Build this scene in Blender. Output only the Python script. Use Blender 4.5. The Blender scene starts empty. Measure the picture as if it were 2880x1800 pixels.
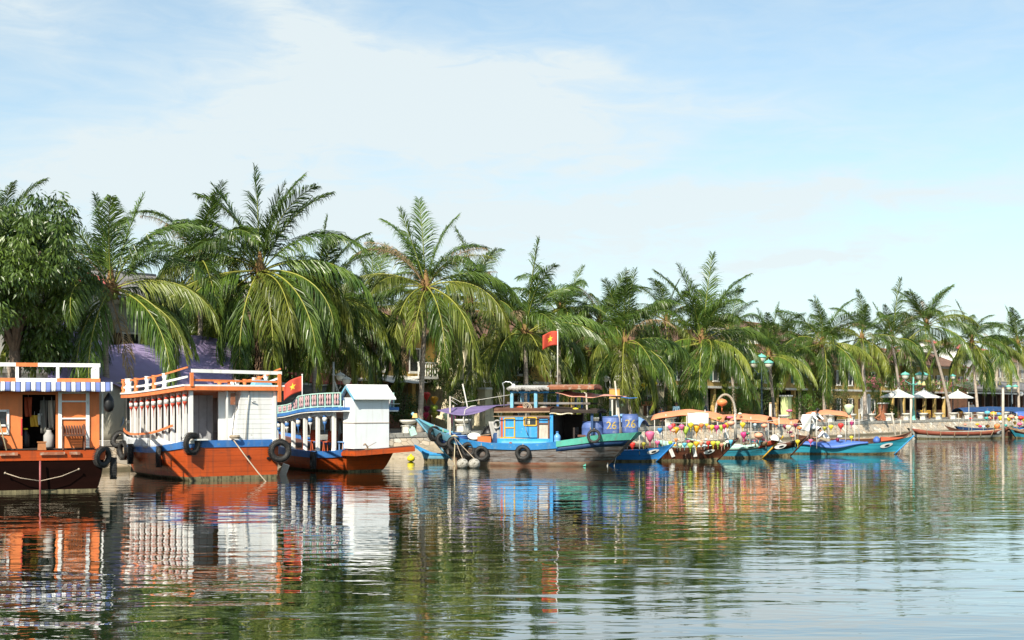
import bpy, bmesh, math, random
import numpy as np
from mathutils import Vector, Matrix, Euler, noise

SC = bpy.context.scene
COL = SC.collection
R = math.radians
# ------------------------------------------------------------------ camera facts
F, CAMZ, HORIZON = 3600.0, 2.6, 1140.0        # focal length in photo pixels, eye height, horizon row


def P(px, py, d):
    """world point seen at photo column px, row py when it stands d metres in front of the lens"""
    return Vector(((px - 1440) / F * d, d, CAMZ + (HORIZON - py) / F * d))


# the quay: a straight line that recedes to the right; s runs along it, off is metres landward of it
TQ = Vector((0.6108, 0.7916, 0)).normalized()
NQ = Vector((-TQ.y, TQ.x, 0))
OQ = Vector((0, 72.5, 0))
QANG = math.atan2(TQ.y, TQ.x)
SLOPE = TQ.y / TQ.x


def Q(s, off, z=0.0):
    p = OQ + TQ * s + NQ * off
    return Vector((p.x, p.y, z))


def qd(px, off):
    k = (px - 1440) / F
    return (72.5 + off / TQ.x) / (1 - SLOPE * k)


def qs(px, off):
    d = qd(px, off)
    p = Vector(((px - 1440) / F * d, d, 0)) - OQ
    return p.dot(TQ)


QUAY_Z = 1.1


# ------------------------------------------------------------------ materials
def _n(nt, t, loc=(0, 0), **kw):
    n = nt.nodes.new(t)
    for k, v in kw.items():
        setattr(n, k, v)
    return n


def mat(name, col, rough=0.6, var=0.25, scale=3.0, col2=None, stretch=(1, 1, 1), bump=0.0, bscale=20.0,
        seams=None, seam_axis=2, seam_dark=0.45, metal=0.0, spec=0.4, grime=None, grime_at=0.62, randobj=0.0,
        translucent=0.0, detail=6.0, coord='Object', streak=None, streak_amt=0.55):
    m = bpy.data.materials.new(name)
    m.use_nodes = True
    nt = m.node_tree
    b = nt.nodes['Principled BSDF']
    b.inputs['Roughness'].default_value = rough
    b.inputs['Metallic'].default_value = metal
    b.inputs['Specular IOR Level'].default_value = spec
    L = nt.links
    tc = _n(nt, 'ShaderNodeTexCoord')
    mp = _n(nt, 'ShaderNodeMapping')
    mp.inputs['Scale'].default_value = stretch
    L.new(tc.outputs[coord], mp.inputs['Vector'])
    ns = _n(nt, 'ShaderNodeTexNoise')
    ns.inputs['Scale'].default_value = scale
    ns.inputs['Detail'].default_value = detail
    ns.inputs['Roughness'].default_value = 0.65
    L.new(mp.outputs[0], ns.inputs['Vector'])
    ramp = _n(nt, 'ShaderNodeValToRGB')
    ramp.color_ramp.elements[0].position = 0.32
    ramp.color_ramp.elements[1].position = 0.68
    c = np.array(col[:3])
    lo = np.array(col2[:3]) if col2 is not None else c * (1 - var)
    hi = c if col2 is not None else np.minimum(c * (1 + var * 0.6), 0.95)
    ramp.color_ramp.elements[0].color = (*lo, 1)
    ramp.color_ramp.elements[1].color = (*hi, 1)
    L.new(ns.outputs['Fac'], ramp.inputs['Fac'])
    out = ramp.outputs['Color']
    if grime is not None:
        n2 = _n(nt, 'ShaderNodeTexNoise')
        n2.inputs['Scale'].default_value = scale * 2.7
        n2.inputs['Detail'].default_value = 8
        L.new(mp.outputs[0], n2.inputs['Vector'])
        r2 = _n(nt, 'ShaderNodeValToRGB')
        r2.color_ramp.elements[0].position = grime_at - 0.06
        r2.color_ramp.elements[1].position = grime_at + 0.06
        L.new(n2.outputs['Fac'], r2.inputs['Fac'])
        mx = _n(nt, 'ShaderNodeMix', data_type='RGBA')
        mx.inputs['B'].default_value = (*grime[:3], 1)
        L.new(r2.outputs['Color'], mx.inputs['Factor'])
        L.new(out, mx.inputs['A'])
        out = mx.outputs['Result']
    if streak is not None:      # rain and rust runs that stay on the paint
        m3 = _n(nt, 'ShaderNodeMapping')
        m3.inputs['Scale'].default_value = (5.0, 5.0, 0.45)
        L.new(tc.outputs['Object'], m3.inputs['Vector'])
        n3 = _n(nt, 'ShaderNodeTexNoise')
        n3.inputs['Scale'].default_value = 1.3
        n3.inputs['Detail'].default_value = 5
        L.new(m3.outputs[0], n3.inputs['Vector'])
        r3 = _n(nt, 'ShaderNodeMapRange')
        r3.inputs['From Min'].default_value = 0.54
        r3.inputs['From Max'].default_value = 0.74
        r3.inputs['To Max'].default_value = streak_amt
        L.new(n3.outputs['Fac'], r3.inputs['Value'])
        mx3 = _n(nt, 'ShaderNodeMix', data_type='RGBA')
        L.new(r3.outputs[0], mx3.inputs['Factor'])
        L.new(out, mx3.inputs['A'])
        mx3.inputs['B'].default_value = (*streak, 1)
        out = mx3.outputs['Result']
    if seams:
        sx = _n(nt, 'ShaderNodeSeparateXYZ')
        L.new(tc.outputs['Object'], sx.inputs[0])
        wob = _n(nt, 'ShaderNodeMath', operation='MULTIPLY_ADD')
        L.new(ns.outputs['Fac'], wob.inputs[0])
        wob.inputs[1].default_value = seams * 0.12
        L.new(sx.outputs[seam_axis], wob.inputs[2])
        dv = _n(nt, 'ShaderNodeMath', operation='DIVIDE')
        L.new(wob.outputs[0], dv.inputs[0])
        dv.inputs[1].default_value = seams
        fr = _n(nt, 'ShaderNodeMath', operation='FRACT')
        L.new(dv.outputs[0], fr.inputs[0])
        cp = _n(nt, 'ShaderNodeMath', operation='COMPARE')
        L.new(fr.outputs[0], cp.inputs[0])
        cp.inputs[1].default_value = 0.5
        cp.inputs[2].default_value = min(0.12, 0.012 / seams)
        mx = _n(nt, 'ShaderNodeMix', data_type='RGBA', blend_type='MULTIPLY')
        L.new(cp.outputs[0], mx.inputs['Factor'])
        L.new(out, mx.inputs['A'])
        mx.inputs['B'].default_value = (1 - seam_dark,) * 3 + (1,)
        out = mx.outputs['Result']
    if randobj:
        oi = _n(nt, 'ShaderNodeObjectInfo')
        hs = _n(nt, 'ShaderNodeHueSaturation')
        ma = _n(nt, 'ShaderNodeMapRange')
        ma.inputs['To Min'].default_value = 1 - randobj
        ma.inputs['To Max'].default_value = 1 + randobj
        L.new(oi.outputs['Random'], ma.inputs['Value'])
        L.new(ma.outputs[0], hs.inputs['Value'])
        L.new(out, hs.inputs['Color'])
        out = hs.outputs['Color']
    L.new(out, b.inputs['Base Color'])
    if bump:
        nb = _n(nt, 'ShaderNodeTexNoise')
        nb.inputs['Scale'].default_value = bscale
        nb.inputs['Detail'].default_value = 5
        L.new(mp.outputs[0], nb.inputs['Vector'])
        bp = _n(nt, 'ShaderNodeBump')
        bp.inputs['Strength'].default_value = bump
        bp.inputs['Distance'].default_value = 0.03
        L.new(nb.outputs['Fac'], bp.inputs['Height'])
        L.new(bp.outputs[0], b.inputs['Normal'])
    if translucent:
        tr = _n(nt, 'ShaderNodeBsdfTranslucent')
        L.new(out, tr.inputs['Color'])
        ms = _n(nt, 'ShaderNodeMixShader')
        ms.inputs['Fac'].default_value = translucent
        L.new(b.outputs[0], ms.inputs[1])
        L.new(tr.outputs[0], ms.inputs[2])
        L.new(ms.outputs[0], nt.nodes['Material Output'].inputs['Surface'])
    return m


def leafmat(name, c1, c2, trans=0.35, rough=0.42, nscale=0.9):
    """foliage: hue drifts along the leaves, some light passes through"""
    m = mat(name, c2, rough=rough, col2=c1, scale=nscale, randobj=0.28, translucent=trans, spec=0.5, coord='Generated' if nscale < 0 else 'Object')
    return m


def stripemat(name, cols, period, axis=1, rough=0.8):
    """woven stripes along one axis; cols is a list of (width fraction, colour)"""
    m = bpy.data.materials.new(name)
    m.use_nodes = True
    nt = m.node_tree
    b = nt.nodes['Principled BSDF']
    b.inputs['Roughness'].default_value = rough
    tc = _n(nt, 'ShaderNodeTexCoord')
    sx = _n(nt, 'ShaderNodeSeparateXYZ')
    nt.links.new(tc.outputs['Object'], sx.inputs[0])
    dv = _n(nt, 'ShaderNodeMath', operation='DIVIDE')
    nt.links.new(sx.outputs[axis], dv.inputs[0])
    dv.inputs[1].default_value = period
    fr = _n(nt, 'ShaderNodeMath', operation='FRACT')
    nt.links.new(dv.outputs[0], fr.inputs[0])
    rp = _n(nt, 'ShaderNodeValToRGB')
    rp.color_ramp.interpolation = 'CONSTANT'
    pos = 0.0
    for i, (w, c) in enumerate(cols):
        e = rp.color_ramp.elements[i] if i < 2 else rp.color_ramp.elements.new(pos)
        e.position = pos
        e.color = (*c, 1)
        pos += w
    nt.links.new(fr.outputs[0], rp.inputs['Fac'])
    nt.links.new(rp.outputs['Color'], b.inputs['Base Color'])
    return m


# ------------------------------------------------------------------ mesh builder
class MB:
    def __init__(self):
        self.v, self.f, self.m, self.sm = [], [], [], []
        self.M = Matrix.Identity(4)
        self.mi = 0
        self.smooth = False

    def vert(self, p):
        q = self.M @ Vector(p)
        self.v.append((q.x, q.y, q.z))
        return len(self.v) - 1

    def face(self, idx):
        self.f.append(tuple(idx))
        self.m.append(self.mi)
        self.sm.append(self.smooth)

    def poly(self, pts):
        self.face([self.vert(p) for p in pts])

    def box(self, c, s, rot=None, taper=1.0, bev=0.0):
        c = Vector(c)
        hx, hy, hz = s[0] / 2, s[1] / 2, s[2] / 2
        rm = Euler(rot).to_matrix() if rot else Matrix.Identity(3)
        ids = []
        for z in (-1, 1):
            t = taper if z > 0 else 1
            for x, y in ((-1, -1), (1, -1), (1, 1), (-1, 1)):
                ids.append(self.vert(c + rm @ Vector((x * hx * t, y * hy * t, z * hz))))
        a = ids
        for q in ((3, 2, 1, 0), (4, 5, 6, 7), (0, 1, 5, 4), (1, 2, 6, 5), (2, 3, 7, 6), (3, 0, 4, 7)):
            self.face([a[i] for i in q])

    def beam(self, p0, p1, w, h=None, up=(0, 0, 1)):
        """a rectangular bar between two points"""
        h = h or w
        p0, p1 = Vector(p0), Vector(p1)
        d = (p1 - p0)
        if d.length < 1e-6:
            return
        d.normalize()
        up = Vector(up)
        if abs(d.dot(up)) > 0.98:
            up = Vector((1, 0, 0))
        x = d.cross(up).normalized()
        y = x.cross(d).normalized()
        ids = []
        for p in (p0, p1):
            for a, b in ((-1, -1), (1, -1), (1, 1), (-1, 1)):
                ids.append(self.vert(p + x * (a * w / 2) + y * (b * h / 2)))
        for q in ((3, 2, 1, 0), (4, 5, 6, 7), (0, 1, 5, 4), (1, 2, 6, 5), (2, 3, 7, 6), (3, 0, 4, 7)):
            self.face([ids[i] for i in q])

    def tube(self, pts, r, n=8, cap=True):
        pts = [Vector(p) for p in pts]
        rs = r if isinstance(r, (list, tuple)) else [r] * len(pts)
        old = self.smooth
        self.smooth = True
        rings = []
        ref = Vector((0.13, 0.21, 0.97))
        for i, p in enumerate(pts):
            t = (pts[min(i + 1, len(pts) - 1)] - pts[max(i - 1, 0)])
            t.normalize()
            if abs(t.dot(ref)) > 0.97:
                rf = Vector((1, 0.1, 0))
            else:
                rf = ref
            x = t.cross(rf).normalized()
            y = t.cross(x).normalized()
            rings.append([self.vert(p + (x * math.cos(2 * math.pi * k / n) + y * math.sin(2 * math.pi * k / n)) * rs[i]) for k in range(n)])
        for a, b in zip(rings, rings[1:]):
            for k in range(n):
                self.face((a[k], a[(k + 1) % n], b[(k + 1) % n], b[k]))
        self.smooth = old
        if cap:
            self.face(rings[0][::-1])
            self.face(rings[-1])

    def lathe(self, prof, c=(0, 0, 0), n=14, axis=None, cap=True, squash=1.0):
        """profile [(r, z)...] spun round a vertical axis (or another axis)"""
        c = Vector(c)
        rm = Matrix.Identity(3)
        if axis is not None:
            rm = Vector((0, 0, 1)).rotation_difference(Vector(axis)).to_matrix()
        old = self.smooth
        self.smooth = True
        rings = []
        for r, z in prof:
            rings.append([self.vert(c + rm @ Vector((r * math.cos(2 * math.pi * k / n), squash * r * math.sin(2 * math.pi * k / n), z))) for k in range(n)])
        for a, b in zip(rings, rings[1:]):
            for k in range(n):
                self.face((a[k], a[(k + 1) % n], b[(k + 1) % n], b[k]))
        self.smooth = old
        if cap:
            self.face(rings[0][::-1])
            self.face(rings[-1])

    def ball(self, c, r, n=10, sc=(1, 1, 1)):
        c = Vector(c)
        old = self.smooth
        self.smooth = True
        m = max(4, n // 2 + 1)
        rings = []
        for j in range(1, m):
            th = math.pi * j / m
            rings.append([self.vert(c + Vector((r * sc[0] * math.sin(th) * math.cos(2 * math.pi * k / n), r * sc[1] * math.sin(th) * math.sin(2 * math.pi * k / n), r * sc[2] * math.cos(th)))) for k in range(n)])
        t = self.vert(c + Vector((0, 0, r * sc[2])))
        b = self.vert(c - Vector((0, 0, r * sc[2])))
        for k in range(n):
            self.face((t, rings[0][k], rings[0][(k + 1) % n]))
            self.face((b, rings[-1][(k + 1) % n], rings[-1][k]))
        for a, d in zip(rings, rings[1:]):
            for k in range(n):
                self.face((a[k], d[k], d[(k + 1) % n], a[(k + 1) % n]))
        self.smooth = old

    def torus(self, c, Rr, r, axis=(0, 1, 0), n=20, m=10, squash=1.0):
        c = Vector(c)
        rm = Vector((0, 0, 1)).rotation_difference(Vector(axis).normalized()).to_matrix()
        old = self.smooth
        self.smooth = True
        rings = []
        for i in range(n):
            a = 2 * math.pi * i / n
            ring = []
            for j in range(m):
                b = 2 * math.pi * j / m
                rr = Rr + r * math.cos(b)
                ring.append(self.vert(c + rm @ Vector((rr * math.cos(a), rr * math.sin(a), r * squash * math.sin(b)))))
            rings.append(ring)
        for i in range(n):
            a, b = rings[i], rings[(i + 1) % n]
            for j in range(m):
                self.face((a[j], b[j], b[(j + 1) % m], a[(j + 1) % m]))
        self.smooth = old

    def grid(self, fn, nu, nv, thick=0.0, smooth=True):
        """surface fn(u,v)->point, optionally given a real thickness"""
        old = self.smooth
        self.smooth = smooth
        pts = [[Vector(fn(i / nu, j / nv)) for j in range(nv + 1)] for i in range(nu + 1)]
        A = [[self.vert(p) for p in row] for row in pts]
        for i in range(nu):
            for j in range(nv):
                self.face((A[i][j], A[i + 1][j], A[i + 1][j + 1], A[i][j + 1]))
        if thick:
            nr = []
            for i in range(nu + 1):
                row = []
                for j in range(nv + 1):
                    du = pts[min(i + 1, nu)][j] - pts[max(i - 1, 0)][j]
                    dv = pts[i][min(j + 1, nv)] - pts[i][max(j - 1, 0)]
                    nn = du.cross(dv)
                    nn = nn.normalized() if nn.length > 1e-9 else Vector((0, 0, 1))
                    row.append(self.vert(pts[i][j] - nn * thick))
                nr.append(row)
            B = nr
            for i in range(nu):
                for j in range(nv):
                    self.face((B[i][j + 1], B[i + 1][j + 1], B[i + 1][j], B[i][j]))
            self.smooth = False
            for i in range(nu):
                self.face((A[i + 1][0], A[i][0], B[i][0], B[i + 1][0]))
                self.face((A[i][nv], A[i + 1][nv], B[i + 1][nv], B[i][nv]))
            for j in range(nv):
                self.face((A[0][j], A[0][j + 1], B[0][j + 1], B[0][j]))
                self.face((A[nu][j + 1], A[nu][j], B[nu][j], B[nu][j + 1]))
        self.smooth = old

    def prism(self, pts, vec):
        """flat outline extruded by a vector"""
        vec = Vector(vec)
        a = [self.vert(p) for p in pts]
        b = [self.vert(Vector(p) + vec) for p in pts]
        self.face(a[::-1])
        self.face(b)
        n = len(pts)
        for i in range(n):
            self.face((a[i], a[(i + 1) % n], b[(i + 1) % n], b[i]))

    def build(self, name, mats, parent=None, loc=None, fixn=True):
        me = bpy.data.meshes.new(name)
        me.from_pydata(self.v, [], self.f)
        if not isinstance(mats, (list, tuple)):
            mats = [mats]
        for m in mats:
            me.materials.append(m)
        me.polygons.foreach_set('material_index', self.m)
        me.polygons.foreach_set('use_smooth', self.sm)
        me.update()
        if fixn:
            bm = bmesh.new()
            bm.from_mesh(me)
            bmesh.ops.recalc_face_normals(bm, faces=bm.faces)
            bm.to_mesh(me)
            bm.free()
        o = bpy.data.objects.new(name, me)
        COL.objects.link(o)
        if parent is not None:
            o.parent = parent
        if loc is not None:
            o.location = loc
        return o


def tag(o, label=None, cat=None, group=None, kind=None):
    if label:
        o['label'] = label
    if cat:
        o['category'] = cat
    if group:
        o['group'] = group
    if kind:
        o['kind'] = kind
    return o


def thing(name, label, cat, loc=(0, 0, 0), rz=0.0, group=None):
    o = bpy.data.objects.new(name, None)
    COL.objects.link(o)
    o.empty_display_size = 0.3
    o.location = loc
    o.rotation_euler = (0, 0, rz)
    return tag(o, label, cat, group)


def copy_tree(o, parent=None):
    c = o.copy()
    COL.objects.link(c)
    if parent is not None:
        c.parent = parent
    for ch in list(o.children):
        copy_tree(ch, c)
    return c


def frame(o):
    """local-to-world matrix of a freshly placed thing"""
    return Matrix.Translation(o.location) @ o.rotation_euler.to_matrix().to_4x4()


def loc_of(o, w):
    return frame(o).inverted() @ Vector(w)


def cr(xs, ys):
    """smooth interpolation through control points"""
    xs, ys = list(xs), list(ys)

    def f(x):
        if x <= xs[0]:
            return ys[0]
        if x >= xs[-1]:
            return ys[-1]
        i = max(k for k in range(len(xs) - 1) if xs[k] <= x)
        h = xs[i + 1] - xs[i]
        t = (x - xs[i]) / h
        def slope(k):
            if k == 0:
                return (ys[1] - ys[0]) / (xs[1] - xs[0])
            if k == len(xs) - 1:
                return (ys[-1] - ys[-2]) / (xs[-1] - xs[-2])
            a = (ys[k] - ys[k - 1]) / (xs[k] - xs[k - 1])
            b = (ys[k + 1] - ys[k]) / (xs[k + 1] - xs[k])
            return 0 if a * b <= 0 else 2 * a * b / (a + b)
        m0, m1 = slope(i) * h, slope(i + 1) * h
        return (2 * t**3 - 3 * t**2 + 1) * ys[i] + (t**3 - 2 * t**2 + t) * m0 + (-2 * t**3 + 3 * t**2) * ys[i + 1] + (t**3 - t**2) * m1
    return f
# ------------------------------------------------------------------ camera, light, sky
cam = bpy.data.cameras.new('camera')
cam.sensor_width = 36.0
cam.lens = 45.0
cam.shift_y = 240 / 2880
cam.clip_start = 0.3
cam.clip_end = 5000
cam_o = bpy.data.objects.new('camera', cam)
COL.objects.link(cam_o)
cam_o.location = (0, 0, CAMZ)
cam_o.rotation_euler = (R(90), 0, 0)
SC.camera = cam_o

SUN_DIR = Vector((-0.34, -0.78, 0.68)).normalized()
sun = bpy.data.lights.new('sun', 'SUN')
sun.energy = 5.0
sun.angle = R(0.5)
sun.color = (1.0, 0.925, 0.79)
sun_o = bpy.data.objects.new('sun', sun)
COL.objects.link(sun_o)
sun_o.location = (-30, -30, 60)
sun_o.rotation_euler = (-SUN_DIR).to_track_quat('-Z', 'Y').to_euler()

SC.view_settings.view_transform = 'Standard'
SC.view_settings.look = 'None'
SC.view_settings.gamma = 1.0
SC.view_settings.exposure = 0.62
SC.cycles.max_bounces = 8
SC.cycles.transparent_max_bounces = 8
SC.cycles.use_denoising = True
SC.cycles.caustics_reflective = False
SC.cycles.caustics_refractive = False

world = bpy.data.worlds.new('World')
SC.world = world
world.use_nodes = True
wt = world.node_tree
for n in list(wt.nodes):
    wt.nodes.remove(n)
wo = _n(wt, 'ShaderNodeOutputWorld')
bg = _n(wt, 'ShaderNodeBackground')
bg.inputs['Strength'].default_value = 0.069
sky = _n(wt, 'ShaderNodeTexSky')
sky.sky_type = 'NISHITA'
sky.sun_disc = False
sky.sun_elevation = math.asin(SUN_DIR.z)
sky.sun_rotation = math.atan2(SUN_DIR.x, SUN_DIR.y)
sky.altitude = 0
sky.air_density = 1.0
sky.dust_density = 0.6
sky.ozone_density = 3.0
tcw = _n(wt, 'ShaderNodeTexCoord')
sep = _n(wt, 'ShaderNodeSeparateXYZ')
wt.links.new(tcw.outputs['Generated'], sep.inputs[0])


def wm(op, a, b=None, c=None, clamp=False):
    n = _n(wt, 'ShaderNodeMath', operation=op)
    n.use_clamp = clamp
    for i, x in enumerate((a, b, c)):
        if x is None:
            continue
        if isinstance(x, (int, float)):
            n.inputs[i].default_value = x
        else:
            wt.links.new(x, n.inputs[i])
    return n.outputs[0]


AZ = wm('ARCTAN2', sep.outputs[0], sep.outputs[1])
EL = wm('ARCSINE', sep.outputs[2])


def wnoise(sx, sy, scale, detail, rough=0.6, off=0.0, dist=0.0):
    cb = _n(wt, 'ShaderNodeCombineXYZ')
    wt.links.new(wm('MULTIPLY', AZ, sx), cb.inputs[0])
    wt.links.new(wm('MULTIPLY', EL, sy), cb.inputs[1])
    cb.inputs[2].default_value = off
    n = _n(wt, 'ShaderNodeTexNoise')
    n.inputs['Scale'].default_value = scale
    n.inputs['Detail'].default_value = detail
    n.inputs['Roughness'].default_value = rough
    n.inputs['Distortion'].default_value = dist
    wt.links.new(cb.outputs[0], n.inputs['Vector'])
    return n.outputs['Fac']


n_big = wnoise(1.0, 2.2, 7.0, 5, 0.55, 3.1, 0.6)
n_wisp = wnoise(1.0, 4.0, 16.0, 8, 0.62, 8.4, 1.0)
n_edge = wnoise(1.0, 1.6, 9.0, 6, 0.6, 1.7, 0.4)
AZd = wm('MULTIPLY_ADD', wm('SUBTRACT', n_edge, 0.5), 0.10, AZ)
ELd = wm('MULTIPLY_ADD', wm('SUBTRACT', n_big, 0.5), 0.07, EL)
mask = None
for px, py, rx, ry, st, rot in [
        (1150, 310, 560, 120, 0.95, 4), (1420, 290, 240, 85, 0.45, 12), (900, 120, 330, 110, 0.62, 38), (560, 440, 480, 95, 0.62, -6),
        (2150, 585, 900, 40, 0.50, 0), (1650, 210, 150, 38, 0.45, 8), (1500, 640, 800, 110, 0.40, 0), (500, 610, 700, 120, 0.48, 0),
        (40, 60, 180, 70, 0.4, 10), (2300, 730, 330, 28, 0.42, -3), (2050, 330, 500, 60, 0.22, 14), (1700, 420, 300, 55, 0.18, -8)]:
    a0, e0 = math.atan((px - 1440) / F), math.atan((HORIZON - py) / F)
    da, de = wm('SUBTRACT', AZd, a0), wm('SUBTRACT', ELd, e0)
    c, s = math.cos(R(rot)), math.sin(R(rot))
    # rot is clockwise on the picture
    u = wm('ADD', wm('MULTIPLY', da, c * F / rx), wm('MULTIPLY', de, -s * F / rx))
    v = wm('ADD', wm('MULTIPLY', da, s * F / ry), wm('MULTIPLY', de, c * F / ry))
    r2 = wm('ADD', wm('MULTIPLY', u, u), wm('MULTIPLY', v, v))
    g = wm('MULTIPLY', wm('EXPONENT', wm('MULTIPLY', r2, -1.0)), st)
    mask = g if mask is None else wm('ADD', mask, g)
# thin veil everywhere, thicker towards the horizon
low = wm('MULTIPLY', wm('EXPONENT', wm('MULTIPLY', wm('ABSOLUTE', EL), -6.0)), 0.64)
tex = wm('MULTIPLY_ADD', n_wisp, 1.7, 0.14)
mask = wm('MULTIPLY', wm('ADD', mask, 0.26), tex)
mask = wm('ADD', mask, low)
mask = wm('ADD', mask, wm('MULTIPLY', wm('SUBTRACT', n_big, 0.5), 0.35))
mask = wm('MULTIPLY', mask, 1.0, clamp=True)
mask = wm('MULTIPLY', mask, 0.93)
tint = _n(wt, 'ShaderNodeMix', data_type='RGBA', blend_type='MULTIPLY')
tint.inputs['Factor'].default_value = 1.0
wt.links.new(sky.outputs[0], tint.inputs['A'])
tint.inputs['B'].default_value = (1.66, 1.84, 1.66, 1)
mixw = _n(wt, 'ShaderNodeMix', data_type='RGBA')
wt.links.new(mask, mixw.inputs['Factor'])
wt.links.new(tint.outputs['Result'], mixw.inputs['A'])
mixw.inputs['B'].default_value = (7.7, 8.5, 8.7, 1)
wt.links.new(mixw.outputs['Result'], bg.inputs['Color'])
wt.links.new(bg.outputs[0], wo.inputs[0])

# ------------------------------------------------------------------ palette
M = {}
M['white'] = mat('white_paint', (0.78, 0.78, 0.75), 0.5, 0.10, 2.2, grime=(0.42, 0.40, 0.35), grime_at=0.70, stretch=(1, 1, 0.4), streak=(.46,.42,.34), streak_amt=0.45)
M['white_plank'] = mat('white_painted_planks', (0.78, 0.78, 0.76), 0.5, 0.08, 2.0, seams=0.17, seam_dark=0.28, grime=(0.45, 0.43, 0.38), grime_at=0.72, streak=(.44,.38,.28), streak_amt=0.5)
M['white_panel'] = mat('white_sheet_panel', (0.76, 0.79, 0.80), 0.45, 0.05, 1.2, grime=(0.5, 0.5, 0.47), grime_at=0.75, streak=(.50,.47,.40), streak_amt=0.4)
M['orange'] = mat('orange_paint', (0.72, 0.20, 0.06), 0.5, 0.18, 2.0, grime=(0.40, 0.14, 0.06), grime_at=0.70, streak=(.34,.10,.04), streak_amt=0.5)
M['orange_wall'] = mat('orange_cabin_paint', (0.72, 0.20, 0.055), 0.55, 0.14, 1.6, seams=0.0, grime=(0.5, 0.17, 0.06), grime_at=0.72, streak=(.40,.13,.05), streak_amt=0.4)
M['orange_hull'] = mat('orange_hull_paint', (0.50, 0.080, 0.014), 0.38, 0.28, 1.4, stretch=(0.35, 0.35, 1.6), seams=0.19, seam_dark=0.22, grime=(0.20, 0.06, 0.03), grime_at=0.66, streak=(.16,.05,.025), streak_amt=0.6)
M['hull_foot'] = mat('waterline_scum', (0.20, 0.17, 0.09), 0.7, 0.5, 4.0, stretch=(1, 1, 0.3), grime=(0.07, 0.06, 0.03), grime_at=0.55)
M['darkhull'] = mat('shade_darkened_brown_hull_paint', (0.010, 0.003, 0.002), 0.6, 0.4, 1.5, stretch=(0.4, 0.4, 1.5), spec=0.05)  # dark brown-red paint, blackened further to carry the stern overhang's shadow
M['blue'] = mat('blue_paint', (0.045, 0.17, 0.46), 0.45, 0.25, 2.5, grime=(0.12, 0.2, 0.3), grime_at=0.68, streak=(.16,.22,.30), streak_amt=0.5)
M['skyblue'] = mat('light_blue_paint', (0.035, 0.28, 0.60), 0.5, 0.18, 2.5, grime=(0.14, 0.35, 0.5), grime_at=0.66, streak=(.16,.33,.42), streak_amt=0.5)
M['paleblue'] = mat('faded_blue_paint', (0.16, 0.40, 0.54), 0.6, 0.25, 3.0, grime=(0.3, 0.35, 0.36), grime_at=0.62)
M['strakeblue'] = mat('strong_blue_paint', (0.028, 0.20, 0.47), 0.5, 0.2, 2.5, grime=(0.12, 0.28, 0.40), grime_at=0.64, streak=(.10, .18, .26), streak_amt=.5)
M['navy'] = mat('dark_blue_paint', (0.02, 0.06, 0.16), 0.6, 0.3, 3.0)
M['mint'] = mat('mint_green_paint', (0.10, 0.42, 0.32), 0.5, 0.22, 2.5, grime=(0.2, 0.3, 0.25), grime_at=0.66, streak=(.12,.22,.17), streak_amt=0.5)
M['palemint'] = mat('pale_mint_paint', (0.44, 0.66, 0.57), 0.55, 0.2, 3.0, grime=(0.25, 0.4, 0.36), grime_at=0.64)
M['teal'] = mat('teal_hull_paint', (0.03, 0.22, 0.30), 0.4, 0.3, 2.0, stretch=(0.4, 0.4, 1.6), seams=0.2, grime=(0.03, 0.12, 0.14), grime_at=0.64, streak=(.02,.09,.10), streak_amt=0.5)
M['bluehull'] = mat('blue_hull_paint', (0.03, 0.20, 0.52), 0.4, 0.25, 1.6, stretch=(0.4, 0.4, 1.5), seams=0.19, seam_dark=0.3, grime=(0.03, 0.12, 0.28), grime_at=0.66, streak=(.02,.09,.2), streak_amt=0.5)
M['greywood'] = mat('weathered_grey_planks', (0.25, 0.235, 0.225), 0.75, 0.5, 2.6, col2=(0.085, 0.065, 0.055), stretch=(0.3, 0.3, 2.2), seams=0.27, seam_dark=0.75, grime=(0.10, 0.055, 0.035), grime_at=0.60, bump=0.3, streak=(.07,.045,.03), streak_amt=0.7)
M['rust'] = mat('rusty_red_planks', (0.30, 0.11, 0.055), 0.7, 0.4, 2.5, grime=(0.40, 0.30, 0.22), grime_at=0.60)
M['brown'] = mat('brown_wood', (0.12, 0.05, 0.03), 0.6, 0.35, 3.0, stretch=(0.3, 1, 1), grime=(0.25, 0.15, 0.09), grime_at=0.68)
M['brownhull'] = mat('dark_varnished_hull', (0.085, 0.028, 0.014), 0.35, 0.4, 1.5, stretch=(0.3, 0.3, 1.8), seams=0.2, grime=(0.14, 0.05, 0.025), grime_at=0.64, streak=(.16,.07,.04), streak_amt=0.5)
M['tan'] = mat('bare_wood', (0.34, 0.23, 0.14), 0.7, 0.3, 4.0, stretch=(1, 1, 0.3))
M['palewood'] = mat('sun_bleached_wood', (0.50, 0.44, 0.36), 0.7, 0.3, 5.0, stretch=(1, 1, 0.3))
M['bamboo'] = mat('bamboo', (0.52, 0.44, 0.28), 0.5, 0.25, 4.0)
M['yellowtrim'] = mat('yellow_ochre_paint', (0.62, 0.36, 0.03), 0.5, 0.2, 3.0)
M['eyewhite'] = mat('eye_white_paint', (0.85, 0.85, 0.82), 0.5, 0.04, 3.0)
M['numberpaint'] = mat('faded_yellow_lettering', (0.50, 0.36, 0.10), 0.6, 0.3, 9.0, grime=(0.12, 0.16, 0.34), grime_at=0.60)
M['greyscreen'] = mat('grey_louvred_screen', (0.42, 0.43, 0.45), 0.8, 0.2, 2.0, seams=0.30, seam_axis=1, seam_dark=0.5)
M['rubber'] = mat('tyre_rubber', (0.022, 0.021, 0.02), 0.65, 0.35, 6.0, grime=(0.08, 0.075, 0.065), grime_at=0.63, bump=0.25, bscale=30)
M['rope'] = mat('rope', (0.42, 0.34, 0.25), 0.8, 0.3, 25.0)
M['nylon'] = mat('pale_rope', (0.55, 0.53, 0.48), 0.7, 0.2, 25.0)
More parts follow.
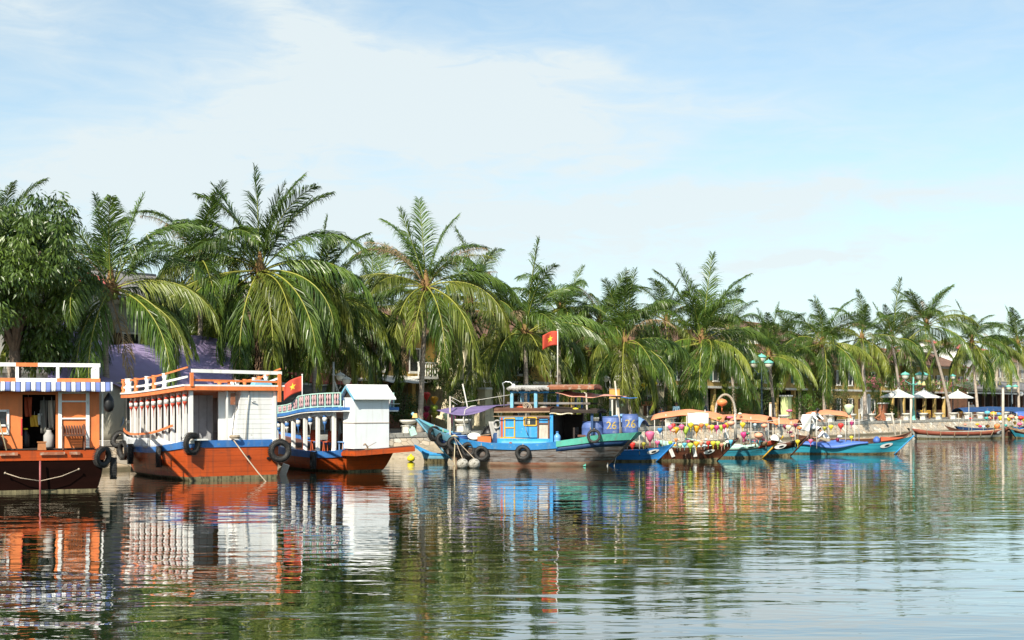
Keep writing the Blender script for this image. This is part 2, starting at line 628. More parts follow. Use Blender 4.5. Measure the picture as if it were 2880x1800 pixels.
M['steel'] = mat('galvanised_steel', (0.45, 0.46, 0.46), 0.35, 0.2, 6.0, metal=0.6)
M['black'] = mat('black_plastic', (0.012, 0.012, 0.013), 0.45, 0.3, 4.0)
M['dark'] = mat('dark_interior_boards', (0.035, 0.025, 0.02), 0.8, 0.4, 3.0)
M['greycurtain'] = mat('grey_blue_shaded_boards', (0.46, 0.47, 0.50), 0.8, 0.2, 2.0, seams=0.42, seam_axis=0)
M['greytarp'] = mat('grey_tarpaulin', (0.17, 0.165, 0.145), 0.75, 0.15, 1.0)
M['purple'] = mat('purple_tarpaulin', (0.46, 0.37, 0.60), 0.6, 0.15, 0.9, translucent=0.3)
M['purple2'] = mat('faded_violet_tarpaulin', (0.17, 0.125, 0.26), 0.6, 0.15, 1.6)
M['pinktarp'] = mat('salmon_tarpaulin', (0.68, 0.32, 0.24), 0.6, 0.12, 1.6)
M['orangetarp'] = mat('orange_tarpaulin', (0.76, 0.30, 0.15), 0.6, 0.12, 1.4, translucent=0.2)
M['bluetarp'] = mat('blue_tarpaulin', (0.07, 0.15, 0.46), 0.5, 0.2, 1.8)
M['cornflower'] = mat('faded_blue_awning', (0.20, 0.36, 0.66), 0.6, 0.12, 1.6)
M['redtarp'] = mat('orange_red_cloth', (0.46, 0.09, 0.035), 0.7, 0.2, 3.0)
M['whitecloth'] = mat('white_cloth', (0.80, 0.80, 0.77), 0.8, 0.06, 3.0, translucent=0.2)
M['flagred'] = mat('red_flag_cloth', (0.62, 0.085, 0.045), 0.7, 0.12, 3.0, translucent=0.25)
M['flagyellow'] = mat('yellow_star_cloth', (0.82, 0.62, 0.05), 0.7, 0.05, 3.0, translucent=0.2)
M['barrel'] = mat('blue_plastic_barrel', (0.085, 0.14, 0.36), 0.55, 0.25, 2.5, grime=(0.24, 0.27, 0.36), grime_at=0.66, streak=(.24,.28,.38), streak_amt=0.5)
M['foam'] = mat('stained_foam', (0.40, 0.38, 0.33), 0.9, 0.4, 5.0, grime=(0.13, 0.12, 0.09), grime_at=0.58, bump=0.4)
M['pinkboard'] = mat('faded_pink_board', (0.58, 0.40, 0.34), 0.6, 0.12, 3.0, grime=(0.3, 0.16, 0.1), grime_at=0.7)
M['yellowbuoy'] = mat('yellow_plastic', (0.75, 0.62, 0.03), 0.5, 0.1, 3.0)
M['jug'] = mat('translucent_blue_jug', (0.14, 0.34, 0.62), 0.25, 0.1, 3.0, spec=0.6)
M['stone'] = mat('pale_quay_stone', (0.56, 0.52, 0.44), 0.85, 0.3, 2.0, grime=(0.2, 0.18, 0.14), grime_at=0.62, bump=0.5)
M['urn'] = mat('white_cast_stone', (0.62, 0.60, 0.54), 0.8, 0.2, 4.0, grime=(0.3, 0.28, 0.23), grime_at=0.64)
M['glassbulb'] = mat('frosted_lamp_glass', (0.78, 0.74, 0.62), 0.3, 0.06, 2.0, spec=0.6)
M['whiteball'] = mat('opal_lamp_glass', (0.82, 0.82, 0.80), 0.25, 0.03, 2.0, spec=0.6)
M['tealiron'] = mat('teal_painted_iron', (0.16, 0.50, 0.42), 0.45, 0.15, 4.0)
M['darkiron'] = mat('dark_slate_iron', (0.05, 0.08, 0.10), 0.5, 0.2, 4.0)
M['umbrella'] = mat('cream_canvas', (0.80, 0.79, 0.74), 0.8, 0.05, 2.0, translucent=0.12)
M['ochre'] = mat('yellow_ochre_limewash', (0.52, 0.36, 0.12), 0.9, 0.25, 0.8, grime=(0.24, 0.17, 0.08), grime_at=0.64, streak=(.22,.17,.10), streak_amt=0.5)
M['cream'] = mat('cream_limewash', (0.74, 0.65, 0.45), 0.9, 0.18, 0.8, grime=(0.36, 0.3, 0.2), grime_at=0.66, streak=(.36,.31,.22), streak_amt=0.5)
M['offwhite'] = mat('off_white_plaster', (0.72, 0.71, 0.66), 0.9, 0.15, 0.7, grime=(0.35, 0.33, 0.29), grime_at=0.64, streak=(.34,.32,.28), streak_amt=0.5)
M['greyplaster'] = mat('grey_plaster', (0.40, 0.39, 0.37), 0.9, 0.2, 0.8, grime=(0.2, 0.19, 0.17), grime_at=0.62)
M['lime'] = mat('lime_green_wash', (0.55, 0.62, 0.28), 0.9, 0.12, 1.2)
M['tile'] = mat('clay_roof_tiles', (0.24, 0.125, 0.08), 0.85, 0.4, 1.5, seams=0.3, seam_axis=0, seam_dark=0.5, grime=(0.10, 0.075, 0.05), grime_at=0.58)
M['redroof'] = mat('red_metal_roof', (0.50, 0.12, 0.09), 0.6, 0.2, 1.0, seams=0.35, seam_axis=0, seam_dark=0.3)
M['greyroof'] = mat('grey_roof_sheets', (0.20, 0.19, 0.18), 0.8, 0.3, 1.0, seams=0.35, seam_axis=0, seam_dark=0.3)
M['shutter'] = mat('dark_brown_shutter', (0.10, 0.045, 0.025), 0.6, 0.3, 2.0, seams=0.09, seam_dark=0.5)
M['greenshutter'] = mat('green_shutter', (0.06, 0.20, 0.13), 0.6, 0.3, 2.0, seams=0.09, seam_dark=0.5)
M['pane'] = mat('dark_window_glass', (0.02, 0.025, 0.03), 0.15, 0.2, 2.0, spec=0.6)
M['terracotta'] = mat('terracotta', (0.42, 0.17, 0.08), 0.8, 0.25, 4.0)
M['paving'] = mat('promenade_paving', (0.34, 0.31, 0.27), 0.9, 0.2, 1.0, bump=0.2)
M['skin'] = mat('tanned_skin', (0.36, 0.19, 0.12), 0.55, 0.08, 6.0)
M['hair'] = mat('black_hair', (0.012, 0.010, 0.009), 0.5, 0.3, 10.0)
M['greyhair'] = mat('grey_hair', (0.20, 0.19, 0.18), 0.6, 0.3, 10.0)
M['shirtwhite'] = mat('white_shirt_cloth', (0.78, 0.78, 0.76), 0.85, 0.06, 5.0)
M['shirtblue'] = mat('pale_blue_shirt_cloth', (0.38, 0.58, 0.66), 0.85, 0.1, 5.0)
M['shirtgrey'] = mat('grey_shirt_cloth', (0.52, 0.50, 0.52), 0.85, 0.1, 5.0)
M['shirtnavy'] = mat('navy_shirt_cloth', (0.03, 0.05, 0.11), 0.85, 0.2, 5.0)
M['trousers'] = mat('dark_trousers_cloth', (0.035, 0.035, 0.04), 0.85, 0.2, 5.0)
M['khaki'] = mat('khaki_trousers_cloth', (0.30, 0.25, 0.17), 0.85, 0.2, 5.0)
M['bark'] = mat('palm_bark', (0.46, 0.39, 0.32), 0.9, 0.35, 3.0, col2=(0.26, 0.21, 0.17), seams=0.16, seam_dark=0.35, bump=0.4, randobj=0.25)
M['shag'] = mat('shaggy_brown_fibre', (0.16, 0.10, 0.06), 0.95, 0.5, 6.0, stretch=(3, 3, 0.3), bump=0.6)
M['treebark'] = mat('tree_bark', (0.12, 0.09, 0.065), 0.9, 0.4, 4.0, bump=0.5)
M['frond'] = leafmat('palm_leaf', (0.028, 0.072, 0.009), (0.134, 0.205, 0.029), 0.26, 0.36)
M['frond_old'] = leafmat('ageing_palm_leaf', (0.085, 0.130, 0.015), (0.235, 0.262, 0.04), 0.30, 0.40)
M['frond_dry'] = leafmat('dry_palm_leaf', (0.24, 0.16, 0.08), (0.40, 0.30, 0.17), 0.2, 0.6)
M['rachis_y'] = mat('yellow_midrib', (0.27, 0.27, 0.045), 0.5, 0.2, 2.0)
M['rachis'] = mat('green_midrib', (0.17, 0.20, 0.035), 0.5, 0.2, 2.0)
M['rachis_dry'] = mat('dry_midrib', (0.30, 0.20, 0.11), 0.6, 0.2, 2.0)
M['coconut'] = mat('green_coconut', (0.16, 0.20, 0.03), 0.45, 0.3, 3.0)
M['husk'] = mat('leaf_sheath_fibre', (0.26, 0.15, 0.06), 0.9, 0.4, 8.0)
M['leaf_tree'] = leafmat('glossy_tree_leaf', (0.018, 0.048, 0.006), (0.095, 0.145, 0.020), 0.10, 0.36, 0.5)
M['leaf_bush'] = leafmat('bush_leaf', (0.045, 0.12, 0.012), (0.14, 0.26, 0.03), 0.3, 0.45, 1.2)
M['leaf_dark'] = leafmat('dark_shrub_leaf', (0.030, 0.065, 0.010), (0.10, 0.15, 0.025), 0.25, 0.45, 1.0)
M['flower'] = mat('pink_bougainvillea', (0.62, 0.16, 0.24), 0.7, 0.3, 4.0, translucent=0.2)

# stones of the quay wall
def stonewall():
    m = mat('rubble_stone_masonry', (0.40, 0.36, 0.29), 0.9, 0.3, 1.5)
    nt = m.node_tree
    b = nt.nodes['Principled BSDF']
    tc = nt.nodes['Texture Coordinate']
    mp = _n(nt, 'ShaderNodeMapping')
    mp.inputs['Scale'].default_value = (1.0, 1.0, 1.7)
    nt.links.new(tc.outputs['Object'], mp.inputs[0])
    v = _n(nt, 'ShaderNodeTexVoronoi', feature='DISTANCE_TO_EDGE')
    v.inputs['Scale'].default_value = 1.9
    v2 = _n(nt, 'ShaderNodeTexVoronoi')
    v2.inputs['Scale'].default_value = 1.9
    nt.links.new(mp.outputs[0], v.inputs['Vector'])
    nt.links.new(mp.outputs[0], v2.inputs['Vector'])
    rp = _n(nt, 'ShaderNodeValToRGB')
    rp.color_ramp.elements[0].position = 0.015
    rp.color_ramp.elements[1].position = 0.05
    rp.color_ramp.elements[0].color = (0.40, 0.37, 0.32, 1)
    rp.color_ramp.elements[1].color = (1, 1, 1, 1)
    nt.links.new(v.outputs['Distance'], rp.inputs[0])
    sx = _n(nt, 'ShaderNodeSeparateXYZ')
    nt.links.new(v2.outputs['Color'], sx.inputs[0])
    r2 = _n(nt, 'ShaderNodeValToRGB')
    els = r2.color_ramp.elements
    els[0].color = (0.40, 0.36, 0.30, 1)
    els[1].color = (0.70, 0.65, 0.55, 1)
    e = els.new(0.8)
    e.color = (0.58, 0.46, 0.32, 1)
    nt.links.new(sx.outputs[0], r2.inputs[0])
    mx = _n(nt, 'ShaderNodeMix', data_type='RGBA', blend_type='MULTIPLY')
    mx.inputs['Factor'].default_value = 1
    nt.links.new(r2.outputs[0], mx.inputs['A'])
    nt.links.new(rp.outputs[0], mx.inputs['B'])
    # wet dark weed near the tide line keeps its place on the stone
    s2 = _n(nt, 'ShaderNodeSeparateXYZ')
    nt.links.new(tc.outputs['Object'], s2.inputs[0])
    mr = _n(nt, 'ShaderNodeMapRange')
    mr.inputs['From Min'].default_value = 0.10
    mr.inputs['From Max'].default_value = 0.22
    nt.links.new(s2.outputs[2], mr.inputs['Value'])
    m3 = _n(nt, 'ShaderNodeMix', data_type='RGBA')
    m3.inputs['A'].default_value = (0.12, 0.10, 0.06, 1)
    nt.links.new(mr.outputs[0], m3.inputs['Factor'])
    nt.links.new(mx.outputs['Result'], m3.inputs['B'])
    nt.links.new(m3.outputs['Result'], b.inputs['Base Color'])
    bp = _n(nt, 'ShaderNodeBump')
    bp.inputs['Strength'].default_value = 0.6
    bp.inputs['Distance'].default_value = 0.05
    nt.links.new(v.outputs['Distance'], bp.inputs['Height'])
    nt.links.new(bp.outputs[0], b.inputs['Normal'])
    return m


M['rubble'] = stonewall()


def watermat():
    m = bpy.data.materials.new('murky_river_water')
    m.use_nodes = True
    nt = m.node_tree
    b = nt.nodes['Principled BSDF']
    b.inputs['Base Color'].default_value = (0.010, 0.020, 0.008, 1)
    b.inputs['Roughness'].default_value = 0.015
    b.inputs['IOR'].default_value = 1.5
    b.inputs['Specular IOR Level'].default_value = 0.62
    b.inputs['Coat Weight'].default_value = 0.85
    b.inputs['Coat Roughness'].default_value = 0.012
    b.inputs['Coat IOR'].default_value = 1.45
    tc = _n(nt, 'ShaderNodeTexCoord')

    def lay(sx, sy, rot, detail, rough=0.5, dist=0.0):
        mp = _n(nt, 'ShaderNodeMapping')
        mp.inputs['Scale'].default_value = (sx, sy, 1)
        mp.inputs['Rotation'].default_value = (0, 0, rot)
        nt.links.new(tc.outputs['Object'], mp.inputs[0])
        ns = _n(nt, 'ShaderNodeTexNoise')
        ns.inputs['Scale'].default_value = 1.0
        ns.inputs['Detail'].default_value = detail
        ns.inputs['Roughness'].default_value = rough
        ns.inputs['Distortion'].default_value = dist
        nt.links.new(mp.outputs[0], ns.inputs['Vector'])
        return ns.outputs['Fac']

    swell = lay(0.10, 0.30, R(6), 2, 0.4, 0.3)      # broad slow undulation
    chop = lay(0.55, 1.5, R(-4), 3, 0.5, 0.4)       # metre-sized ripples, crests across the river
    fine = lay(2.2, 5.5, R(3), 2, 0.5, 0.2)
    calm = lay(0.03, 0.07, R(20), 2, 0.5, 0.2)      # calmer and livelier patches

    def ma(op, a, b_):
        n = _n(nt, 'ShaderNodeMath', operation=op)
        for i, x in enumerate((a, b_)):
            if isinstance(x, (int, float)):
                n.inputs[i].default_value = x
            else:
                nt.links.new(x, n.inputs[i])
        return n.outputs[0]

    h = ma('MULTIPLY', swell, 0.032)
    gate = ma('MULTIPLY_ADD', calm, 1.2) if False else ma('ADD', ma('MULTIPLY', calm, 1.3), 0.1)
    h = ma('ADD', h, ma('MULTIPLY', ma('MULTIPLY', chop, 0.021), gate))
    h = ma('ADD', h, ma('MULTIPLY', ma('MULTIPLY', fine, 0.0014), gate))
    bp = _n(nt, 'ShaderNodeBump')
    bp.inputs['Strength'].default_value = 1.0
    bp.inputs['Distance'].default_value = 1.0
    nt.links.new(h, bp.inputs['Height'])
    nt.links.new(bp.outputs[0], b.inputs['Normal'])
    nt.links.new(bp.outputs[0], b.inputs['Coat Normal'])
    return m


M['water'] = watermat()

# ------------------------------------------------------------------ water, ground, quay
mb = MB()
mb.poly([(-500, -60, 0), (500, -60, 0), (500, 700, 0), (-500, 700, 0)])
tag(mb.build('river_water', M['water'], fixn=False), kind='structure')

S0, S1 = -75, 420
mb = MB()
mb.poly([Q(S0, 0.2, QUAY_Z), Q(S1, 0.2, QUAY_Z), Q(S1, 700, QUAY_Z), Q(S0, 700, QUAY_Z)])
tag(mb.build('promenade_ground', M['paving']), kind='structure')

tq = thing('quay_wall', 'long rubble stone quay wall with a pale coping between river and promenade', 'quay wall', Q(0, 0, 0), QANG)
mb = MB()
mb.prism([(S0, -1.25, -0.6), (S0, 0.10, QUAY_Z - 0.15), (S0, 0.6, QUAY_Z - 0.15), (S0, 0.6, -0.6)], (S1 - S0, 0, 0))
mb.build('masonry', M['rubble'], tq)
mb = MB()
rnd = random.Random(3)
x = S0
while x < 260:
    w = rnd.uniform(1.1, 1.6)
    mb.box((x + w / 2, 0.36, QUAY_Z - 0.03), (w - 0.02, 0.62, 0.22))
    x += w
mb.build('coping', M['stone'], tq)

# strip of muddy bank at the foot of the wall where the stones have slumped
mb = MB()
rnd = random.Random(8)
s_a, s_b = qs(1010, 0), qs(1330, 0)
def bank(u, v):
    s = s_a + (s_b - s_a) * u
    edge = math.sin(math.pi * u) ** 0.6
    off = -0.75 - v * 2.6 * edge
    z = 0.62 * edge * (1 - v) ** 1.3 - 0.12 * v + 0.12 * noise.noise(Vector((s * 1.3, off * 1.3, 0.3))) - 0.08 * (1 - edge)
    return Q(s, off, z)
mb.grid(bank, 50, 12)
tag(mb.build('mud_bank', mat('sandy_mud', (0.40, 0.33, 0.23), 0.9, 0.3, 2.0, bump=0.6, grime=(0.2, 0.16, 0.1))), kind='structure')
# ------------------------------------------------------------------ coconut palms
def frond_mesh(name, seed, e0, droop, Lr, leafmats, nleaf=52, width=0.062, hang=0.5, llen=1.0, raggedness=0.1, pw=1.35, fw0=34, fw1=28, v0=0.18):
    """one pinnate leaf growing along +X from the origin: midrib tube and two rows of leaflets"""
    rg = np.random.default_rng(seed)
    N = 16
    ts = np.linspace(0, 1, N + 1)
    pts = [np.zeros(3)]
    yaw = rg.uniform(-0.10, 0.10)
    for i in range(N):
        t = (ts[i] + ts[i + 1]) / 2
        e = R(e0) - R(droop) * t ** pw
        y = yaw * t
        pts.append(pts[-1] + np.array([math.cos(e) * math.cos(y), math.cos(e) * math.sin(y) * 1.0, math.sin(e)]) * (Lr / N))
    pts = np.array(pts)
    mbf = MB()
    mbf.mi = 1
    rr = [0.038 * (1 - t) ** 0.8 + 0.006 for t in ts]
    mbf.tube([Vector(p) for p in pts], rr, n=5)
    mbf.mi = 0
    roll = R(rg.uniform(-25, 25))

    def at(t):
        x = t * N
        i = min(int(x), N - 1)
        f = x - i
        p = pts[i] * (1 - f) + pts[i + 1] * f
        d = pts[i + 1] - pts[i]
        return p, d / np.linalg.norm(d)

    for k in range(nleaf):
        t = 0.13 + 0.87 * (k + 0.5) / nleaf
        for sgn in (-1, 1):
            if rg.random() < raggedness:
                continue
            tt = min(1.0, max(0.1, t + rg.uniform(-0.006, 0.006)))
            p, T = at(tt)
            S = np.cross(T, np.array([0, 0, 1.0]))
            if np.linalg.norm(S) < 0.15:
                S = np.array([0, 1.0, 0])
            S /= np.linalg.norm(S)
            U = np.cross(S, T)
            S2 = S * math.cos(roll) + U * math.sin(roll)
            U2 = -S * math.sin(roll) + U * math.cos(roll)
            prof = (0.45 + 0.55 * math.sin(math.pi * min(1, (t * 0.95 + 0.12)) ** 0.8)) if t < 0.75 else (0.45 + 0.55 * math.sin(math.pi * (0.75 * 0.95 + 0.12) ** 0.8)) * (1 - (t - 0.75) * 2.2)
            l = llen * max(0.22, prof) * rg.uniform(0.82, 1.1)
            fw = R(fw0 + fw1 * t + rg.uniform(-8, 8))
            d0 = S2 * sgn * math.cos(fw) + T * math.sin(fw) + U2 * (v0 + rg.uniform(-.14, .14))
            d0 /= np.linalg.norm(d0)
            hg = hang * rg.uniform(0.6, 1.35)
            d1 = d0 + np.array([0, 0, -1.0]) * hg * 0.8
            d1 /= np.linalg.norm(d1)
            d2 = d0 * 0.6 + np.array([0, 0, -1.0]) * hg * 2.2
            d2 /= np.linalg.norm(d2)
            w = np.cross(d1, np.cross(T, d1))
            w = T * 0.85 + U2 * rg.uniform(-0.6, 0.6)
            w -= d1 * np.dot(w, d1)
            w /= max(1e-6, np.linalg.norm(w))
            hw = width / 2 * rg.uniform(0.85, 1.2)
            a = p
            b = a + d0 * l * 0.33
            c = b + d1 * l * 0.37
            e = c + d2 * l * 0.36
            V = [a - w * hw * .6, a + w * hw * .6, b + w * hw, b - w * hw, c + w * hw * .8, c - w * hw * .8, e]
            i0 = len(mbf.v)
            mbf.v.extend([tuple(q) for q in V])
            mbf.f.extend([(i0, i0 + 1, i0 + 2, i0 + 3), (i0 + 3, i0 + 2, i0 + 4, i0 + 5), (i0 + 5, i0 + 4, i0 + 6)])
            mbf.m.extend([0, 0, 0])
            mbf.sm.extend([False] * 3)
    me = bpy.data.meshes.new(name)
    me.from_pydata(mbf.v, [], mbf.f)
    for m in leafmats:
        me.materials.append(m)
    me.polygons.foreach_set('material_index', mbf.m)
    me.polygons.foreach_set('use_smooth', mbf.sm)
    me.update()
    return me


G, GY, GO, GD = [M['frond'], M['rachis']], [M['frond'], M['rachis_y']], [M['frond_old'], M['rachis_y']], [M['frond_dry'], M['rachis_dry']]
LIB = {'spear': [], 'young': [], 'mid': [], 'low': [], 'hang': [], 'old': [], 'dry': []}
for k in range(3):
    LIB['spear'].append(frond_mesh('frond', 10 + k, 86, 8 + 6 * k, 4.5, G, 92, 0.040, 0.22, 1.20, 0.08, fw0=30, fw1=24))
for k in range(6):
    LIB['young'].append(frond_mesh('frond', 20 + k, 77 - 3 * k, 38 + 11 * k, 5.4, G, 116, 0.042, 0.48, 1.48, 0.08, fw0=34, fw1=24))
for k in range(6):
    LIB['mid'].append(frond_mesh('frond', 30 + k, 54 - 4 * k, 84 + 8 * k, 5.5, G, 122, 0.041, 0.88, 1.60, 0.07, fw0=38, fw1=24))
for k in range(6):
    LIB['low'].append(frond_mesh('frond', 40 + k, 26 - 4 * k, 82 + 6 * k, 5.6, GY if k % 3 else GO, 132, 0.036, 1.2, 1.75, 0.06, fw0=44, fw1=22, v0=-.12))
for k in range(5):
    LIB['hang'].append(frond_mesh('frond', 50 + k, -4 - 7 * k, 74 + 3 * k, 5.7, GY if k % 2 else GO, 136, 0.036, 1.1, 1.70, 0.05, fw0=50, fw1=18, v0=-.15))
for k in range(4):
    LIB['old'].append(frond_mesh('frond', 60 + k, 66 - 9 * k, 70 + 12 * k, 4.8, [M['frond_old'] if k % 2 else M['frond_dry'], M['rachis_dry']], 70, 0.024, 1.2, 0.95, 0.3))
for k in range(2):
    LIB['dry'].append(frond_mesh('frond', 70 + k, -48 - 10 * k, 34, 3.8, GD, 70, 0.034, 1.5, 0.9, 0.25, 0.8))

CF = {'spear': .86, 'young': .84, 'mid': .88, 'low': .94, 'hang': 1.0, 'old': .86, 'dry': 1.0}


def palm(px, py_crown, base_px, off, label, scale=1.0, seed=1, counts=(2, 5, 7, 6, 6, 1, 0), shag=False, lean=0.0, spin=None, trunk_r=0.15, explicit=(), bend=0.0):
    """a coconut palm whose crown heart shows at (px, py_crown); off metres behind the quay edge"""
    d = qd(base_px, off)
    base = P(base_px, HORIZON + (CAMZ - QUAY_Z) * F / d, d)
    crown = P(px, py_crown, d + lean)
    t = thing('coconut_palm', label, 'palm tree', base, 0, 'coconut palms along the promenade')
    c = crown - base
    rg = random.Random(seed * 77 + 5)
    pts, rs = [], []
    n = 14
    for i in range(n + 1):
        f = i / n
        g = f ** 1.35 if c.xy.length > 0.8 else f
        q = Vector((c.x * g + bend * math.sin(math.pi * f), c.y * g, c.z * f - 0.15 * (1 - f)))
        pts.append(q)
        rs.append(trunk_r * scale * (1.45 if i == 0 else (1.15 if i == 1 else 1.0 - 0.28 * f)))
    mb = MB()
    if shag:
        mb.tube(pts, rs, 10)
        mb.build('trunk', M['bark'], t)
        mb = MB()
        for k in range(520):
            f = rg.uniform(0.25, 0.98)
            i = f * n
            q = pts[int(i)].lerp(pts[min(n, int(i) + 1)], i - int(i))
            a = rg.uniform(0, 6.283)
            r0 = trunk_r * scale * 0.95
            r1 = r0 + rg.uniform(0.12, 0.42)
            l = rg.uniform(0.5, 1.5)
            p0 = q + Vector((math.cos(a) * r0, math.sin(a) * r0, 0.1))
            p1 = q + Vector((math.cos(a) * r1, math.sin(a) * r1, -l * 0.5))
            p2 = q + Vector((math.cos(a + .2) * r1 * .9, math.sin(a + .2) * r1 * .9, -l))
            w = Vector((-math.sin(a), math.cos(a), 0)) * rg.uniform(0.02, 0.05)
            mb.poly([p0 - w, p0 + w, p1 + w, p1 - w])
            mb.poly([p1 - w, p1 + w, p2])
        mb.build('dead_leaf_skirt', M['shag'], t, fixn=False)
    else:
        mb.tube(pts, rs, 10)
        mb.build('trunk', M['bark'], t)
    # heart: sheath fibres and a bunch of coconuts
    mb = MB()
    mb.lathe([(0.10 * scale, -0.5), (0.22 * scale, -0.15), (0.24 * scale, 0.15), (0.13 * scale, 0.55), (0.05, 0.95)], c, 9)
    for k in range(26):
        a = rg.uniform(0, 6.283)
        p0 = c + Vector((math.cos(a) * .12, math.sin(a) * .12, rg.uniform(-.2, .3)))
        p1 = p0 + Vector((math.cos(a), math.sin(a), rg.uniform(-.9, .6))) * rg.uniform(.3, .75)
        mb.beam(p0, p1, 0.045, 0.02)
    mb.build('leaf_sheath', M['husk'], t)
    mb = MB()
    for k in range(rg.randint(7, 13)):
        a = rg.uniform(0, 6.283)
        rr_ = rg.uniform(0.22, 0.42)
        mb.ball(c + Vector((math.cos(a) * rr_, math.sin(a) * rr_, rg.uniform(-0.55, -0.1))), rg.uniform(0.09, 0.13), 8, (1, 1, 1.2))
    mb.build('coconut_cluster', M['coconut'], t)
    # fronds, spiralling by the golden angle through the ages of the crown
    tiltm = Euler((R(rg.uniform(-9, 9)), R(rg.uniform(-11, 11)), 0)).to_matrix()
    counts = tuple(max(0, c_ + e_) for c_, e_ in zip(counts, (-1 if counts[0] > 1 else 0, -1 if counts[1] > 4 else 0, -1 if counts[2] > 3 else 0, 0, 2, 0, 1 if seed % 3 == 0 else 0)))
    ang = spin if spin is not None else rg.uniform(0, 6.283)
    for cls, cnt in zip(('spear', 'young', 'mid', 'low', 'hang', 'old', 'dry'), counts):
        for k in range(cnt):
            ang += 2.39996 + rg.uniform(-0.25, 0.25)
            me = LIB[cls][rg.randrange(len(LIB[cls]))]
            o = bpy.data.objects.new('frond', me)
            COL.objects.link(o)
            o.parent = t
            z = {'spear': .25, 'young': .15, 'mid': 0.02, 'low': -.12, 'hang': -.22, 'old': .05, 'dry': -.4}[cls]
            o.location = c + Vector((math.cos(ang) * .10, math.sin(ang) * .10, z))
            s = scale * rg.uniform(0.80, 1.10) * CF[cls]
            o.scale = (s, s * rg.choice((-1, 1)), s)
            o.rotation_euler = (tiltm @ Euler((R(rg.uniform(-12, 12)), R(rg.uniform(-12, 12) + (rg.uniform(0, 22) if cls == 'spear' else 0)), ang)).to_matrix()).to_euler()
    for cls, idx, az, tilt, sc in explicit:
        # az: direction of growth seen from above, 0 = right of the picture, 90 = away from the lens, -90 = towards it
        o = bpy.data.objects.new('frond', LIB[cls][idx % len(LIB[cls])])
        COL.objects.link(o)
        o.parent = t
        o.location = c + Vector((math.cos(R(az)) * .1, math.sin(R(az)) * .1, 0))
        o.scale = (sc * scale * CF[cls],) * 3
        o.rotation_euler = (0, R(-tilt), R(az))
    return t


# --- front row, left to right (column, row of the heart, column of the foot, metres behind the quay edge)
palm(4, 700, 40, 9.0, 'palm whose grey-green crown rises behind the broad leafy tree at the far left', 0.82, 3, (2, 6, 6, 5, 2, 2, 0),
     explicit=[('young', 2, 30, -8, 1.0), ('old', 2, 5, -14, 1.05)])
palm(312, 812, 330, 1.6, 'palm with a bent mossy trunk standing between the orange houseboat and the large orange boat', 1.0, 5, (1, 2, 3, 2, 3, 1, 1), spin=0.4, bend=-0.35,
     explicit=[('young', 1, 165, -4, 1.0), ('spear', 1, 40, -8, 1.1), ('mid', 1, 18, 4, .85), ('mid', 3, 172, -2, .9), ('low', 3, 8, 8, 1.0),
               ('hang', 0, -150, -2, 1.02), ('hang', 3, -92, -8, 1.0), ('hang', 1, -40, 0, 1.02), ('low', 5, -20, -14, 1.1), ('hang', 2, 170, 4, .95), ('old', 3, 20, -5, .8)])
palm(566, 742, 560, 6.0, 'dark palm half hidden just behind the tallest shaggy palm, leaning left', 0.95, 7, (2, 6, 6, 5, 4, 1, 0))
palm(731, 762, 745, 3.0, 'tallest palm in the row, with a shaggy brown trunk above the large orange boat', 1.10, 11, (1, 1, 2, 2, 2, 0, 0), shag=True, spin=1.0, trunk_r=0.17,
     explicit=[('spear', 0, 150, 5, 1.18), ('spear', 2, 20, -2, 1.05), ('young', 0, 20, 6, 1.05), ('young', 1, 8, -4, 1.05), ('young', 2, 165, 4, 1.05),
               ('young', 4, 172, 0, 1.0), ('mid', 1, 2, 2, 1.05), ('mid', 3, 176, 2, 1.05), ('low', 1, 168, 10, 1.05), ('low', 2, 8, 6, 1.1), ('mid', 4, 20, -6, .9),
               ('hang', 1, -132, 6, 1.12), ('hang', 3, -95, -4, 1.05), ('hang', 1, -52, 4, 1.15), ('hang', 2, -70, -4, 1.1), ('hang', 0, -160, 2, 1.12), ('hang', 4, 165, 4, 1.0), ('low', 4, -22, -8, 1.1)])
palm(884, 852, 886, 4.2, 'palm right of the tallest shaggy palm, its thin trunk behind the small waving flag', 0.96, 13, (2, 4, 5, 5, 5, 1, 0),
     explicit=[('spear', 0, 0, 0, 1.2), ('young', 1, 20, 0, 1.1), ('hang', 1, -20, 10, 1.0)])
palm(1044, 862, 1062, 7.0, 'short dark-trunked palm behind the white gabled cabin on the blue-edged boat', 0.95, 17, (2, 5, 6, 6, 5, 1, 1))
palm(1198, 806, 1180, 2.2, 'palm with a pale bare trunk standing behind the bow of the grey fishing boat', 1.06, 19, (1, 1, 3, 1, 2, 3, 0), spin=2.0, trunk_r=0.15,
     explicit=[('spear', 1, 120, 0, 1.2), ('young', 1, 165, 4, .95), ('young', 0, 10, 6, .9), ('old', 0, 175, 0, 1.0), ('old', 1, 5, 0, 1.0), ('low', 0, 172, 2, 1.05), ('low', 1, 4, 8, 1.0),
               ('mid', 4, 176, -18, 1.05), ('low', 3, -24, 0, 1.1), ('hang', 0, -110, -6, 1.0), ('hang', 1, -74, -4, 1.05), ('hang', 2, -48, 4, 1.05), ('low', 5, 190, -2, 1.1), ('dry', 0, -120, 0, 1.2)])
palm(1322, 850, 1320, 5.5, 'palm behind a round green bush, its dark trunk above the violet awning', 0.95, 23, (1, 4, 5, 6, 5, 2, 1))
palm(1476, 938, 1483, 2.6, 'palm with a reddish trunk left of the tall flag pole of the fishing boat', 1.14, 29, (2, 4, 4, 5, 4, 2, 0), spin=0.9,
     explicit=[('spear', 0, 0, 0, 1.3), ('young', 1, 160, -4, 1.2), ('low', 1, -10, 12, 1.0), ('hang', 0, -130, 0, 1.05), ('mid', 2, 178, 8, 1.0)])
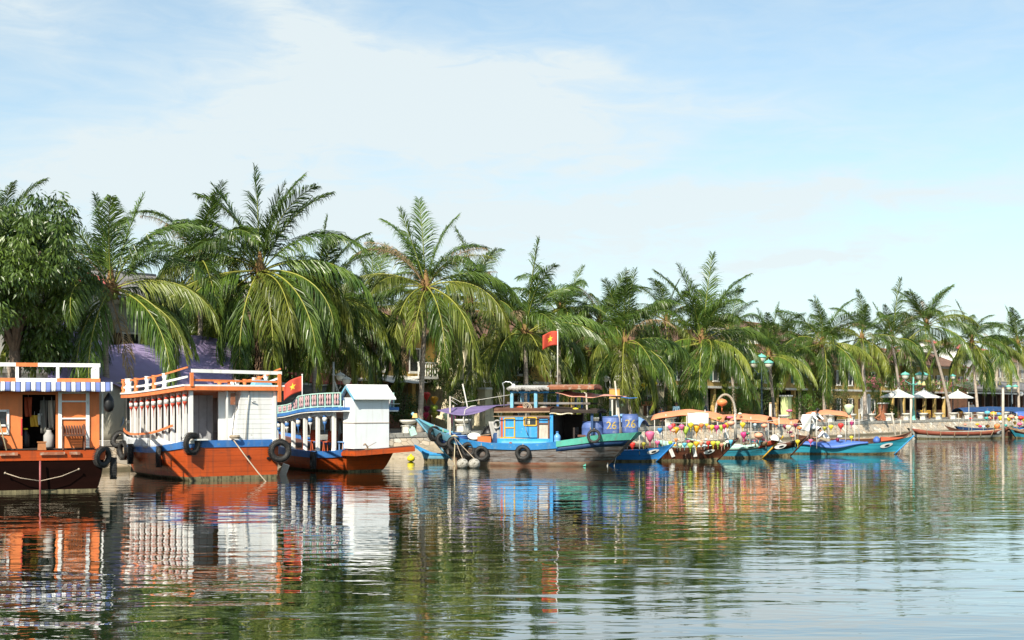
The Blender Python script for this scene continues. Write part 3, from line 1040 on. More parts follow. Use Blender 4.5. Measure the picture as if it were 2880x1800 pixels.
palm(1575, 885, 1570, 7.5, 'slim palm standing back, directly behind the red flag of the fishing boat', 1.0, 31, (2, 5, 6, 6, 4, 1, 0))
palm(1688, 905, 1672, 6.5, 'palm with greyish drooping tips standing back, right of the red flag', 0.98, 37, (1, 5, 5, 6, 5, 3, 0))
palm(1757, 962, 1778, 2.8, 'palm with one broad front frond, right behind the numbered blue barrels', 1.05, 41, (1, 3, 5, 5, 3, 3, 0),
     explicit=[('hang', 0, -98, -6, 1.1), ('hang', 1, -50, 4, 1.05), ('low', 0, 170, 8, 1.0), ('spear', 1, 40, 0, 1.25), ('hang', 3, -140, 0, 1.0)])
palm(1874, 900, 1872, 7.0, 'palm in the second row, half hidden left of the tall dense palm above the arch', 0.95, 43, (1, 4, 5, 6, 5, 3, 0))
palm(1974, 956, 1990, 2.6, 'tall dense palm rising above the big lantern in the rope arch', 1.28, 47, (1, 4, 4, 5, 5, 1, 1), spin=0.2,
     explicit=[('spear', 0, 20, 0, 1.3), ('spear', 2, 170, -4, 1.2), ('young', 0, 165, -4, 1.1), ('young', 1, 12, 0, 1.1), ('low', 1, 4, 8, .95), ('hang', 1, -60, 4, .95), ('hang', 3, -100, 0, .95)])
palm(2052, 930, 2068, 9.0, 'low dull palm standing back behind the dark street lamp', 0.95, 53, (1, 3, 5, 6, 4, 1, 1))
palm(2163, 998, 2180, 2.6, 'small palm with a bright yellowish arching frond beside the dark street lamp', 0.92, 59, (2, 4, 3, 3, 4, 1, 0),
     explicit=[('spear', 1, 10, 0, 1.2), ('spear', 2, 170, 0, 1.1), ('mid', 4, -15, 0, 1.0), ('hang', 0, -40, 4, 1.0)])
palm(2314, 962, 2320, 2.4, 'palm with fanned upright fronds behind the orange awning nearest the seated rower', 1.08, 61, (1, 5, 4, 4, 5, 2, 0), spin=0.5,
     explicit=[('young', 2, 170, -10, 1.0), ('young', 1, 8, 0, 1.0), ('hang', 1, -65, 4, 1.0), ('hang', 3, -95, -4, 1.0)])
palm(2424, 950, 2435, 3.0, 'palm with a thick pale trunk beside two white pillars', 0.95, 67, (2, 4, 4, 5, 5, 1, 1), trunk_r=0.21)
palm(2508, 955, 2538, 1.8, 'palm whose slender trunk crosses the cream parasol nearest the white pillars', 1.02, 71, (1, 4, 5, 3, 1, 2, 0),
     explicit=[('spear', 0, 0, 0, 1.5), ('old', 0, 20, 0, 1.0)])
palm(2606, 915, 2674, 2.0, 'palm with a strongly slanting trunk between two cream parasols', 1.16, 73, (1, 4, 5, 3, 0, 3, 0), spin=1.3,
     explicit=[('young', 1, 165, -4, 1.0), ('young', 0, 5, -4, 1.0), ('old', 1, 2, -6, 1.0), ('low', 0, 4, 10, 1.0), ('hang', 1, -35, 4, 1.0)])
palm(2733, 962, 2752, 3.4, 'palm with long front fronds in front of the dark restaurant roof', 1.16, 79, (2, 5, 3, 4, 4, 1, 0), spin=0.7,
     explicit=[('low', 1, 2, 6, 1.05), ('hang', 1, -50, 6, 1.1), ('hang', 3, -85, 0, 1.1), ('hang', 0, -25, 8, 1.1), ('low', 3, 174, 8, 1.0)])
palm(2862, 965, 2866, 2.6, 'rightmost palm, its slim trunk beside a round white hanging lamp', 1.14, 83, (2, 6, 5, 5, 4, 2, 0))
palm(2968, 930, 2975, 4.0, 'palm cut by the right edge of the picture', 1.1, 87, (2, 5, 5, 5, 5, 1, 0))
# second row, standing back and mostly covered
for px, py, off, lab, seed, sc in [
        (660, 905, 8.5, 'palm whose fronds fill the gap behind the shaggy trunk of the tallest palm', 92, 0.9),
        (965, 905, 9.0, 'palm deep in shade behind the grey awning and its lamp post', 93, 0.9),
        (1640, 985, 9.5, 'palm low in the second row above the salmon awning', 96, 0.9),
        (2245, 975, 9.0, 'palm in the second row above the lime green pillar', 98, 0.95),
        (2560, 985, 10.0, 'palm in the second row above the teal street lamp', 101, 1.0),
        (2800, 990, 10.0, 'palm in the second row above the dark restaurant', 102, 1.0)]:
    palm(px, py, px + 6, off, lab, sc, seed, (1, 3, 4, 5, 3, 1, 0))


# ------------------------------------------------------------------ broad-leaved tree, garden trees, bushes
def leaf_cloud(mb, rg, centres, n_each, spread, ll, lw, droopy=0.7):
    """sprays of small pointed leaves round many twig ends"""
    for c, sz in centres:
        for k in range(n_each):
            v = Vector((rg.gauss(0, 1), rg.gauss(0, 1), rg.gauss(0, 0.8)))
            v = v.normalized() * (rg.random() ** 0.5) * spread * sz
            p = c + v
            d = v.normalized() * 0.7 + Vector((rg.uniform(-.5, .5), rg.uniform(-.5, .5), -droopy + rg.uniform(-.4, .4)))
            d.normalize()
            w = d.cross(Vector((rg.uniform(-1, 1), rg.uniform(-1, 1), rg.uniform(-.3, 1))))
            if w.length < 1e-3:
                continue
            w = w.normalized() * lw * rg.uniform(.7, 1.2)
            l = ll * rg.uniform(.7, 1.25)
            m1 = p + d * l * .5
            tip = p + d * l + Vector((0, 0, -0.12 * l))
            i0 = len(mb.v)
            mb.v.extend([tuple(p), tuple(m1 + w), tuple(tip), tuple(m1 - w)])
            mb.f.append((i0, i0 + 1, i0 + 2, i0 + 3))
            mb.m.append(0)
            mb.sm.append(False)


def tree(name, label, cat, base, h, rx, rz, zc, seed, m, n_sprays=150, n_each=34, spread=0.5, ll=0.2, lw=0.035, trunk_r=0.16, group=None, droopy=0.7, lobes=9):
    t = thing(name, label, cat, base, 0, group)
    rg = random.Random(seed)
    mb = MB()
    mb.tube([(0, 0, -0.1), (0.05, 0, h * .22), (-0.05, 0.08, h * .45), (0.06, 0, h * .62)], [trunk_r * 1.3, trunk_r, trunk_r * .8, trunk_r * .45], 9)
    lob = []
    for k in range(lobes):
        a = 2.4 * k + rg.uniform(-.3, .3)
        rr = rx * rg.uniform(0.35, 0.74)
        z = zc + rz * rg.uniform(-0.75, 0.75)
        q = Vector((math.cos(a) * rr, math.sin(a) * rr, z))
        lob.append((q, rg.uniform(0.26, 0.42) * rx))
        mid = Vector((q.x * .35, q.y * .35, (h * .4 + z) / 2 + .1))
        mb.tube([(0, 0, h * .3 + .03 * k), mid, q], [trunk_r * .5, trunk_r * .34, trunk_r * .12], 6)
    lob.append((Vector((0, 0, zc + rz * .55)), rx * .45))
    mb.build('trunk', M['treebark'], t)
    mb = MB()
    cs = []
    for k in range(n_sprays):
        q, r = lob[rg.randrange(len(lob))]
        v = Vector((rg.gauss(0, 1), rg.gauss(0, 1), rg.gauss(0, .85))).normalized() * r * rg.uniform(0.72, 1.05)
        cs.append((q + v, rg.uniform(.7, 1.3)))
    leaf_cloud(mb, rg, cs, n_each, spread, ll, lw, droopy)
    mb.build('crown', m, t, fixn=False)
    return t


d = 50.6
tree('broadleaf_tree', 'broad dark green leafy tree rising behind the orange houseboat at the far left', 'tree', P(40, 1195, d), 8.7, 3.2, 3.5, 5.5, 4, M['leaf_tree'],
     620, 52, 0.40, 0.25, 0.040, 0.22, droopy=0.95, lobes=17)


def bush(px, off, r, h, label, seed, m='leaf_bush', n=60, each=36, flowers=False, name='green_bush', z0=0.0, group='bushes along the promenade', ll=0.13):
    """a rounded shrub with its own stems; pink blossom when asked"""
    t = thing(name, label, 'bush', Q(qs(px, off), off, QUAY_Z + z0), 0, group)
    rg = random.Random(seed)
    mb = MB()
    for k in range(7):
        a = rg.uniform(0, 6.28)
        mb.tube([(0, 0, -.05), (math.cos(a) * r * .3, math.sin(a) * r * .3, h * .45), (math.cos(a) * r * .6, math.sin(a) * r * .6, h * .8)], [.035, .025, .01], 5)
    mb.build('stem', M['treebark'], t)
    mb = MB()
    cs = []
    for k in range(n):
        v = Vector((rg.gauss(0, 1), rg.gauss(0, 1), rg.gauss(0, 1))).normalized() * rg.uniform(.5, 1.0)
        cs.append((Vector((v.x * r, v.y * r, h * .55 + v.z * h * .45)), rg.uniform(.6, 1.3)))
    leaf_cloud(mb, rg, cs, each, 0.28 * min(r, 1.6), ll, ll * .2, 0.3)
    mb.build('foliage', M[m], t, fixn=False)
    if flowers:
        mb = MB()
        for k in range(n // 2):
            v = Vector((rg.gauss(0, 1), rg.gauss(0, 1) - .8, rg.gauss(0, .8))).normalized() * rg.uniform(.85, 1.1)
            leaf_cloud(mb, rg, [(Vector((v.x * r, v.y * r, h * .55 + v.z * h * .45)), .6)], 14, 0.22, 0.10, 0.035, 0.0)
        mb.build('blossom', M['flower'], t, fixn=False)
    return t


for args in [
        (1292, 5.0, 1.05, 3.1, 'bright green rounded bush behind the violet awning', 201, 'leaf_bush', 90, 44),
        (1010, 6.5, 1.2, 3.0, 'dark shrub beside the lamp post behind the white gabled cabin', 202, 'leaf_dark', 70, 36),
        (1130, 6.0, 1.0, 2.6, 'dark shrub left of the pale bare palm trunk', 203, 'leaf_dark', 60, 36),
        (1560, 6.5, 1.2, 3.0, 'shrub seen through the open upper deck of the fishing boat', 204, 'leaf_bush', 70, 36),
        (1680, 5.0, 0.9, 1.7, 'low shrub behind the stern shelter of the fishing boat', 205, 'leaf_bush', 50, 36),
        (1905, 6.0, 1.3, 3.2, 'green shrub behind the person in a pale blue shirt', 206, 'leaf_bush', 80, 36),
        (1955, 5.0, 1.0, 2.6, 'bright shrub left of the rope arch', 207, 'leaf_bush', 60, 36),
        (2060, 5.5, 1.5, 3.4, 'leafy shrub right of the rope arch', 208, 'leaf_bush', 90, 36),
        (2140, 7.0, 1.5, 3.6, 'tall shrub behind the dark street lamp', 209, 'leaf_dark', 80, 36),
        (2262, 5.0, 1.4, 3.0, 'shrub right of the lime green pillar', 210, 'leaf_bush', 80, 36),
        (2350, 6.0, 1.6, 3.4, 'tall shrub behind the pale green hanging lantern', 211, 'leaf_dark', 80, 36),
        (2465, 5.0, 1.3, 3.2, 'bright leafy shrub beside the dark red pillar', 212, 'leaf_bush', 80, 36)]:
    bush(*args)
bush(2508, 2.6, 0.75, 1.7, 'small clipped round bush under the cream parasol nearest the white pillars', 213, 'leaf_dark', 50, 40)
for px, off, r, h, lab, seed in [
        (2545, 8.5, 2.2, 1.9, 'pink flowering bougainvillea above the parasol nearest the white pillars', 221),
        (2625, 8.5, 2.4, 1.9, 'pink flowering bougainvillea above the middle parasol', 222),
        (2700, 8.5, 2.2, 1.9, 'pink flowering bougainvillea above the parasol beside the slanting trunk', 223),
        (2455, 7.5, 1.2, 1.6, 'small pink flowering bougainvillea left of the parasols', 224)]:
    bush(px, off, r, h, lab, seed, 'leaf_bush', 80, 34, True, 'bougainvillea', 2.9, 'bougainvillea over the restaurant front')
# background garden trees that close the gaps between the palms
for px, off, h, rx, rz, lab, seed in [
        (1425, 11.5, 6.4, 2.6, 2.2, 'dark garden tree left of the reddish palm trunk', 235),
        (1850, 12, 6.6, 2.8, 2.2, 'dark garden tree right of the white balcony wall', 237),
        (2240, 13, 6.8, 3.2, 2.3, 'dark garden tree above the lime green pillar', 239),
        (2400, 13, 6.8, 3.2, 2.3, 'dark garden tree left of the thick pale trunk', 240),
        (520, 11, 6.5, 2.6, 2.2, 'dark garden tree under the palms right of the bent trunk', 231),
        (800, 11, 6.0, 2.4, 2.0, 'dark garden tree behind the small waving flag', 232),
        (1260, 11.5, 6.0, 2.6, 2.0, 'dark garden tree above the violet awning', 234),
        (2060, 12, 6.6, 3.2, 2.3, 'dark garden tree right of the tall dense palm', 238)]:
    tree('garden_tree', lab, 'tree', Vector(Q(qs(px, off), off, QUAY_Z)), h, rx, rz, h - rz * .95, seed, M['leaf_dark'], 130, 34, 0.5, 0.26, 0.05, 0.13, 'garden trees behind the palms')
# ------------------------------------------------------------------ hulls
def smooth01(x):
    x = max(0.0, min(1.0, x))
    return x * x * (3 - 2 * x)


class Hull:
    """a boat shell described by curves along its length u (stern 0 .. bow L); +y is the port side"""

    def __init__(self, L, hw, hw_wl, zt, bow_rake=0.8, stern_rake=0.2, belly=0.5):
        self.L, self.hw, self.hww, self.zt = L, hw, hw_wl, zt
        self.br, self.sr, self.belly = bow_rake, stern_rake, belly

    def pt(self, u, f, side=1, out=0.0):
        """f: 1 at the rail, 0 at the waterline, -1 at the keel"""
        zt = self.zt(u)
        wt, ww = self.hw(u), self.hww(u)
        if f >= 0:
            z = zt * f
            w = ww + (wt - ww) * (f ** self.belly if f > 0 else 0)
        else:
            z = 0.55 * f
            w = ww * (1 + f) ** 0.6 if f > -1 else 0.0
        k = 1 - max(f, -1.0)
        x = u - self.br * k * smooth01((u - 0.55 * self.L) / (0.45 * self.L)) ** 2 + self.sr * k * smooth01(1 - u / (0.35 * self.L)) ** 2
        return Vector((x, side * (w + out), z))

    def shell(self, parent, mats, foot=0.13, n=30, name='hull', panel=None, name_foot=None, inner=True, depth=0.5):
        """outer planking with a weedy foot near the waterline; inner lining when the boat is open"""
        mb = MB()
        fs = [1.0, 0.85, 0.7, 0.5, 0.3, foot, 0.0, -0.5, -1.0]
        us = [self.L * i / n for i in range(n + 1)]
        mb.smooth = True
        for side in (1, -1):
            rows = [[mb.vert(self.pt(u, f, side)) for f in fs] for u in us]
            for i in range(n):
                for j in range(len(fs) - 1):
                    mb.mi = 1 if fs[j + 1] < foot - 1e-6 else 0
                    mb.face((rows[i][j], rows[i + 1][j], rows[i + 1][j + 1], rows[i][j + 1]))
        mb.smooth = False
        for u in (0, self.L):
            for j in range(len(fs) - 1):
                mb.mi = 1 if fs[j + 1] < foot - 1e-6 else 0
                mb.poly([self.pt(u, fs[j], 1), self.pt(u, fs[j], -1), self.pt(u, fs[j + 1], -1), self.pt(u, fs[j + 1], 1)])
        if inner:
            mb.mi = 2
            fi = [1.0, 0.8, depth]
            for side in (1, -1):
                for i in range(n):
                    for j in range(2):
                        q = [(us[i], fi[j]), (us[i + 1], fi[j]), (us[i + 1], fi[j + 1]), (us[i], fi[j + 1])]
                        pts = []
                        for (u, f) in q:
                            p = self.pt(u, f, side)
                            w = max(0.0, abs(p.y) - 0.05)
                            pts.append(Vector((p.x, side * w, p.z)))
                        mb.poly(pts)
        o = mb.build(name, mats, parent, fixn=False)
        return o

    def rail(self, parent, m, f0, out=0.03, inn=0.05, u0=0.0, u1=None, n=30, name='rubbing_strake', up=0.03, ends=True):
        """a plank band that wraps the top of the hull from f0 up to the rail"""
        u1 = self.L if u1 is None else u1
        mb = MB()
        mb.smooth = False
        for side in (1, -1):
            rows = []
            for i in range(n + 1):
                u = u0 + (u1 - u0) * i / n
                a = self.pt(u, 1, side, out)
                b = self.pt(u, f0, side, out)
                c = self.pt(u, 1, side)
                iy = max(0.0, abs(c.y) - inn)
                c1 = Vector((c.x, side * iy, c.z + up))
                c2 = Vector((c.x, side * iy, c.z - 0.10))
                rows.append([mb.vert(b), mb.vert(a + Vector((0, 0, up))), mb.vert(c1), mb.vert(c2)])
            for i in range(n):
                for j in range(3):
                    mb.face((rows[i][j], rows[i + 1][j], rows[i + 1][j + 1], rows[i][j + 1]))
        if ends:
            for u in (u0, u1):
                if self.hw(u) > 0.12:
                    a, b = self.pt(u, 1, 1, out), self.pt(u, f0, 1, out)
                    a2, b2 = self.pt(u, 1, -1, out), self.pt(u, f0, -1, out)
                    dx = -0.03 if u == u0 else 0.03
                    mb.prism([a + Vector((0, 0, up)), a2 + Vector((0, 0, up)), b2, b], (dx, 0, 0))
        return mb.build(name, m, parent, fixn=True)

    def deck(self, parent, m, f=0.8, u0=0.05, u1=None, n=24, name='deck', camber=0.03):
        u1 = self.L - 0.1 if u1 is None else u1
        mb = MB()
        rows = []
        for i in range(n + 1):
            u = u0 + (u1 - u0) * i / n
            p = self.pt(u, f, 1)
            w = max(0.01, p.y - 0.03)
            rows.append([mb.vert((p.x, w, p.z)), mb.vert((p.x, 0, p.z + camber)), mb.vert((p.x, -w, p.z))])
        for i in range(n):
            for j in range(2):
                mb.face((rows[i][j], rows[i][j + 1], rows[i + 1][j + 1], rows[i + 1][j]))
        return mb.build(name, m, parent)


def const(v):
    return lambda u: v


def tyre(host, local, axis, Rr, r, label, group, hang=None, squash=1.0):
    """a rubber tyre hung on its rope as a fender: a thing of its own"""
    w = frame(host) @ Vector(local)
    ax = frame(host).to_3x3() @ Vector(axis)
    t = thing('tyre_fender', label, 'tyre fender', w, 0, group)
    mb = MB()
    mb.torus((0, 0, 0), Rr, r, ax, 28, 12, squash)
    for k in range(40):                       # tread blocks round the rim
        a = 2 * math.pi * k / 40
        rm = Vector((0, 0, 1)).rotation_difference(ax.normalized()).to_matrix()
        p = rm @ Vector(((Rr + r * .97) * math.cos(a), (Rr + r * .97) * math.sin(a), 0))
        q = rm @ Vector(((Rr + r * .97) * math.cos(a), (Rr + r * .97) * math.sin(a), r * 1.1 * squash))
        mb.beam(p - (q - p), q, 0.02, 0.02)
    mb.build('tyre', M['rubber'], t)
    if hang is not None:
        h = frame(host) @ Vector(hang) - w
        mb = MB()
        mb.tube([Vector((0, 0, Rr - r * .9)), h * .55 + Vector((0, 0, Rr * .35)), h], 0.02, 6)
        mb.build('rope', M['rope'], t)
    return t


def slab_roof(parent, outline, z, th, m, name):
    mb = MB()
    mb.prism([(x, y, z(x, y)) for x, y in outline], (0, 0, th))
    return mb.build(name, m, parent)


def star_pts(c, ux, uy, r):
    out = []
    for k in range(10):
        a = math.pi / 2 + k * math.pi / 5
        q = r if k % 2 == 0 else r * 0.40
        out.append(Vector(c) + Vector(ux) * (q * math.cos(a)) + Vector(uy) * (q * math.sin(a)))
    return out


def flag(pos, w, h, label, pole_h, pole_r=0.018, dirx=-1, sag=0.15, seed=0, pole_m='nylon'):
    """red flag with a yellow star, flying from its own staff; pos is the foot of the staff"""
    t = thing('flag', label, 'flag', pos, 0, 'red star flags on the boats')
    mb = MB()
    mb.tube([(0, 0, 0), (0, 0, pole_h)], pole_r, 8)
    mb.ball((0, 0, pole_h), pole_r * 1.8, 8)
    mb.build('flagpole', M[pole_m], t)

    def fn(u, v, lift=0.0):
        x = dirx * u * w
        y = 0.10 * w * math.sin(7 * u + seed + v) * u ** .6 - 0.25 * w * u + lift
        z = pole_h - 0.05 - h * (1 - v) - sag * u * u + 0.04 * w * math.sin(5 * u + 2 + seed)
        return Vector((x, y, z))
    mb = MB()
    mb.grid(fn, 16, 10, 0.008)
    mb.build('cloth', M['flagred'], t)
    for sgn, nm in ((-1, 'star'), (1, 'star')):
        mb = MB()
        c2 = [(0.5 + 0.21 * h / w * math.sin(2 * math.pi * k / 10) * (1 if k % 2 == 0 else .4), 0.5 + 0.26 * math.cos(2 * math.pi * k / 10) * (1 if k % 2 == 0 else .4)) for k in range(10)]
        cen = fn(.5, .5, sgn * 0.016)
        for k in range(10):
            a, b = c2[k], c2[(k + 1) % 10]
            mb.poly([cen, fn(a[0], a[1], sgn * 0.016), fn(b[0], b[1], sgn * 0.016)])
        mb.build(nm, M['flagyellow'], t)
    return t


def baluster_profile(r):
    return [(r * .7, 0), (r, .06), (r * .6, .14), (r * .95, .34), (r * .55, .6), (r * .95, .82), (r * .7, .93), (r, 1.0)]


# ================================================================== orange houseboat at the far left, seen from the stern
def houseboat():
    h = Vector((-0.34, 0.94, 0)).normalized()
    rz = math.atan2(h.y, h.x)
    c = P(113, 1385, 38.2)
    t = thing('houseboat', 'orange houseboat with a striped awning and open doorway, moored stern-on at the far left', 'houseboat', (c.x, c.y, 0), rz)
    H = Hull(10.0, cr([0, .6, 3, 6, 8.2, 9.4, 10], [1.82, 1.86, 1.95, 1.85, 1.3, .6, .06]), cr([0, 3, 6, 9, 10], [1.55, 1.7, 1.6, .5, .03]),
             cr([0, 5, 8, 10], [1.22, 1.10, 1.35, 1.8]), 1.2, 0.12)
    H.shell(t, [M['darkhull'], M['hull_foot'], M['darkhull']], foot=0.06, inner=False)
    H.rail(t, M['orange_hull'], 0.78, 0.04, 0.2, name='orange_strake')
    H.deck(t, M['brown'], 0.99)
    zf = 1.26
    Y = lambda px: -(px - 113) / 89.0
    # faded boards let into the transom strake
    for a, b in ((12, 58), (112, 175), (186, 214)):
        mb = MB()
        mb.box((-0.080, (Y(a) + Y(b)) / 2, 1.16), (0.03, abs(Y(a) - Y(b)), 0.09))
        mb.build('worn_board', M['rust'], t)
    # cabin: rear wall in pieces round the doorway and the little window, then side walls
    u = 0.55
    zt = 3.02
    mb = MB()
    ya, yb = Y(-52), Y(-6)

    def wallpiece(y0, y1, z0, z1):
        mb.box((u, (y0 + y1) / 2, (z0 + z1) / 2), (0.06, abs(y0 - y1), z1 - z0))
    wallpiece(Y(-52), Y(-10), zf, zt)
    wallpiece(Y(-10), Y(28), zf, 2.02)
    wallpiece(Y(-10), Y(28), 2.42, zt)
    wallpiece(Y(28), Y(68), zf, zt)
    wallpiece(Y(152), Y(262), zf, zt)
    wallpiece(Y(68), Y(152), 2.92, zt)
    for s in (1, -1):
        mb.box((3.6, s * 1.66, (zf + zt) / 2), (6.1, 0.06, zt - zf))
    mb.box((6.62, 0, (zf + zt) / 2), (0.06, 3.26, zt - zf))
    mb.build('cabin_wall', M['orange_wall'], t)
    mb = MB()
    mb.box((3.6, 0, zt + .05), (6.5, 3.6, 0.10))
    mb.build('cabin_roof', M['white'], t)
    mb = MB()
    mb.box((0.50, -1.79, 2.2), (0.05, 0.05, 1.75), rot=(0.0, 0, 0))
    mb.build('corner_batten', M['white'], t)
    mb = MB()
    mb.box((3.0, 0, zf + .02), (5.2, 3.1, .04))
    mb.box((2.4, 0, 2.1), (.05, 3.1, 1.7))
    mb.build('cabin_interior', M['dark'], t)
    # window
    mb = MB()
    yc = (Y(-10) + Y(32)) / 2
    for (cy, cz, sy, sz) in ((yc, 2.44, .55, .06), (yc, 2.0, .55, .06), (Y(-10), 2.2, .06, .5), (Y(32), 2.1, .07, .75), (yc, 1.76, .55, .05)):
        mb.box((u - 0.05, cy, cz), (0.05, sy, sz))
    w = mb.build('window', M['white'], t)
    mb = MB()
    mb.box((u + 0.02, yc, 2.22), (0.01, .46, .42))
    mb.build('pane', M['pane'], w)
    # door leaf, hooked open against the wall
    mb = MB()
    y0, y1 = Y(163), Y(234)
    for y in (y0, y1):
        mb.box((u - 0.06, y, 2.14), (0.05, 0.105, 1.74))
    for z in (2.98, 2.72, 2.20):
        mb.box((u - 0.06, (y0 + y1) / 2, z), (0.045, abs(y0 - y1) - 0.07, 0.045))
    mb.build('door_frame', M['white'], t)
    mb = MB()
    mb.box((u - 0.035, Y(262) + .02, 2.14), (0.03, 0.09, 1.72))
    mb.build('corner_board', M['orange'], t)
    # red strip on the door jamb
    mb = MB()
    mb.box((u - .04, Y(66), 1.95), (.03, .03, .5))
    mb.build('jamb_strip', mat('red_jamb_paint', (.5, .03, .04), .5), t)
    # awning: striped valance
    st = stripemat('blue_white_striped_canvas', [(.40, (.13, .18, .42)), (.08, (.015, .02, .05)), (.17, (.74, .74, .72)), (.05, (.25, .32, .52)), (.16, (.74, .74, .72)), (.14, (.04, .06, .14))], 0.282, 1)
    mb = MB()
    def val(a, b):
        y = Y(-54) + (Y(297) - Y(-54)) * a
        return Vector((-0.16 - 0.03 * math.sin(40 * a) * (1 - b) + .12 * b, y, 3.02 + 0.27 * b + 0.012 * math.sin(33 * a)))
    mb.grid(val, 90, 4, 0.012)
    mb.grid(lambda a, b: Vector((-0.04 + 0.7 * b, Y(-54) + (Y(297) - Y(-54)) * a, 3.292 + .03 * b)), 20, 2, 0.012)
    mb.build('striped_awning', st, t)
    # dark gap under the awning at the right and a hanging black bag
    o = thing('black_bag', 'black plastic sack hanging under the right end of the striped awning', 'bag', frame(t) @ Vector((0.25, Y(288), 2.99)), 0)
    mb = MB()
    mb.lathe([(.02, -.0), (.06, -.06), (.15, -.2), (.17, -.42), (.12, -.55), (.02, -.6)], (0, 0, 0), 10)
    mb.build('sack', M['black'], o)
    # roof railing, painted in alternating lengths
    zb, zr = 3.36, 3.82
    for a, b, z, m in ((-52, 52, zr, 'white'), (52, 107, zr, 'orange'), (107, 266, zr, 'white'), (-52, 52, zb, 'orange'), (52, 155, zb, 'white'), (155, 266, zb, 'orange')):
        mb = MB()
        mb.box((0.32, (Y(a) + Y(b)) / 2, z), (0.06, abs(Y(a) - Y(b)), 0.115))
        mb.build('roof_rail', M[m], t)
    for px in (-50, 55, 157, 259):
        mb = MB()
        mb.box((0.325, Y(px), 3.59), (0.055, 0.095, 0.345))
        mb.build('rail_post', M['white'], t)
    for s in (1, -1):
        mb = MB()
        mb.box((3.4, s * 1.66, zr), (6.0, .06, .11))
        mb.box((3.4, s * 1.66, zb), (6.0, .06, .11))
        for k in range(1, 6):
            mb.box((.4 + k * 1.2, s * 1.66, 3.59), (.06, .06, .345))
        mb.build('side_rail', M['white'], t)
    # rudder stock and the steering lines
    mb = MB()
    mb.tube([(-0.16, 0, -.5), (-0.16, 0, 0.95)], 0.028, 8)
    mb.build('rudder_stock', mat('pinkish_red_pipe', (.32, .09, .09), .5), t)
    mb = MB()
    mb.tube([(-.10, Y(27), .60), (-.16, .55, .45), (-.17, 0, .35)], 0.014, 6)
    mb.tube([(-.17, 0, .35), (-.16, -.6, .48), (-.10, Y(210), .68)], 0.014, 6)
    mb.ball((-.10, Y(27), .60), .035, 8)
    mb.ball((-.10, Y(210), .68), .035, 8)
    mb.build('steering_line', M['rope'], t)
    F_ = frame(t)
    # folding slatted chair on the stern deck
    ch = thing('folding_chair', 'brown slatted folding chair on the stern deck of the houseboat', 'chair', F_ @ Vector((0.22, Y(197), zf)), rz)
    mb = MB()
    for k in range(7):
        mb.beam((-.20 + .055 * k, -.24, .42 + .006 * k), (-.20 + .055 * k, .24, .42 + .006 * k), .04, .018)
    mb.build('seat', M['brown'], ch)
    mb = MB()
    for k in range(8):
        y = -.22 + .063 * k
        mb.beam((.16, y, .46), (.30, y + .01, .84), .035, .018)
    mb.beam((.30, -.25, .85), (.30, .25, .85), .04, .03)
    mb.build('backrest', M['brown'], ch)
    for y in (-.25, .25):
        mb = MB()
        mb.beam((-.22, y, 0), (.28, y, .80), .03)
        mb.build('leg', M['brown'], ch)
        mb = MB()
        mb.beam((.22, y * .9, 0), (-.24, y * .9, .43), .03)
        mb.build('leg', M['brown'], ch)
    ch.scale = (1.2, 1.22, 1.0)
    o = thing('wooden_box', 'small orange wooden box on the sill of the houseboat doorway', 'box', F_ @ Vector((.30, Y(117), zf)), rz)
    mb = MB()
    mb.box((0, 0, .11), (.22, .25, .22), taper=.88)
    mb.box((0, 0, .235), (.24, .27, .03))
    mb.build('box', mat('orange_brown_wood', (.42, .17, .06), .6), o)
    # things hanging in the doorway
    for px, z0, z1, w_, m, lab in ((122, 2.75, 1.75, .20, 'greytarp', 'grey cloth hanging in the houseboat doorway beside a yellow one'),
                                   (98, 2.30, 1.95, .24, 'yellowtrim', 'yellow cloth bundle hanging in the houseboat doorway'),
                                   (142, 2.75, 1.85, .18, 'palewood', 'beige coat hanging at the right jamb of the houseboat doorway'),
                                   (112, 2.35, 2.0, .10, 'whitecloth', 'small white towel hanging in the houseboat doorway'),
                                   (82, 2.85, 2.25, .2, 'redtarp', 'dull red cloth hanging at the left jamb of the houseboat doorway')):
        o = thing('hanging_cloth', lab, 'cloth', F_ @ Vector((.9, Y(px), 0)), rz, 'clothes hanging in the houseboat doorway')
        mb = MB()
        mb.grid(lambda a, b: Vector((.04 * math.sin(9 * a + 3 * b), w_ * (a - .5) * (1 - .25 * b * math.sin(3 * a)), z0 + (z1 - z0) * b)), 10, 8, 0.012)
        mb.build('cloth', M[m], o)
        mb = MB()
        mb.tube([(0, 0, z0), (0, 0, z0 + .12)], .008, 5)
        mb.build('hook', M['steel'], o)
    for px, z, r, lab in ((75, 1.75, .13, 'dark jar on the floor of the houseboat doorway, left side'), (135, 1.5, .16, 'pale plastic canister on the floor of the houseboat doorway, right side')):
        o = thing('container', lab, 'container', F_ @ Vector((.85, Y(px), zf + .04)), rz)
        mb = MB()
        mb.lathe([(r * .8, 0), (r, .05), (r, .38), (r * .5, .5), (r * .5, .56)], (0, 0, 0), 12)
        mb.build('vessel', M['greyplaster'] if px > 100 else M['black'], o)
        mb = MB()
        mb.lathe([(r * .55, .56), (r * .55, .61)], (0, 0, 0), 12)
        mb.build('cap', M['yellowbuoy'] if px < 100 else M['black'], o)
    # black sack and a boat pole at the far left
    o = thing('black_bag', 'black shiny sack slumped on the stern deck at the left edge', 'bag', F_ @ Vector((.28, Y(2), zf)), rz)
    mb = MB()
    mb.lathe([(.14, 0), (.26, .08), (.25, .25), (.16, .42), (.05, .52), (.08, .58)], (0, 0, 0), 11)
    mb.build('sack', M['black'], o)
    o = thing('boat_pole', 'pale bamboo pole leaning on the houseboat wall at the left edge', 'pole', F_ @ Vector((-.02, Y(30), zf)), rz)
    mb = MB()
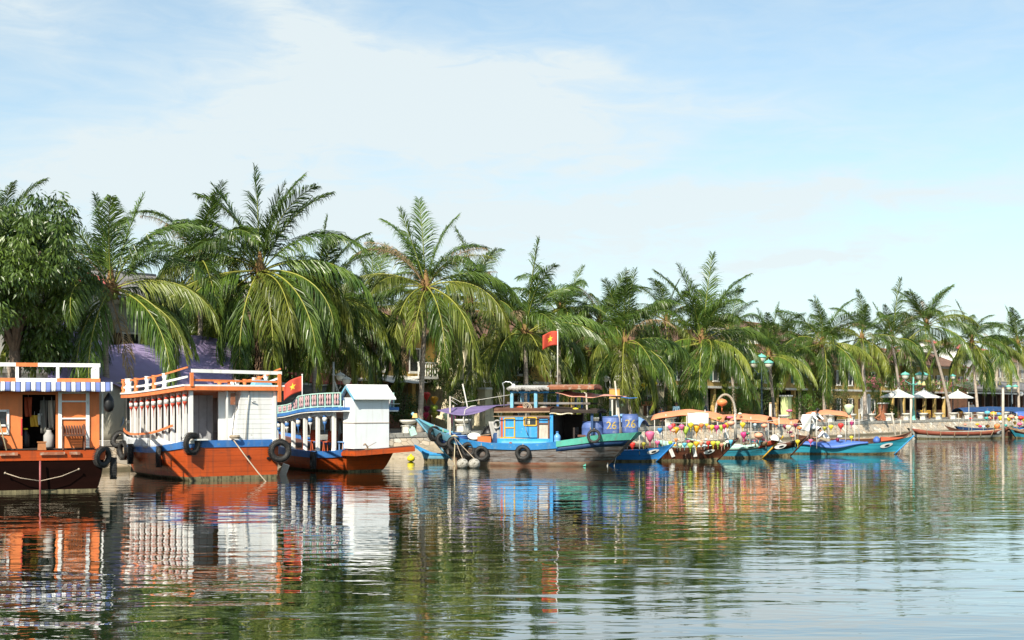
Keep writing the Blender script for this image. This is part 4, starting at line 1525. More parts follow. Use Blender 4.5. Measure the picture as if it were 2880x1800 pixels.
    mb.tube([(0, 0, 0), (.48, .42, 1.75)], .022, 7)
    mb.build('pole', M['bamboo'], o)
    tyre(t, (0.05, Y(272), 1.03), (0.75, 0.65, .1), .235, .085, 'worn tyre fender on the right stern corner of the houseboat', 'tyre fenders on the boats', (0.1, Y(268), 1.3))
    tyre(t, (0.55, Y(301), .66), (0.1, 1, 0), .24, .09, 'tyre fender seen edge-on beside the houseboat, near the water', 'tyre fenders on the boats', (0.5, Y(285), 1.2))
    return t


houseboat()


# ================================================================== large orange and white excursion boat
def excursion_boat():
    h = Vector((-0.55, 0.835, 0)).normalized()
    r = Vector((h.y, -h.x, 0))
    A = Vector((-11.12, 43.9, 0))
    c = A + r * 1.65
    rz = math.atan2(h.y, h.x)
    t = thing('excursion_boat', 'large orange-hulled excursion boat with white colonnade, planked cabin and roof railing', 'boat', c, rz)
    H = Hull(9.0, cr([0, 1.5, 3, 4.8, 6.4, 7.6, 8.5, 9.0], [1.68, 1.86, 2.02, 2.10, 1.92, 1.35, .62, .06]),
             cr([0, 1.5, 3, 4.8, 6.4, 7.6, 8.6, 9], [1.60, 1.74, 1.84, 1.80, 1.45, .8, .2, .02]),
             cr([0, 1.4, 3, 4.8, 6.2, 7.6, 9.0], [1.36, 1.20, 1.06, 1.04, 1.12, 1.30, 1.6]), 1.5, 0.0)
    H.shell(t, [M['orange_hull'], M['hull_foot'], M['dark']], foot=0.10, inner=False, n=40)
    H.rail(t, M['blue'], 0.84, 0.045, 0.10, n=40, name='blue_strake')
    H.deck(t, M['brown'], 0.95)
    FM = frame(t)
    S = lambda px: -(px - 659) / 79.4      # across the stern, from photo columns
    # scum line and bolts on the transom
    zr = cr([0, 1.2, 3, 5, 7, 8], [3.12, 3.04, 2.94, 2.88, 2.88, 2.95])
    # columns down the port side (and matching ones to starboard)
    col_u = [0.06, 0.52, 0.98, 1.46, 1.98, 2.50, 3.06, 3.62, 4.22, 4.84, 5.50]
    for s in (1, -1):
        for i, u in enumerate(col_u):
            y = s * (H.hw(u) - 0.16)
            z0 = H.zt(u) * .95
            z1 = zr(u)
            mb = MB()
            wd = 0.155 if i else 0.17
            mb.box((u, y, (z0 + z1) / 2), (wd, wd * .7, z1 - z0))
            mb.box((u, y, z0 + .06), (wd * 1.35, wd * 1.1, .12))
            mb.build('column', M['white'], t)
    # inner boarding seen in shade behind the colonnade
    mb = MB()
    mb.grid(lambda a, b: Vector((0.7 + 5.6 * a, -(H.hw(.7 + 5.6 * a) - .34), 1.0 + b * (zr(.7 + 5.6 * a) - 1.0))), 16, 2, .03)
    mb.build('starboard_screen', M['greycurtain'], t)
    mb = MB()
    mb.box((6.6, 0, 2.0), (.06, 2.7, 1.8))
    mb.build('forward_bulkhead', M['greyplaster'], t)
    # low white bulwark with a sagging orange rail along the port side
    mb = MB()
    mb.grid(lambda a, b: Vector((1.0 + 6.4 * a, H.hw(1.0 + 6.4 * a) - .06, H.zt(1.0 + 6.4 * a) + b * (.30 * min(1, a * 6)))), 26, 2, .03)
    mb.build('bulwark', M['white'], t)
    mb = MB()
    pts = []
    for i in range(25):
        u = 1.1 + 5.6 * i / 24
        pts.append((u, H.hw(u) + .01, H.zt(u) + .42 + .30 * (1 - i / 24) ** 2 * .8 + .10 * (i / 24) ** 2))
    for a, b in zip(pts, pts[1:]):
        mb.beam(a, b, .05, .075)
    mb.build('orange_handrail', M['orange'], t)
    # grey canvas lashed along the bulwark near the bow
    mb = MB()
    mb.grid(lambda a, b: Vector((3.0 + 4.3 * a, H.hw(3.0 + 4.3 * a) + .02 + .05 * math.sin(22 * a) * b, H.zt(3.0 + 4.3 * a) + .36 - .36 * b)), 40, 4, .012)
    mb.build('bulwark_canvas', mat('crumpled_silver_canvas', (.55, .57, .58), .5, .35, 4.0, bump=.5), t)
    mb = MB()
    mb.box((8.35, 0.22, 1.72), (.75, .8, .5), rot=(0, -.15, 0.5))
    mb.build('stem_head', M['paleblue'], t)
    # roof: planked slab whose edge follows the hull, orange fascia, white drip edge
    us = [-0.15] + [8.0 * i / 20 for i in range(1, 20)] + [8.0]
    port = [(u, H.hw(max(0, u)) + .14 if u < 7.6 else H.hw(u) + .05) for u in us]
    outline = port + [(u, -y) for u, y in port[::-1]]

    def strip(off0, z0, z1, m, name):
        mb = MB()
        top = [mb.vert((u, y + (off0 if y > 0 else -off0), zr(max(0, u)) + z1)) for u, y in outline]
        bot = [mb.vert((u, y + (off0 if y > 0 else -off0), zr(max(0, u)) + z0)) for u, y in outline]
        n = len(outline)
        for i in range(n):
            mb.face((bot[i], bot[(i + 1) % n], top[(i + 1) % n], top[i]))
        hn = n // 2
        for ring in (top, bot):
            for i in range(hn - 1):
                mb.face((ring[i], ring[i + 1], ring[n - 2 - i], ring[n - 1 - i]))
        return mb.build(name, m, t)
    strip(0.0, 0.0, 0.14, M['orange'], 'roof_fascia')
    strip(0.035, 0.142, 0.20, M['white'], 'roof')
    # railings on the roof
    zz = lambda u: zr(max(0, u)) + .2
    # stern: white top rail, orange middle rail
    ys, ye = S(535), S(798)
    for z, m, hgt in ((3.79, 'white', .12), (3.47, 'orange', .07)):
        mb = MB()
        mb.beam((-.10, ys, z), (-.10, ye, z - .04), .06, hgt)
        mb.build('stern_rail', M[m], t)
    for px, z0 in ((535, 3.25), (790, 2.72)):
        mb = MB()
        mb.box((-.14, S(px), (z0 + 3.72) / 2), (.09, .11, 3.72 - z0))
        mb.build('rail_post', M['orange'], t)
    for px in (643, 668):
        mb = MB()
        mb.box((-.06, S(px), 3.40), (.06, .09, .18))
        mb.build('rail_post', M['white'] if px > 660 else M['orange'], t)
    for s in (1, -1):
        lines = {'orange': (.56, .055), 'white': (.30, .07)}
        for m, (dz, hh) in lines.items():
            mb = MB()
            pr = None
            for i in range(17):
                u = -.10 + 6.9 * i / 16
                dzz = dz + (.12 if m == 'orange' else .06) * max(0, 1 - i / 7) ** 1.4
                p = Vector((u, s * (H.hw(max(0, u)) + .02), zz(u) + dzz - .1))
                if pr is not None:
                    mb.beam(pr, p, .05, hh)
                pr = p
            mb.build('side_rail', M[m], t)
        for i, u in enumerate((1.7, 2.55, 3.2, 4.3, 5.1, 5.5, 6.5)):
            mb = MB()
            m = 'orange' if i in (1, 3, 6) else 'white'
            hh = .52
            mb.lathe([(q * 1.0, z * hh) for q, z in baluster_profile(.10)], (u, s * (H.hw(u) + .02), zz(u)), 10)
            mb.build('baluster', M[m], t)
    # a few boards and a folded sheet lying on the roof
    o = thing('roof_boards', 'loose white and orange boards lying on the roof of the large orange boat', 'boards', FM @ Vector((1.6, -.9, zz(1.6))), rz)
    mb = MB()
    mb.box((0, 0, .04), (1.6, .22, .05), rot=(0, 0, .5))
    mb.box((.1, -.1, .095), (1.5, .16, .05), rot=(0, 0, .9))
    mb.build('board', M['white'], o)
    o = thing('folded_tarpaulin', 'folded grey-blue sheet on the stern end of the large orange boat roof', 'tarpaulin', FM @ Vector((.55, -1.25, zz(.5))), rz)
    mb = MB()
    mb.box((0, 0, .08), (.5, .7, .16), taper=.8)
    mb.box((.02, .03, .19), (.4, .55, .07), taper=.8)
    mb.build('sheet', M['paleblue'], o)
    # planked deck-house at the stern, its left edge battered
    mb = MB()
    yl0, yl1, yr = S(659), S(682), S(789)
    z0, z1 = 1.36, zr(0)
    pts = [(0.02, yl0, z0), (0.02, yr, z0), (0.02, yr, z1), (0.02, yl1, z1)]
    mb.prism(pts, (1.5, 0, 0))
    mb.build('planked_deckhouse', M['white_plank'], t)
    mb = MB()
    mb.box((.55, S(655), 2.22), (.05, .62, 1.72))
    mb.build('side_panel', M['white_panel'], t)
    mb = MB()
    mb.box((.05, S(641), 2.25), (.07, .06, 1.74))
    mb.build('door_post', M['white'], t)
    mb = MB()
    mb.box((.015, S(657), 2.83), (.03, .17, .42))
    mb.build('rusty_hatch', M['rust'], t)
    mb = MB()
    mb.tube([(-.03, S(706), 3.3), (-.03, S(697), 2.4), (-.03, S(693), 1.4)], .018, 6)
    mb.build('hanging_cord', M['nylon'], t)
    mb = MB()
    mb.tube([(-.02, S(710), 2.74), (-.05, S(722), 2.72)], .02, 6)
    mb.build('door_latch', M['steel'], t)
    mb = MB()
    mb.box((-.05, S(560), 1.42), (.3, .5, .05))
    mb.build('boarding_step', M['white'], t)
    mb = MB()
    mb.box((1.5, S(596), 2.15), (.05, 1.16, 1.62))
    mb.build('rear_screen', M['greyscreen'], t)
    # rear opening: seats and shaded inside
    mb = MB()
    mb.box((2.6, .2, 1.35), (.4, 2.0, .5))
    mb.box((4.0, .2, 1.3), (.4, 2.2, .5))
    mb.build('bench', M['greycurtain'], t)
    # transom fittings
    mb = MB()
    mb.lathe([(.05, 0), (.05, .05)], (-.05, S(760), .72), 10, axis=(1, 0, 0))
    mb.lathe([(.045, 0), (.045, .05)], (-.05, S(702), .80), 10, axis=(1, 0, 0))
    mb.tube([(-.04, S(702), .8), (-.05, S(698), .6)], .012, 5)
    mb.build('exhaust_pipe', M['black'], t)
    # mooring line running from the stern down into the water, and a coil on the rail
    o = thing('mooring_line', 'pale mooring rope slanting from the stern of the large orange boat into the water', 'rope', FM @ Vector((-.05, S(655), 1.42)), 0)
    end = P(762, 1355, 43.6)
    e = end - o.location
    e.z = -o.location.z - .2
    mb = MB()
    mb.tube([(0, 0, 0), e * .33 + Vector((0, 0, -.04)), e * .66 + Vector((0, 0, -.05)), e], .022, 6)
    mb.build('rope', M['rope'], o)
    mb = MB()
    for k in range(3):
        mb.torus((0.05, 0.05, .04 + .04 * k), .16 + .02 * (k % 2), .022, (0, 0, 1), 20, 6)
    mb.build('coil', M['rope'], o)
    g = 'tyre fenders on the boats'
    tyre(t, (-.20, S(534), 1.28), (1, .55, .0), .29, .10, 'tyre fender on the near stern corner of the large orange boat', g, (-.05, S(548), 1.45))
    tyre(t, (-.19, S(790), .98), (1, -.15, 0.05), .31, .105, 'tyre fender hanging at the right end of the orange transom', g, (-.05, S(786), 1.42))
    tyre(t, (1.9, H.hw(1.9) + .12, .78), (.45, 1, 0), .28, .09, 'tyre fender on the orange hull left of the near stern corner', g, (1.9, H.hw(1.9) + .03, 1.2))
    tyre(t, (4.6, H.hw(4.6) + .14, .80), (.2, 1, 0), .28, .09, 'middle one of the black tyres crowded at the bow of the large orange boat', g, (4.6, H.hw(4.6), 1.15))
    tyre(t, (5.8, H.hw(5.8) + .12, .9), (-.1, 1, 0), .28, .09, 'tyre at the bow of the large orange boat, beneath the silver canvas', g, (5.8, H.hw(5.8), 1.2))
    tyre(t, (6.9, H.hw(6.9) + .22, 1.28), (-.6, .8, .5), .26, .09, 'tilted tyre on the bow rail of the large orange boat', g, (6.9, H.hw(6.9), 1.5))
    tyre(t, (8.0, H.hw(8.0) + .35, .85), (-.75, .65, 0), .27, .09, 'tyre hanging clear of the bow between the houseboat and the large orange boat', g, (8.0, H.hw(8.0), 1.5))
    # lanterns of red and white under the eaves of the port side
    k = 0
    nth = ['nearest the stern corner', 'second from the stern corner', 'third from the stern corner', 'fourth from the stern corner', 'fifth from the stern corner', 'middle of the row',
           'fifth from the bow', 'fourth from the bow', 'third from the bow', 'second from the bow']
    for i in range(10):
        u = (col_u[i] + col_u[i + 1]) / 2
        lantern_rw(FM @ Vector((u, H.hw(u) - .06, zr(u) - .10)), 1.0 if i < 6 else .9, 'small red and white lantern under the orange eaves, ' + nth[i])
    for i, (px, uu) in enumerate(((577, 1.6), (603, 1.9), (629, 2.2))):
        lantern_rw(FM @ Vector((uu, S(px) * 1.1, zr(1.5) - .14)), .95, 'dim lantern hanging inside the stern opening of the large orange boat, ' + ('left', 'middle', 'right')[i] + ' one', inside=True)
    return t


def lantern_rw(w, s, label, inside=False, cols=('flagred', 'whitecloth'), group='small lanterns under the boat eaves'):
    t = thing('eaves_lantern', label, 'lantern', w, 0, group)
    mb = MB()
    mb.lathe([(.03 * s, 0), (.065 * s, -.03 * s), (.085 * s, -.10 * s)], (0, 0, 0), 12)
    mb.build('top_cap', M[cols[0]], t)
    mb = MB()
    mb.lathe([(.085 * s, -.10 * s), (.09 * s, -.17 * s), (.08 * s, -.26 * s)], (0, 0, 0), 12)
    mb.build('band', M[cols[1]], t)
    mb = MB()
    mb.lathe([(.08 * s, -.26 * s), (.065 * s, -.33 * s), (.03 * s, -.38 * s), (.012 * s, -.46 * s), (.004, -.7 * s)], (0, 0, 0), 12)
    mb.build('tassel', M[cols[0]], t)


excursion_boat()


# ================================================================== boat with blue edges, green roof railing and the white gabled cabin
def cabin_boat():
    r = Vector((0.82, 0.57, 0)).normalized()
    h = Vector((-r.y, r.x, 0))
    B = Vector((-6.32, 49.2, 0))
    c = B + r * 1.05
    rz = math.atan2(h.y, h.x)
    t = thing('passenger_boat', 'smaller orange passenger boat with blue edging, green roof railing and white posts', 'boat', c, rz)
    H = Hull(8.6, cr([0, 1, 2.5, 4.5, 6.2, 7.6, 8.6], [1.05, 1.28, 1.55, 1.68, 1.45, .8, .05]), cr([0, 1, 2.5, 4.5, 6.2, 8, 8.6], [.72, .98, 1.3, 1.4, 1.0, .25, .02]),
             cr([0, .9, 2.2, 4.5, 6.5, 8.6], [.90, .80, .76, .84, 1.0, 1.4]), 1.1, 0.55)
    H.shell(t, [M['orange_hull'], M['hull_foot'], M['dark']], foot=0.09, inner=False, n=36)
    H.rail(t, M['blue'], 0.70, 0.05, 0.10, u0=0.25, n=36, name='blue_strake')
    H.deck(t, M['brown'], 0.9)
    FM = frame(t)
    # stern platform with an orange edge, rising to the far corner
    mb = MB()
    mb.prism([(.35, 1.12, .80), (-.55, 1.0, .82), (-.75, -1.45, .96), (.2, -1.75, .95), (1.2, -1.35, .82)], (0, 0, .06))
    mb.build('stern_platform', M['brown'], t)
    mb = MB()
    for a, b in (((.35, 1.12, .75), (-.56, 1.0, .76)), ((-.56, 1.0, .76), (-.76, -1.47, .90)), ((-.76, -1.47, .90), (.2, -1.78, .89))):
        mb.beam(a, b, .05, .19)
    mb.build('platform_edge', M['orange_hull'], t)
    # white cabin with a gabled lid
    zf = .93
    u0, u1, y0, y1 = -.30, .62, .92, -.60
    mb = MB()
    mb.box(((u0 + u1) / 2, (y0 + y1) / 2, (zf + 2.90) / 2), (u1 - u0, y0 - y1, 2.90 - zf))
    mb.build('white_cabin', M['white_panel'], t)
    mb = MB()
    mb.box((u0 - .008, (y0 + y1) / 2, 1.92), (.016, y0 - y1 + .02, .025))
    mb.box(((u0 + u1) / 2, y0 + .008, 1.92), (u1 - u0, .016, .025))
    mb.build('panel_batten', M['tan'], t)
    mb = MB()      # roof: ridge parallel to the stern, near slope towards the lens
    rdg = (u0 + u1) / 2
    for (ua, za, ub, zb) in ((u0 - .24, 2.82, rdg, 3.36), (u1 + .24, 2.80, rdg, 3.36)):
        a = [(ua, y0 + .10, za), (ua, y1 - .18, za), (ub, y1 - .18, zb), (ub, y0 + .10, zb)]
        mb.prism(a, (0, 0, .05))
    mb.build('cabin_roof', M['white'], t)
    mb = MB()
    for dz, m in ((0, 0),):
        mb.beam((u0 - .24, y0 + .13, 2.80), (rdg, y0 + .13, 3.32), .03, .08)
        mb.beam((u1 + .24, y0 + .13, 2.78), (rdg, y0 + .13, 3.32), .03, .08)
    mb.build('barge_board', M['paleblue'], t)
    mb = MB()
    mb.prism([(u0 + .02, y0 - .02, 2.90), (u1 - .02, y0 - .02, 2.90), (rdg, y0 - .02, 3.33)], (0, -.03, 0))
    mb.build('gable_board', M['dark'], t)
    mb = MB()
    mb.box((.2, y1 - .35, 2.66), (.4, .6, .02))
    mb.build('rear_shelf', M['steel'], t)
    # columns, arcade board, roof
    zr = cr([0, 1.3, 2.6, 4.2, 6], [2.36, 2.34, 2.28, 2.10, 2.02])
    col_u = [0.95, 1.95, 2.85, 3.8, 4.75, 5.6]
    for s in (1, -1):
        for i, u in enumerate(col_u):
            y = s * (H.hw(u) - .12)
            z0 = H.zt(u) * .9
            mb = MB()
            mb.box((u, y, (z0 + zr(u)) / 2), (.15, .12, zr(u) - z0))
            mb.lathe([(.13, 0), (.11, .10), (.085, .24), (.08, .26)], (u, y, z0), 10)
            mb.build('column', M['white'] if s > 0 else M['greyplaster'], t)
        mb = MB()
        n = 60
        for i in range(n):
            u = .9 + 4.9 * i / n
            ph = ((u * 2.2) % 1.0)
            dz = .10 + .07 * abs(math.sin(math.pi * ph))
            un = .9 + 4.9 * (i + 1) / n
            mb.prism([(u, s * (H.hw(u) - .05), zr(u)), (un, s * (H.hw(un) - .05), zr(un)), (un, s * (H.hw(un) - .05), zr(un) - dz), (u, s * (H.hw(u) - .05), zr(u) - dz)], (0, -.02 * s, 0))
        mb.build('scalloped_board', M['white'], t)
    us = [.05 + 6.1 * i / 16 for i in range(17)]
    port = [(u, H.hw(u) + .16) for u in us]
    outline = port + [(u, -y) for u, y in port[::-1]]

    def strip(z0, z1, off, m, name):
        mb = MB()
        top = [mb.vert((u, y + (off if y > 0 else -off), zr(u) + z1)) for u, y in outline]
        bot = [mb.vert((u, y + (off if y > 0 else -off), zr(u) + z0)) for u, y in outline]
        n = len(outline)
        for i in range(n):
            mb.face((bot[i], bot[(i + 1) % n], top[(i + 1) % n], top[i]))
        for ring in (top, bot):
            for i in range(n // 2 - 1):
                mb.face((ring[i], ring[i + 1], ring[n - 2 - i], ring[n - 1 - i]))
        mb.build(name, m, t)
    strip(.0, .05, 0, M['white'], 'roof_lining')
    strip(.052, .17, .03, M['blue'], 'roof')
    # green balustrade with pink fretwork
    for s in (1, -1):
        zt = lambda u: zr(u) + .17
        pts = []
        for i in range(13):
            u = .35 + 5.5 * i / 12
            hgt = .56 if u < 3.2 else (.56 - .22 * min(1, (u - 3.2) / .4))
            pts.append((u, s * (H.hw(u) + .04), zt(u) + hgt))
        mb = MB()
        for a, b in zip(pts, pts[1:]):
            mb.beam(a, b, .04, .04)
            mb.beam((a[0], a[1], zt(a[0]) + .05), (b[0], b[1], zt(b[0]) + .05), .04, .04)
        for i in range(0, 13):
            a = pts[i]
            mb.beam((a[0], a[1], zt(a[0])), a, .04, .04)
        mb.build('roof_railing', M['palemint'], t)
        mb = MB()
        for i in range(12):
            a, b = Vector(pts[i]), Vector(pts[i + 1])
            for f in (.33, .67):
                p = a.lerp(b, f)
                zz0, zz1 = zt(p.x) + .08, p.z - .03
                mb.lathe([(.02, 0), (.055, .25 * (zz1 - zz0)), (.02, .5 * (zz1 - zz0)), (.055, .75 * (zz1 - zz0)), (.02, zz1 - zz0)], (p.x, p.y, zz0), 7)
        mb.build('fretwork', mat('pink_fretwork_paint', (.58, .36, .36), .6, .3, 8.0), t)
    # inside: low bulkhead, chairs
    mb = MB()
    mb.grid(lambda a, b: Vector((.9 + 5 * a, -(H.hw(.9 + 5 * a) - .05), .78 + b * .62)), 12, 2, .03)
    mb.build('far_bulwark', M['rust'], t)
    for i, (u, y, m, lab) in enumerate(((1.5, .25, 'pinkboard', 'pale pink plastic chair between the white posts of the blue-edged boat'),
                                        (2.6, .5, 'redtarp', 'red plastic chair left of the pale pink one on the blue-edged boat'),
                                        (3.5, .6, 'redtarp', 'red plastic chair between the farther white posts of the blue-edged boat'),
                                        (4.4, .6, 'redtarp', 'red plastic chair farthest along the blue-edged boat'))):
        o = thing('plastic_chair', lab, 'chair', FM @ Vector((u, y, H.zt(u) * .9 + .02)), rz + 1.2 + i, 'plastic chairs aboard')
        mb = MB()
        mb.box((0, 0, .42), (.42, .42, .04))
        mb.build('seat', M[m], o)
        mb = MB()
        mb.grid(lambda a, b: Vector((-.2 - .06 * b - .05 * math.sin(math.pi * a) , -.21 + .42 * a, .44 + .42 * b)), 6, 4, .02)
        mb.build('backrest', M[m], o)
        for x in (-.18, .18):
            for y2 in (-.18, .18):
                mb = MB()
                mb.beam((x * 1.15, y2 * 1.15, 0), (x, y2, .42), .035)
                mb.build('leg', M[m], o)
    o = thing('plastic_table', 'low blue plastic table at the stern end of the blue-edged boat', 'table', FM @ Vector((.75, .62, H.zt(.7) * .9 + .02)), rz)
    mb = MB()
    mb.box((0, 0, .42), (.5, .75, .035))
    mb.build('table_top', M['cornflower'], o)
    for x in (-.2, .2):
        for y2 in (-.3, .3):
            mb = MB()
            mb.beam((x, y2, 0), (x, y2, .4), .035)
            mb.build('leg', M['cornflower'], o)
    # small anchor-like winch on the platform
    o = thing('deck_winch', 'small rusty winch handle on the orange stern platform', 'winch', FM @ Vector((-.55, .45, .91)), rz)
    mb = MB()
    mb.tube([(0, 0, 0), (.02, .05, .14), (0, .14, .22), (0, .2, .16)], .03, 7)
    mb.tube([(0, .02, .10), (-.05, -.32, .27)], .012, 6)
    mb.box((0, 0, .02), (.2, .2, .04))
    mb.build('winch', M['tan'], o)
    tyre(t, (1.9, H.hw(1.9) + .12, .42), (0.3, 1, 0), .25, .085, 'tyre hanging on the hull of the blue-edged boat under the white posts', 'tyre fenders on the boats', (1.9, H.hw(1.9), .85))
    # lanterns along the arcade
    pos = ['by the white cabin', 'second from the white cabin', 'third from the white cabin', 'fourth from the white cabin', 'farthest from the white cabin']
    for i in range(5):
        u = (col_u[i] + col_u[i + 1]) / 2
        lantern_rw(FM @ Vector((u, H.hw(u) - .08, zr(u) - .10)), 1.05, 'small white, blue and red lantern under the blue roof, ' + pos[i], cols=(('whitecloth', 'blue') if i % 2 else ('blue', 'whitecloth')))
    for i, (u, y) in enumerate(((.9, .3), (1.3, -.1))):
        lantern_rw(FM @ Vector((u, y, 2.24)), .9, 'dim red lantern inside the blue-roofed boat next to the white cabin, ' + ('right', 'left') [i] + ' one', cols=('redtarp', 'redtarp'))
    # flag with the star on the roof
    flag(FM @ Vector((3.05, H.hw(3.05) - .1, zr(3) + .17)), .72, .62, 'small red flag with a yellow star waving above the green roof railing', 1.42, dirx=-1, sag=.42, seed=1, pole_m='white')
    # concrete pillar in the water between the two orange boats
    return t


cabin_boat()
o = thing('mooring_post', 'leaning pale concrete block in the water between the two orange boats', 'post', P(800, 1338, 47.6), 0)
mb = MB()
mb.prism([(-.34, 0, -.45), (-.12, 0, -.45), (.16, 0, .38), (-.06, 0, .46)], (0, .2, 0))
mb.build('post', M['stone'], o)
# ================================================================== grey wooden fishing boat
def text_mesh(txt, size):
    cu = bpy.data.curves.new('tmp', 'FONT')
    cu.body = txt
    cu.size = size
    cu.align_x = 'CENTER'
    cu.align_y = 'CENTER'
    cu.extrude = 0.0
    cu.offset = 0.012 * size
    ob = bpy.data.objects.new('tmp', cu)
    COL.objects.link(ob)
    dg = bpy.context.evaluated_depsgraph_get()
    me = ob.evaluated_get(dg).to_mesh()
    vs = [tuple(v.co) for v in me.vertices]
    fs = [tuple(p.vertices) for p in me.polygons]
    ob.evaluated_get(dg).to_mesh_clear()
    bpy.data.objects.remove(ob)
    bpy.data.curves.remove(cu)
    return vs, fs


def barrel(w, r, h, txt, facing, label, tilt=0.0):
    t = thing('plastic_barrel', label, 'barrel', w, 0, 'blue plastic barrels on the fishing boat')
    mb = MB()
    mb.lathe([(r * .90, 0), (r * .97, .03), (r, h * .12), (r, h * .30), (r * 1.025, h * .33), (r, h * .36), (r, h * .66), (r * 1.025, h * .69), (r, h * .72), (r * .98, h * .93), (r * .9, h * .985), (r * .86, h)], (0, 0, 0), 28)
    b = mb.build('drum', M['barrel'], t)
    mb = MB()
    mb.lathe([(r * .93, h * .985), (r * .95, h), (r * .93, h * 1.03), (r * .80, h * 1.03), (r * .78, h * 1.0)], (0, 0, 0), 28)
    mb.build('lid_rim', M['barrel'], t)
    if txt:
        vs, fs = text_mesh(txt, h * .62)
        mb = MB()
        rr = r * 1.035
        ids = [mb.vert((rr * math.cos(facing + x / rr), rr * math.sin(facing + x / rr), h * .5 + y)) for x, y, z in vs]
        for f in fs:
            mb.face([ids[i] for i in f])
        mb.build('painted_number', M['numberpaint'], t, fixn=False)
    return t


def fishing_boat():
    h = Vector((-0.974, 0.226, 0)).normalized()
    rz = math.atan2(h.y, h.x)
    sc = Vector((5.45, 54.9, 0))            # stern centre; the port side faces the lens
    t = thing('fishing_boat', 'weathered grey wooden fishing boat with a light blue cabin, upper shelter and turquoise rail', 'boat', sc, rz)
    L = 9.95
    H = Hull(L, cr([0, .8, 2.2, 4.5, 6.5, 8.2, 9.3, L], [.98, 1.15, 1.40, 1.52, 1.42, .98, .45, .05]),
             cr([0, 1.3, 2.5, 4.5, 6.5, 8.4, 9.4, L], [.10, .75, 1.15, 1.35, 1.18, .5, .12, .02]),
             cr([0, 1.4, 2.6, 3.6, 4.8, 6.2, 7.5, 8.6, 9.4, L], [1.43, 1.34, 1.16, 1.02, .94, .98, 1.13, 1.42, 1.74, 2.02]), 1.75, 1.35, belly=.6)
    H.shell(t, [M['greywood'], mat('flaking_red_foot_paint', (.42, .34, .24), .8, .4, 2.0, stretch=(.5, .5, 2), col2=(.25, .09, .05)), M['mint']], foot=0.17, n=44, inner=True, depth=.55)
    H.rail(t, M['mint'], 0.80, .06, .10, 0, 3.3, 16, 'turquoise_strake', up=.03)
    H.rail(t, M['strakeblue'], 0.74, .05, .09, 3.31, 8.0, 20, 'blue_strake', up=.02)
    H.rail(t, M['paleblue'], 0.70, .045, .08, 8.01, L - .02, 12, 'bow_strake', up=.03)
    # blue band beneath the turquoise strake
    mb = MB()
    mb.grid(lambda a, b: H.pt(.05 + 3.3 * a, .80 - .18 * b, 1, .015), 16, 1, .02)
    mb.build('under_strake', M['navy'], t)
    H.deck(t, M['brown'], .62, .3, L - .8)
    FM = frame(t)
    U = lambda px: (1812 - px) / 66.5 / .974
    Z = lambda py: CAMZ + (HORIZON - py) / 67.3
    # stem post and eye-like fittings at the bow
    mb = MB()
    pts = [H.pt(L, f, 1) for f in (1.12, 1, .8, .5, .2, -.2)]
    mb.tube([(p.x + .02, 0, p.z) for p in pts], [.07, .085, .08, .07, .06, .05], 7)
    mb.build('stem_post', M['paleblue'], t)
    mb = MB()
    mb.box((L + .06, .0, 2.14), (.24, .26, .20), taper=.7)
    mb.build('bow_cap', mat('faded_orange_cap', (.72, .42, .14), .6, .15), t)
    # side planks running across the bow well
    mb = MB()
    for u in (8.0, 8.6, 9.1):
        mb.beam(H.pt(u, .93, 1, -.05), H.pt(u, .93, -1, -.05), .10, .05)
    mb.build('bow_beam', M['mint'], t)
    o = thing('plastic_crate', 'pale mint square can tied outside the tip of the grey boat bow', 'can', FM @ Vector((L + .12, .28, 1.42)), rz)
    mb = MB()
    mb.box((0, 0, 0), (.28, .2, .34), rot=(0.1, .3, .5))
    mb.box((0.02, .0, .20), (.1, .08, .08), rot=(0.1, .3, .5))
    mb.build('can', M['palemint'], o)
    # cabin: light blue boards, yellow trim
    zf, zt = .62, 2.13
    u0, u1, y = U(1578), U(1432), 1.08
    mb = MB()
    mb.box(((u0 + u1) / 2, y, (1.02 + zt) / 2 + .1), (u1 - u0, .06, zt - 1.22))
    mb.box(((u0 + u1) / 2, -y, (zf + zt) / 2), (u1 - u0, .06, zt - zf))
    mb.box((u1 - .03, 0, (zf + zt) / 2), (.06, 2 * y - .08, zt - zf))
    mb.build('cabin_wall', M['skyblue'], t)
    mb = MB()
    mb.grid(lambda a, b: Vector((u0 + (u1 + .1 - u0) * a, y + .05 + .12 * (1 - b) , .84 + .32 * b)), 10, 1, .05)
    mb.build('cabin_sill', M['skyblue'], t)
    mb = MB()
    mb.beam((U(1432), y + .06, 1.20), (U(1537), y + .06, 1.13), .05, .07)
    mb.build('yellow_ledge', M['yellowtrim'], t)
    # left yellow-framed shutter with two panels
    a, b = U(1446), U(1474)
    mb = MB()
    for uu in (a, b):
        mb.beam((uu, y + .045, 1.21), (uu, y + .045, 2.06), .055, .05, up=(0, 1, 0))
    for z in (1.22, 1.64, 2.05):
        mb.beam((a, y + .05, z), (b, y + .05, z), .05, .05)
    w = mb.build('shutter', M['yellowtrim'], t)
    mb = MB()
    mb.box(((a + b) / 2, y + .036, 1.63), (abs(a - b), .012, .8))
    mb.build('shutter_panel', M['skyblue'], w)
    # small window
    a, b = U(1501), U(1536)
    mb = MB()
    for uu in (a, b):
        mb.beam((uu, y + .045, 1.74), (uu, y + .045, 2.08), .05, .05, up=(0, 1, 0))
    for z in (1.74, 2.08):
        mb.beam((a, y + .05, z), (b, y + .05, z), .05, .05)
    w = mb.build('window', M['yellowtrim'], t)
    mb = MB()
    mb.box(((a + b) / 2, y + .034, 1.91), (abs(a - b) - .05, .01, .30))
    mb.build('pane', M['pane'], w)
    mb = MB()
    mb.box((U(1514), y + .043, 1.90), (.10, .006, .22))
    mb.build('curtain', M['cream'], w)
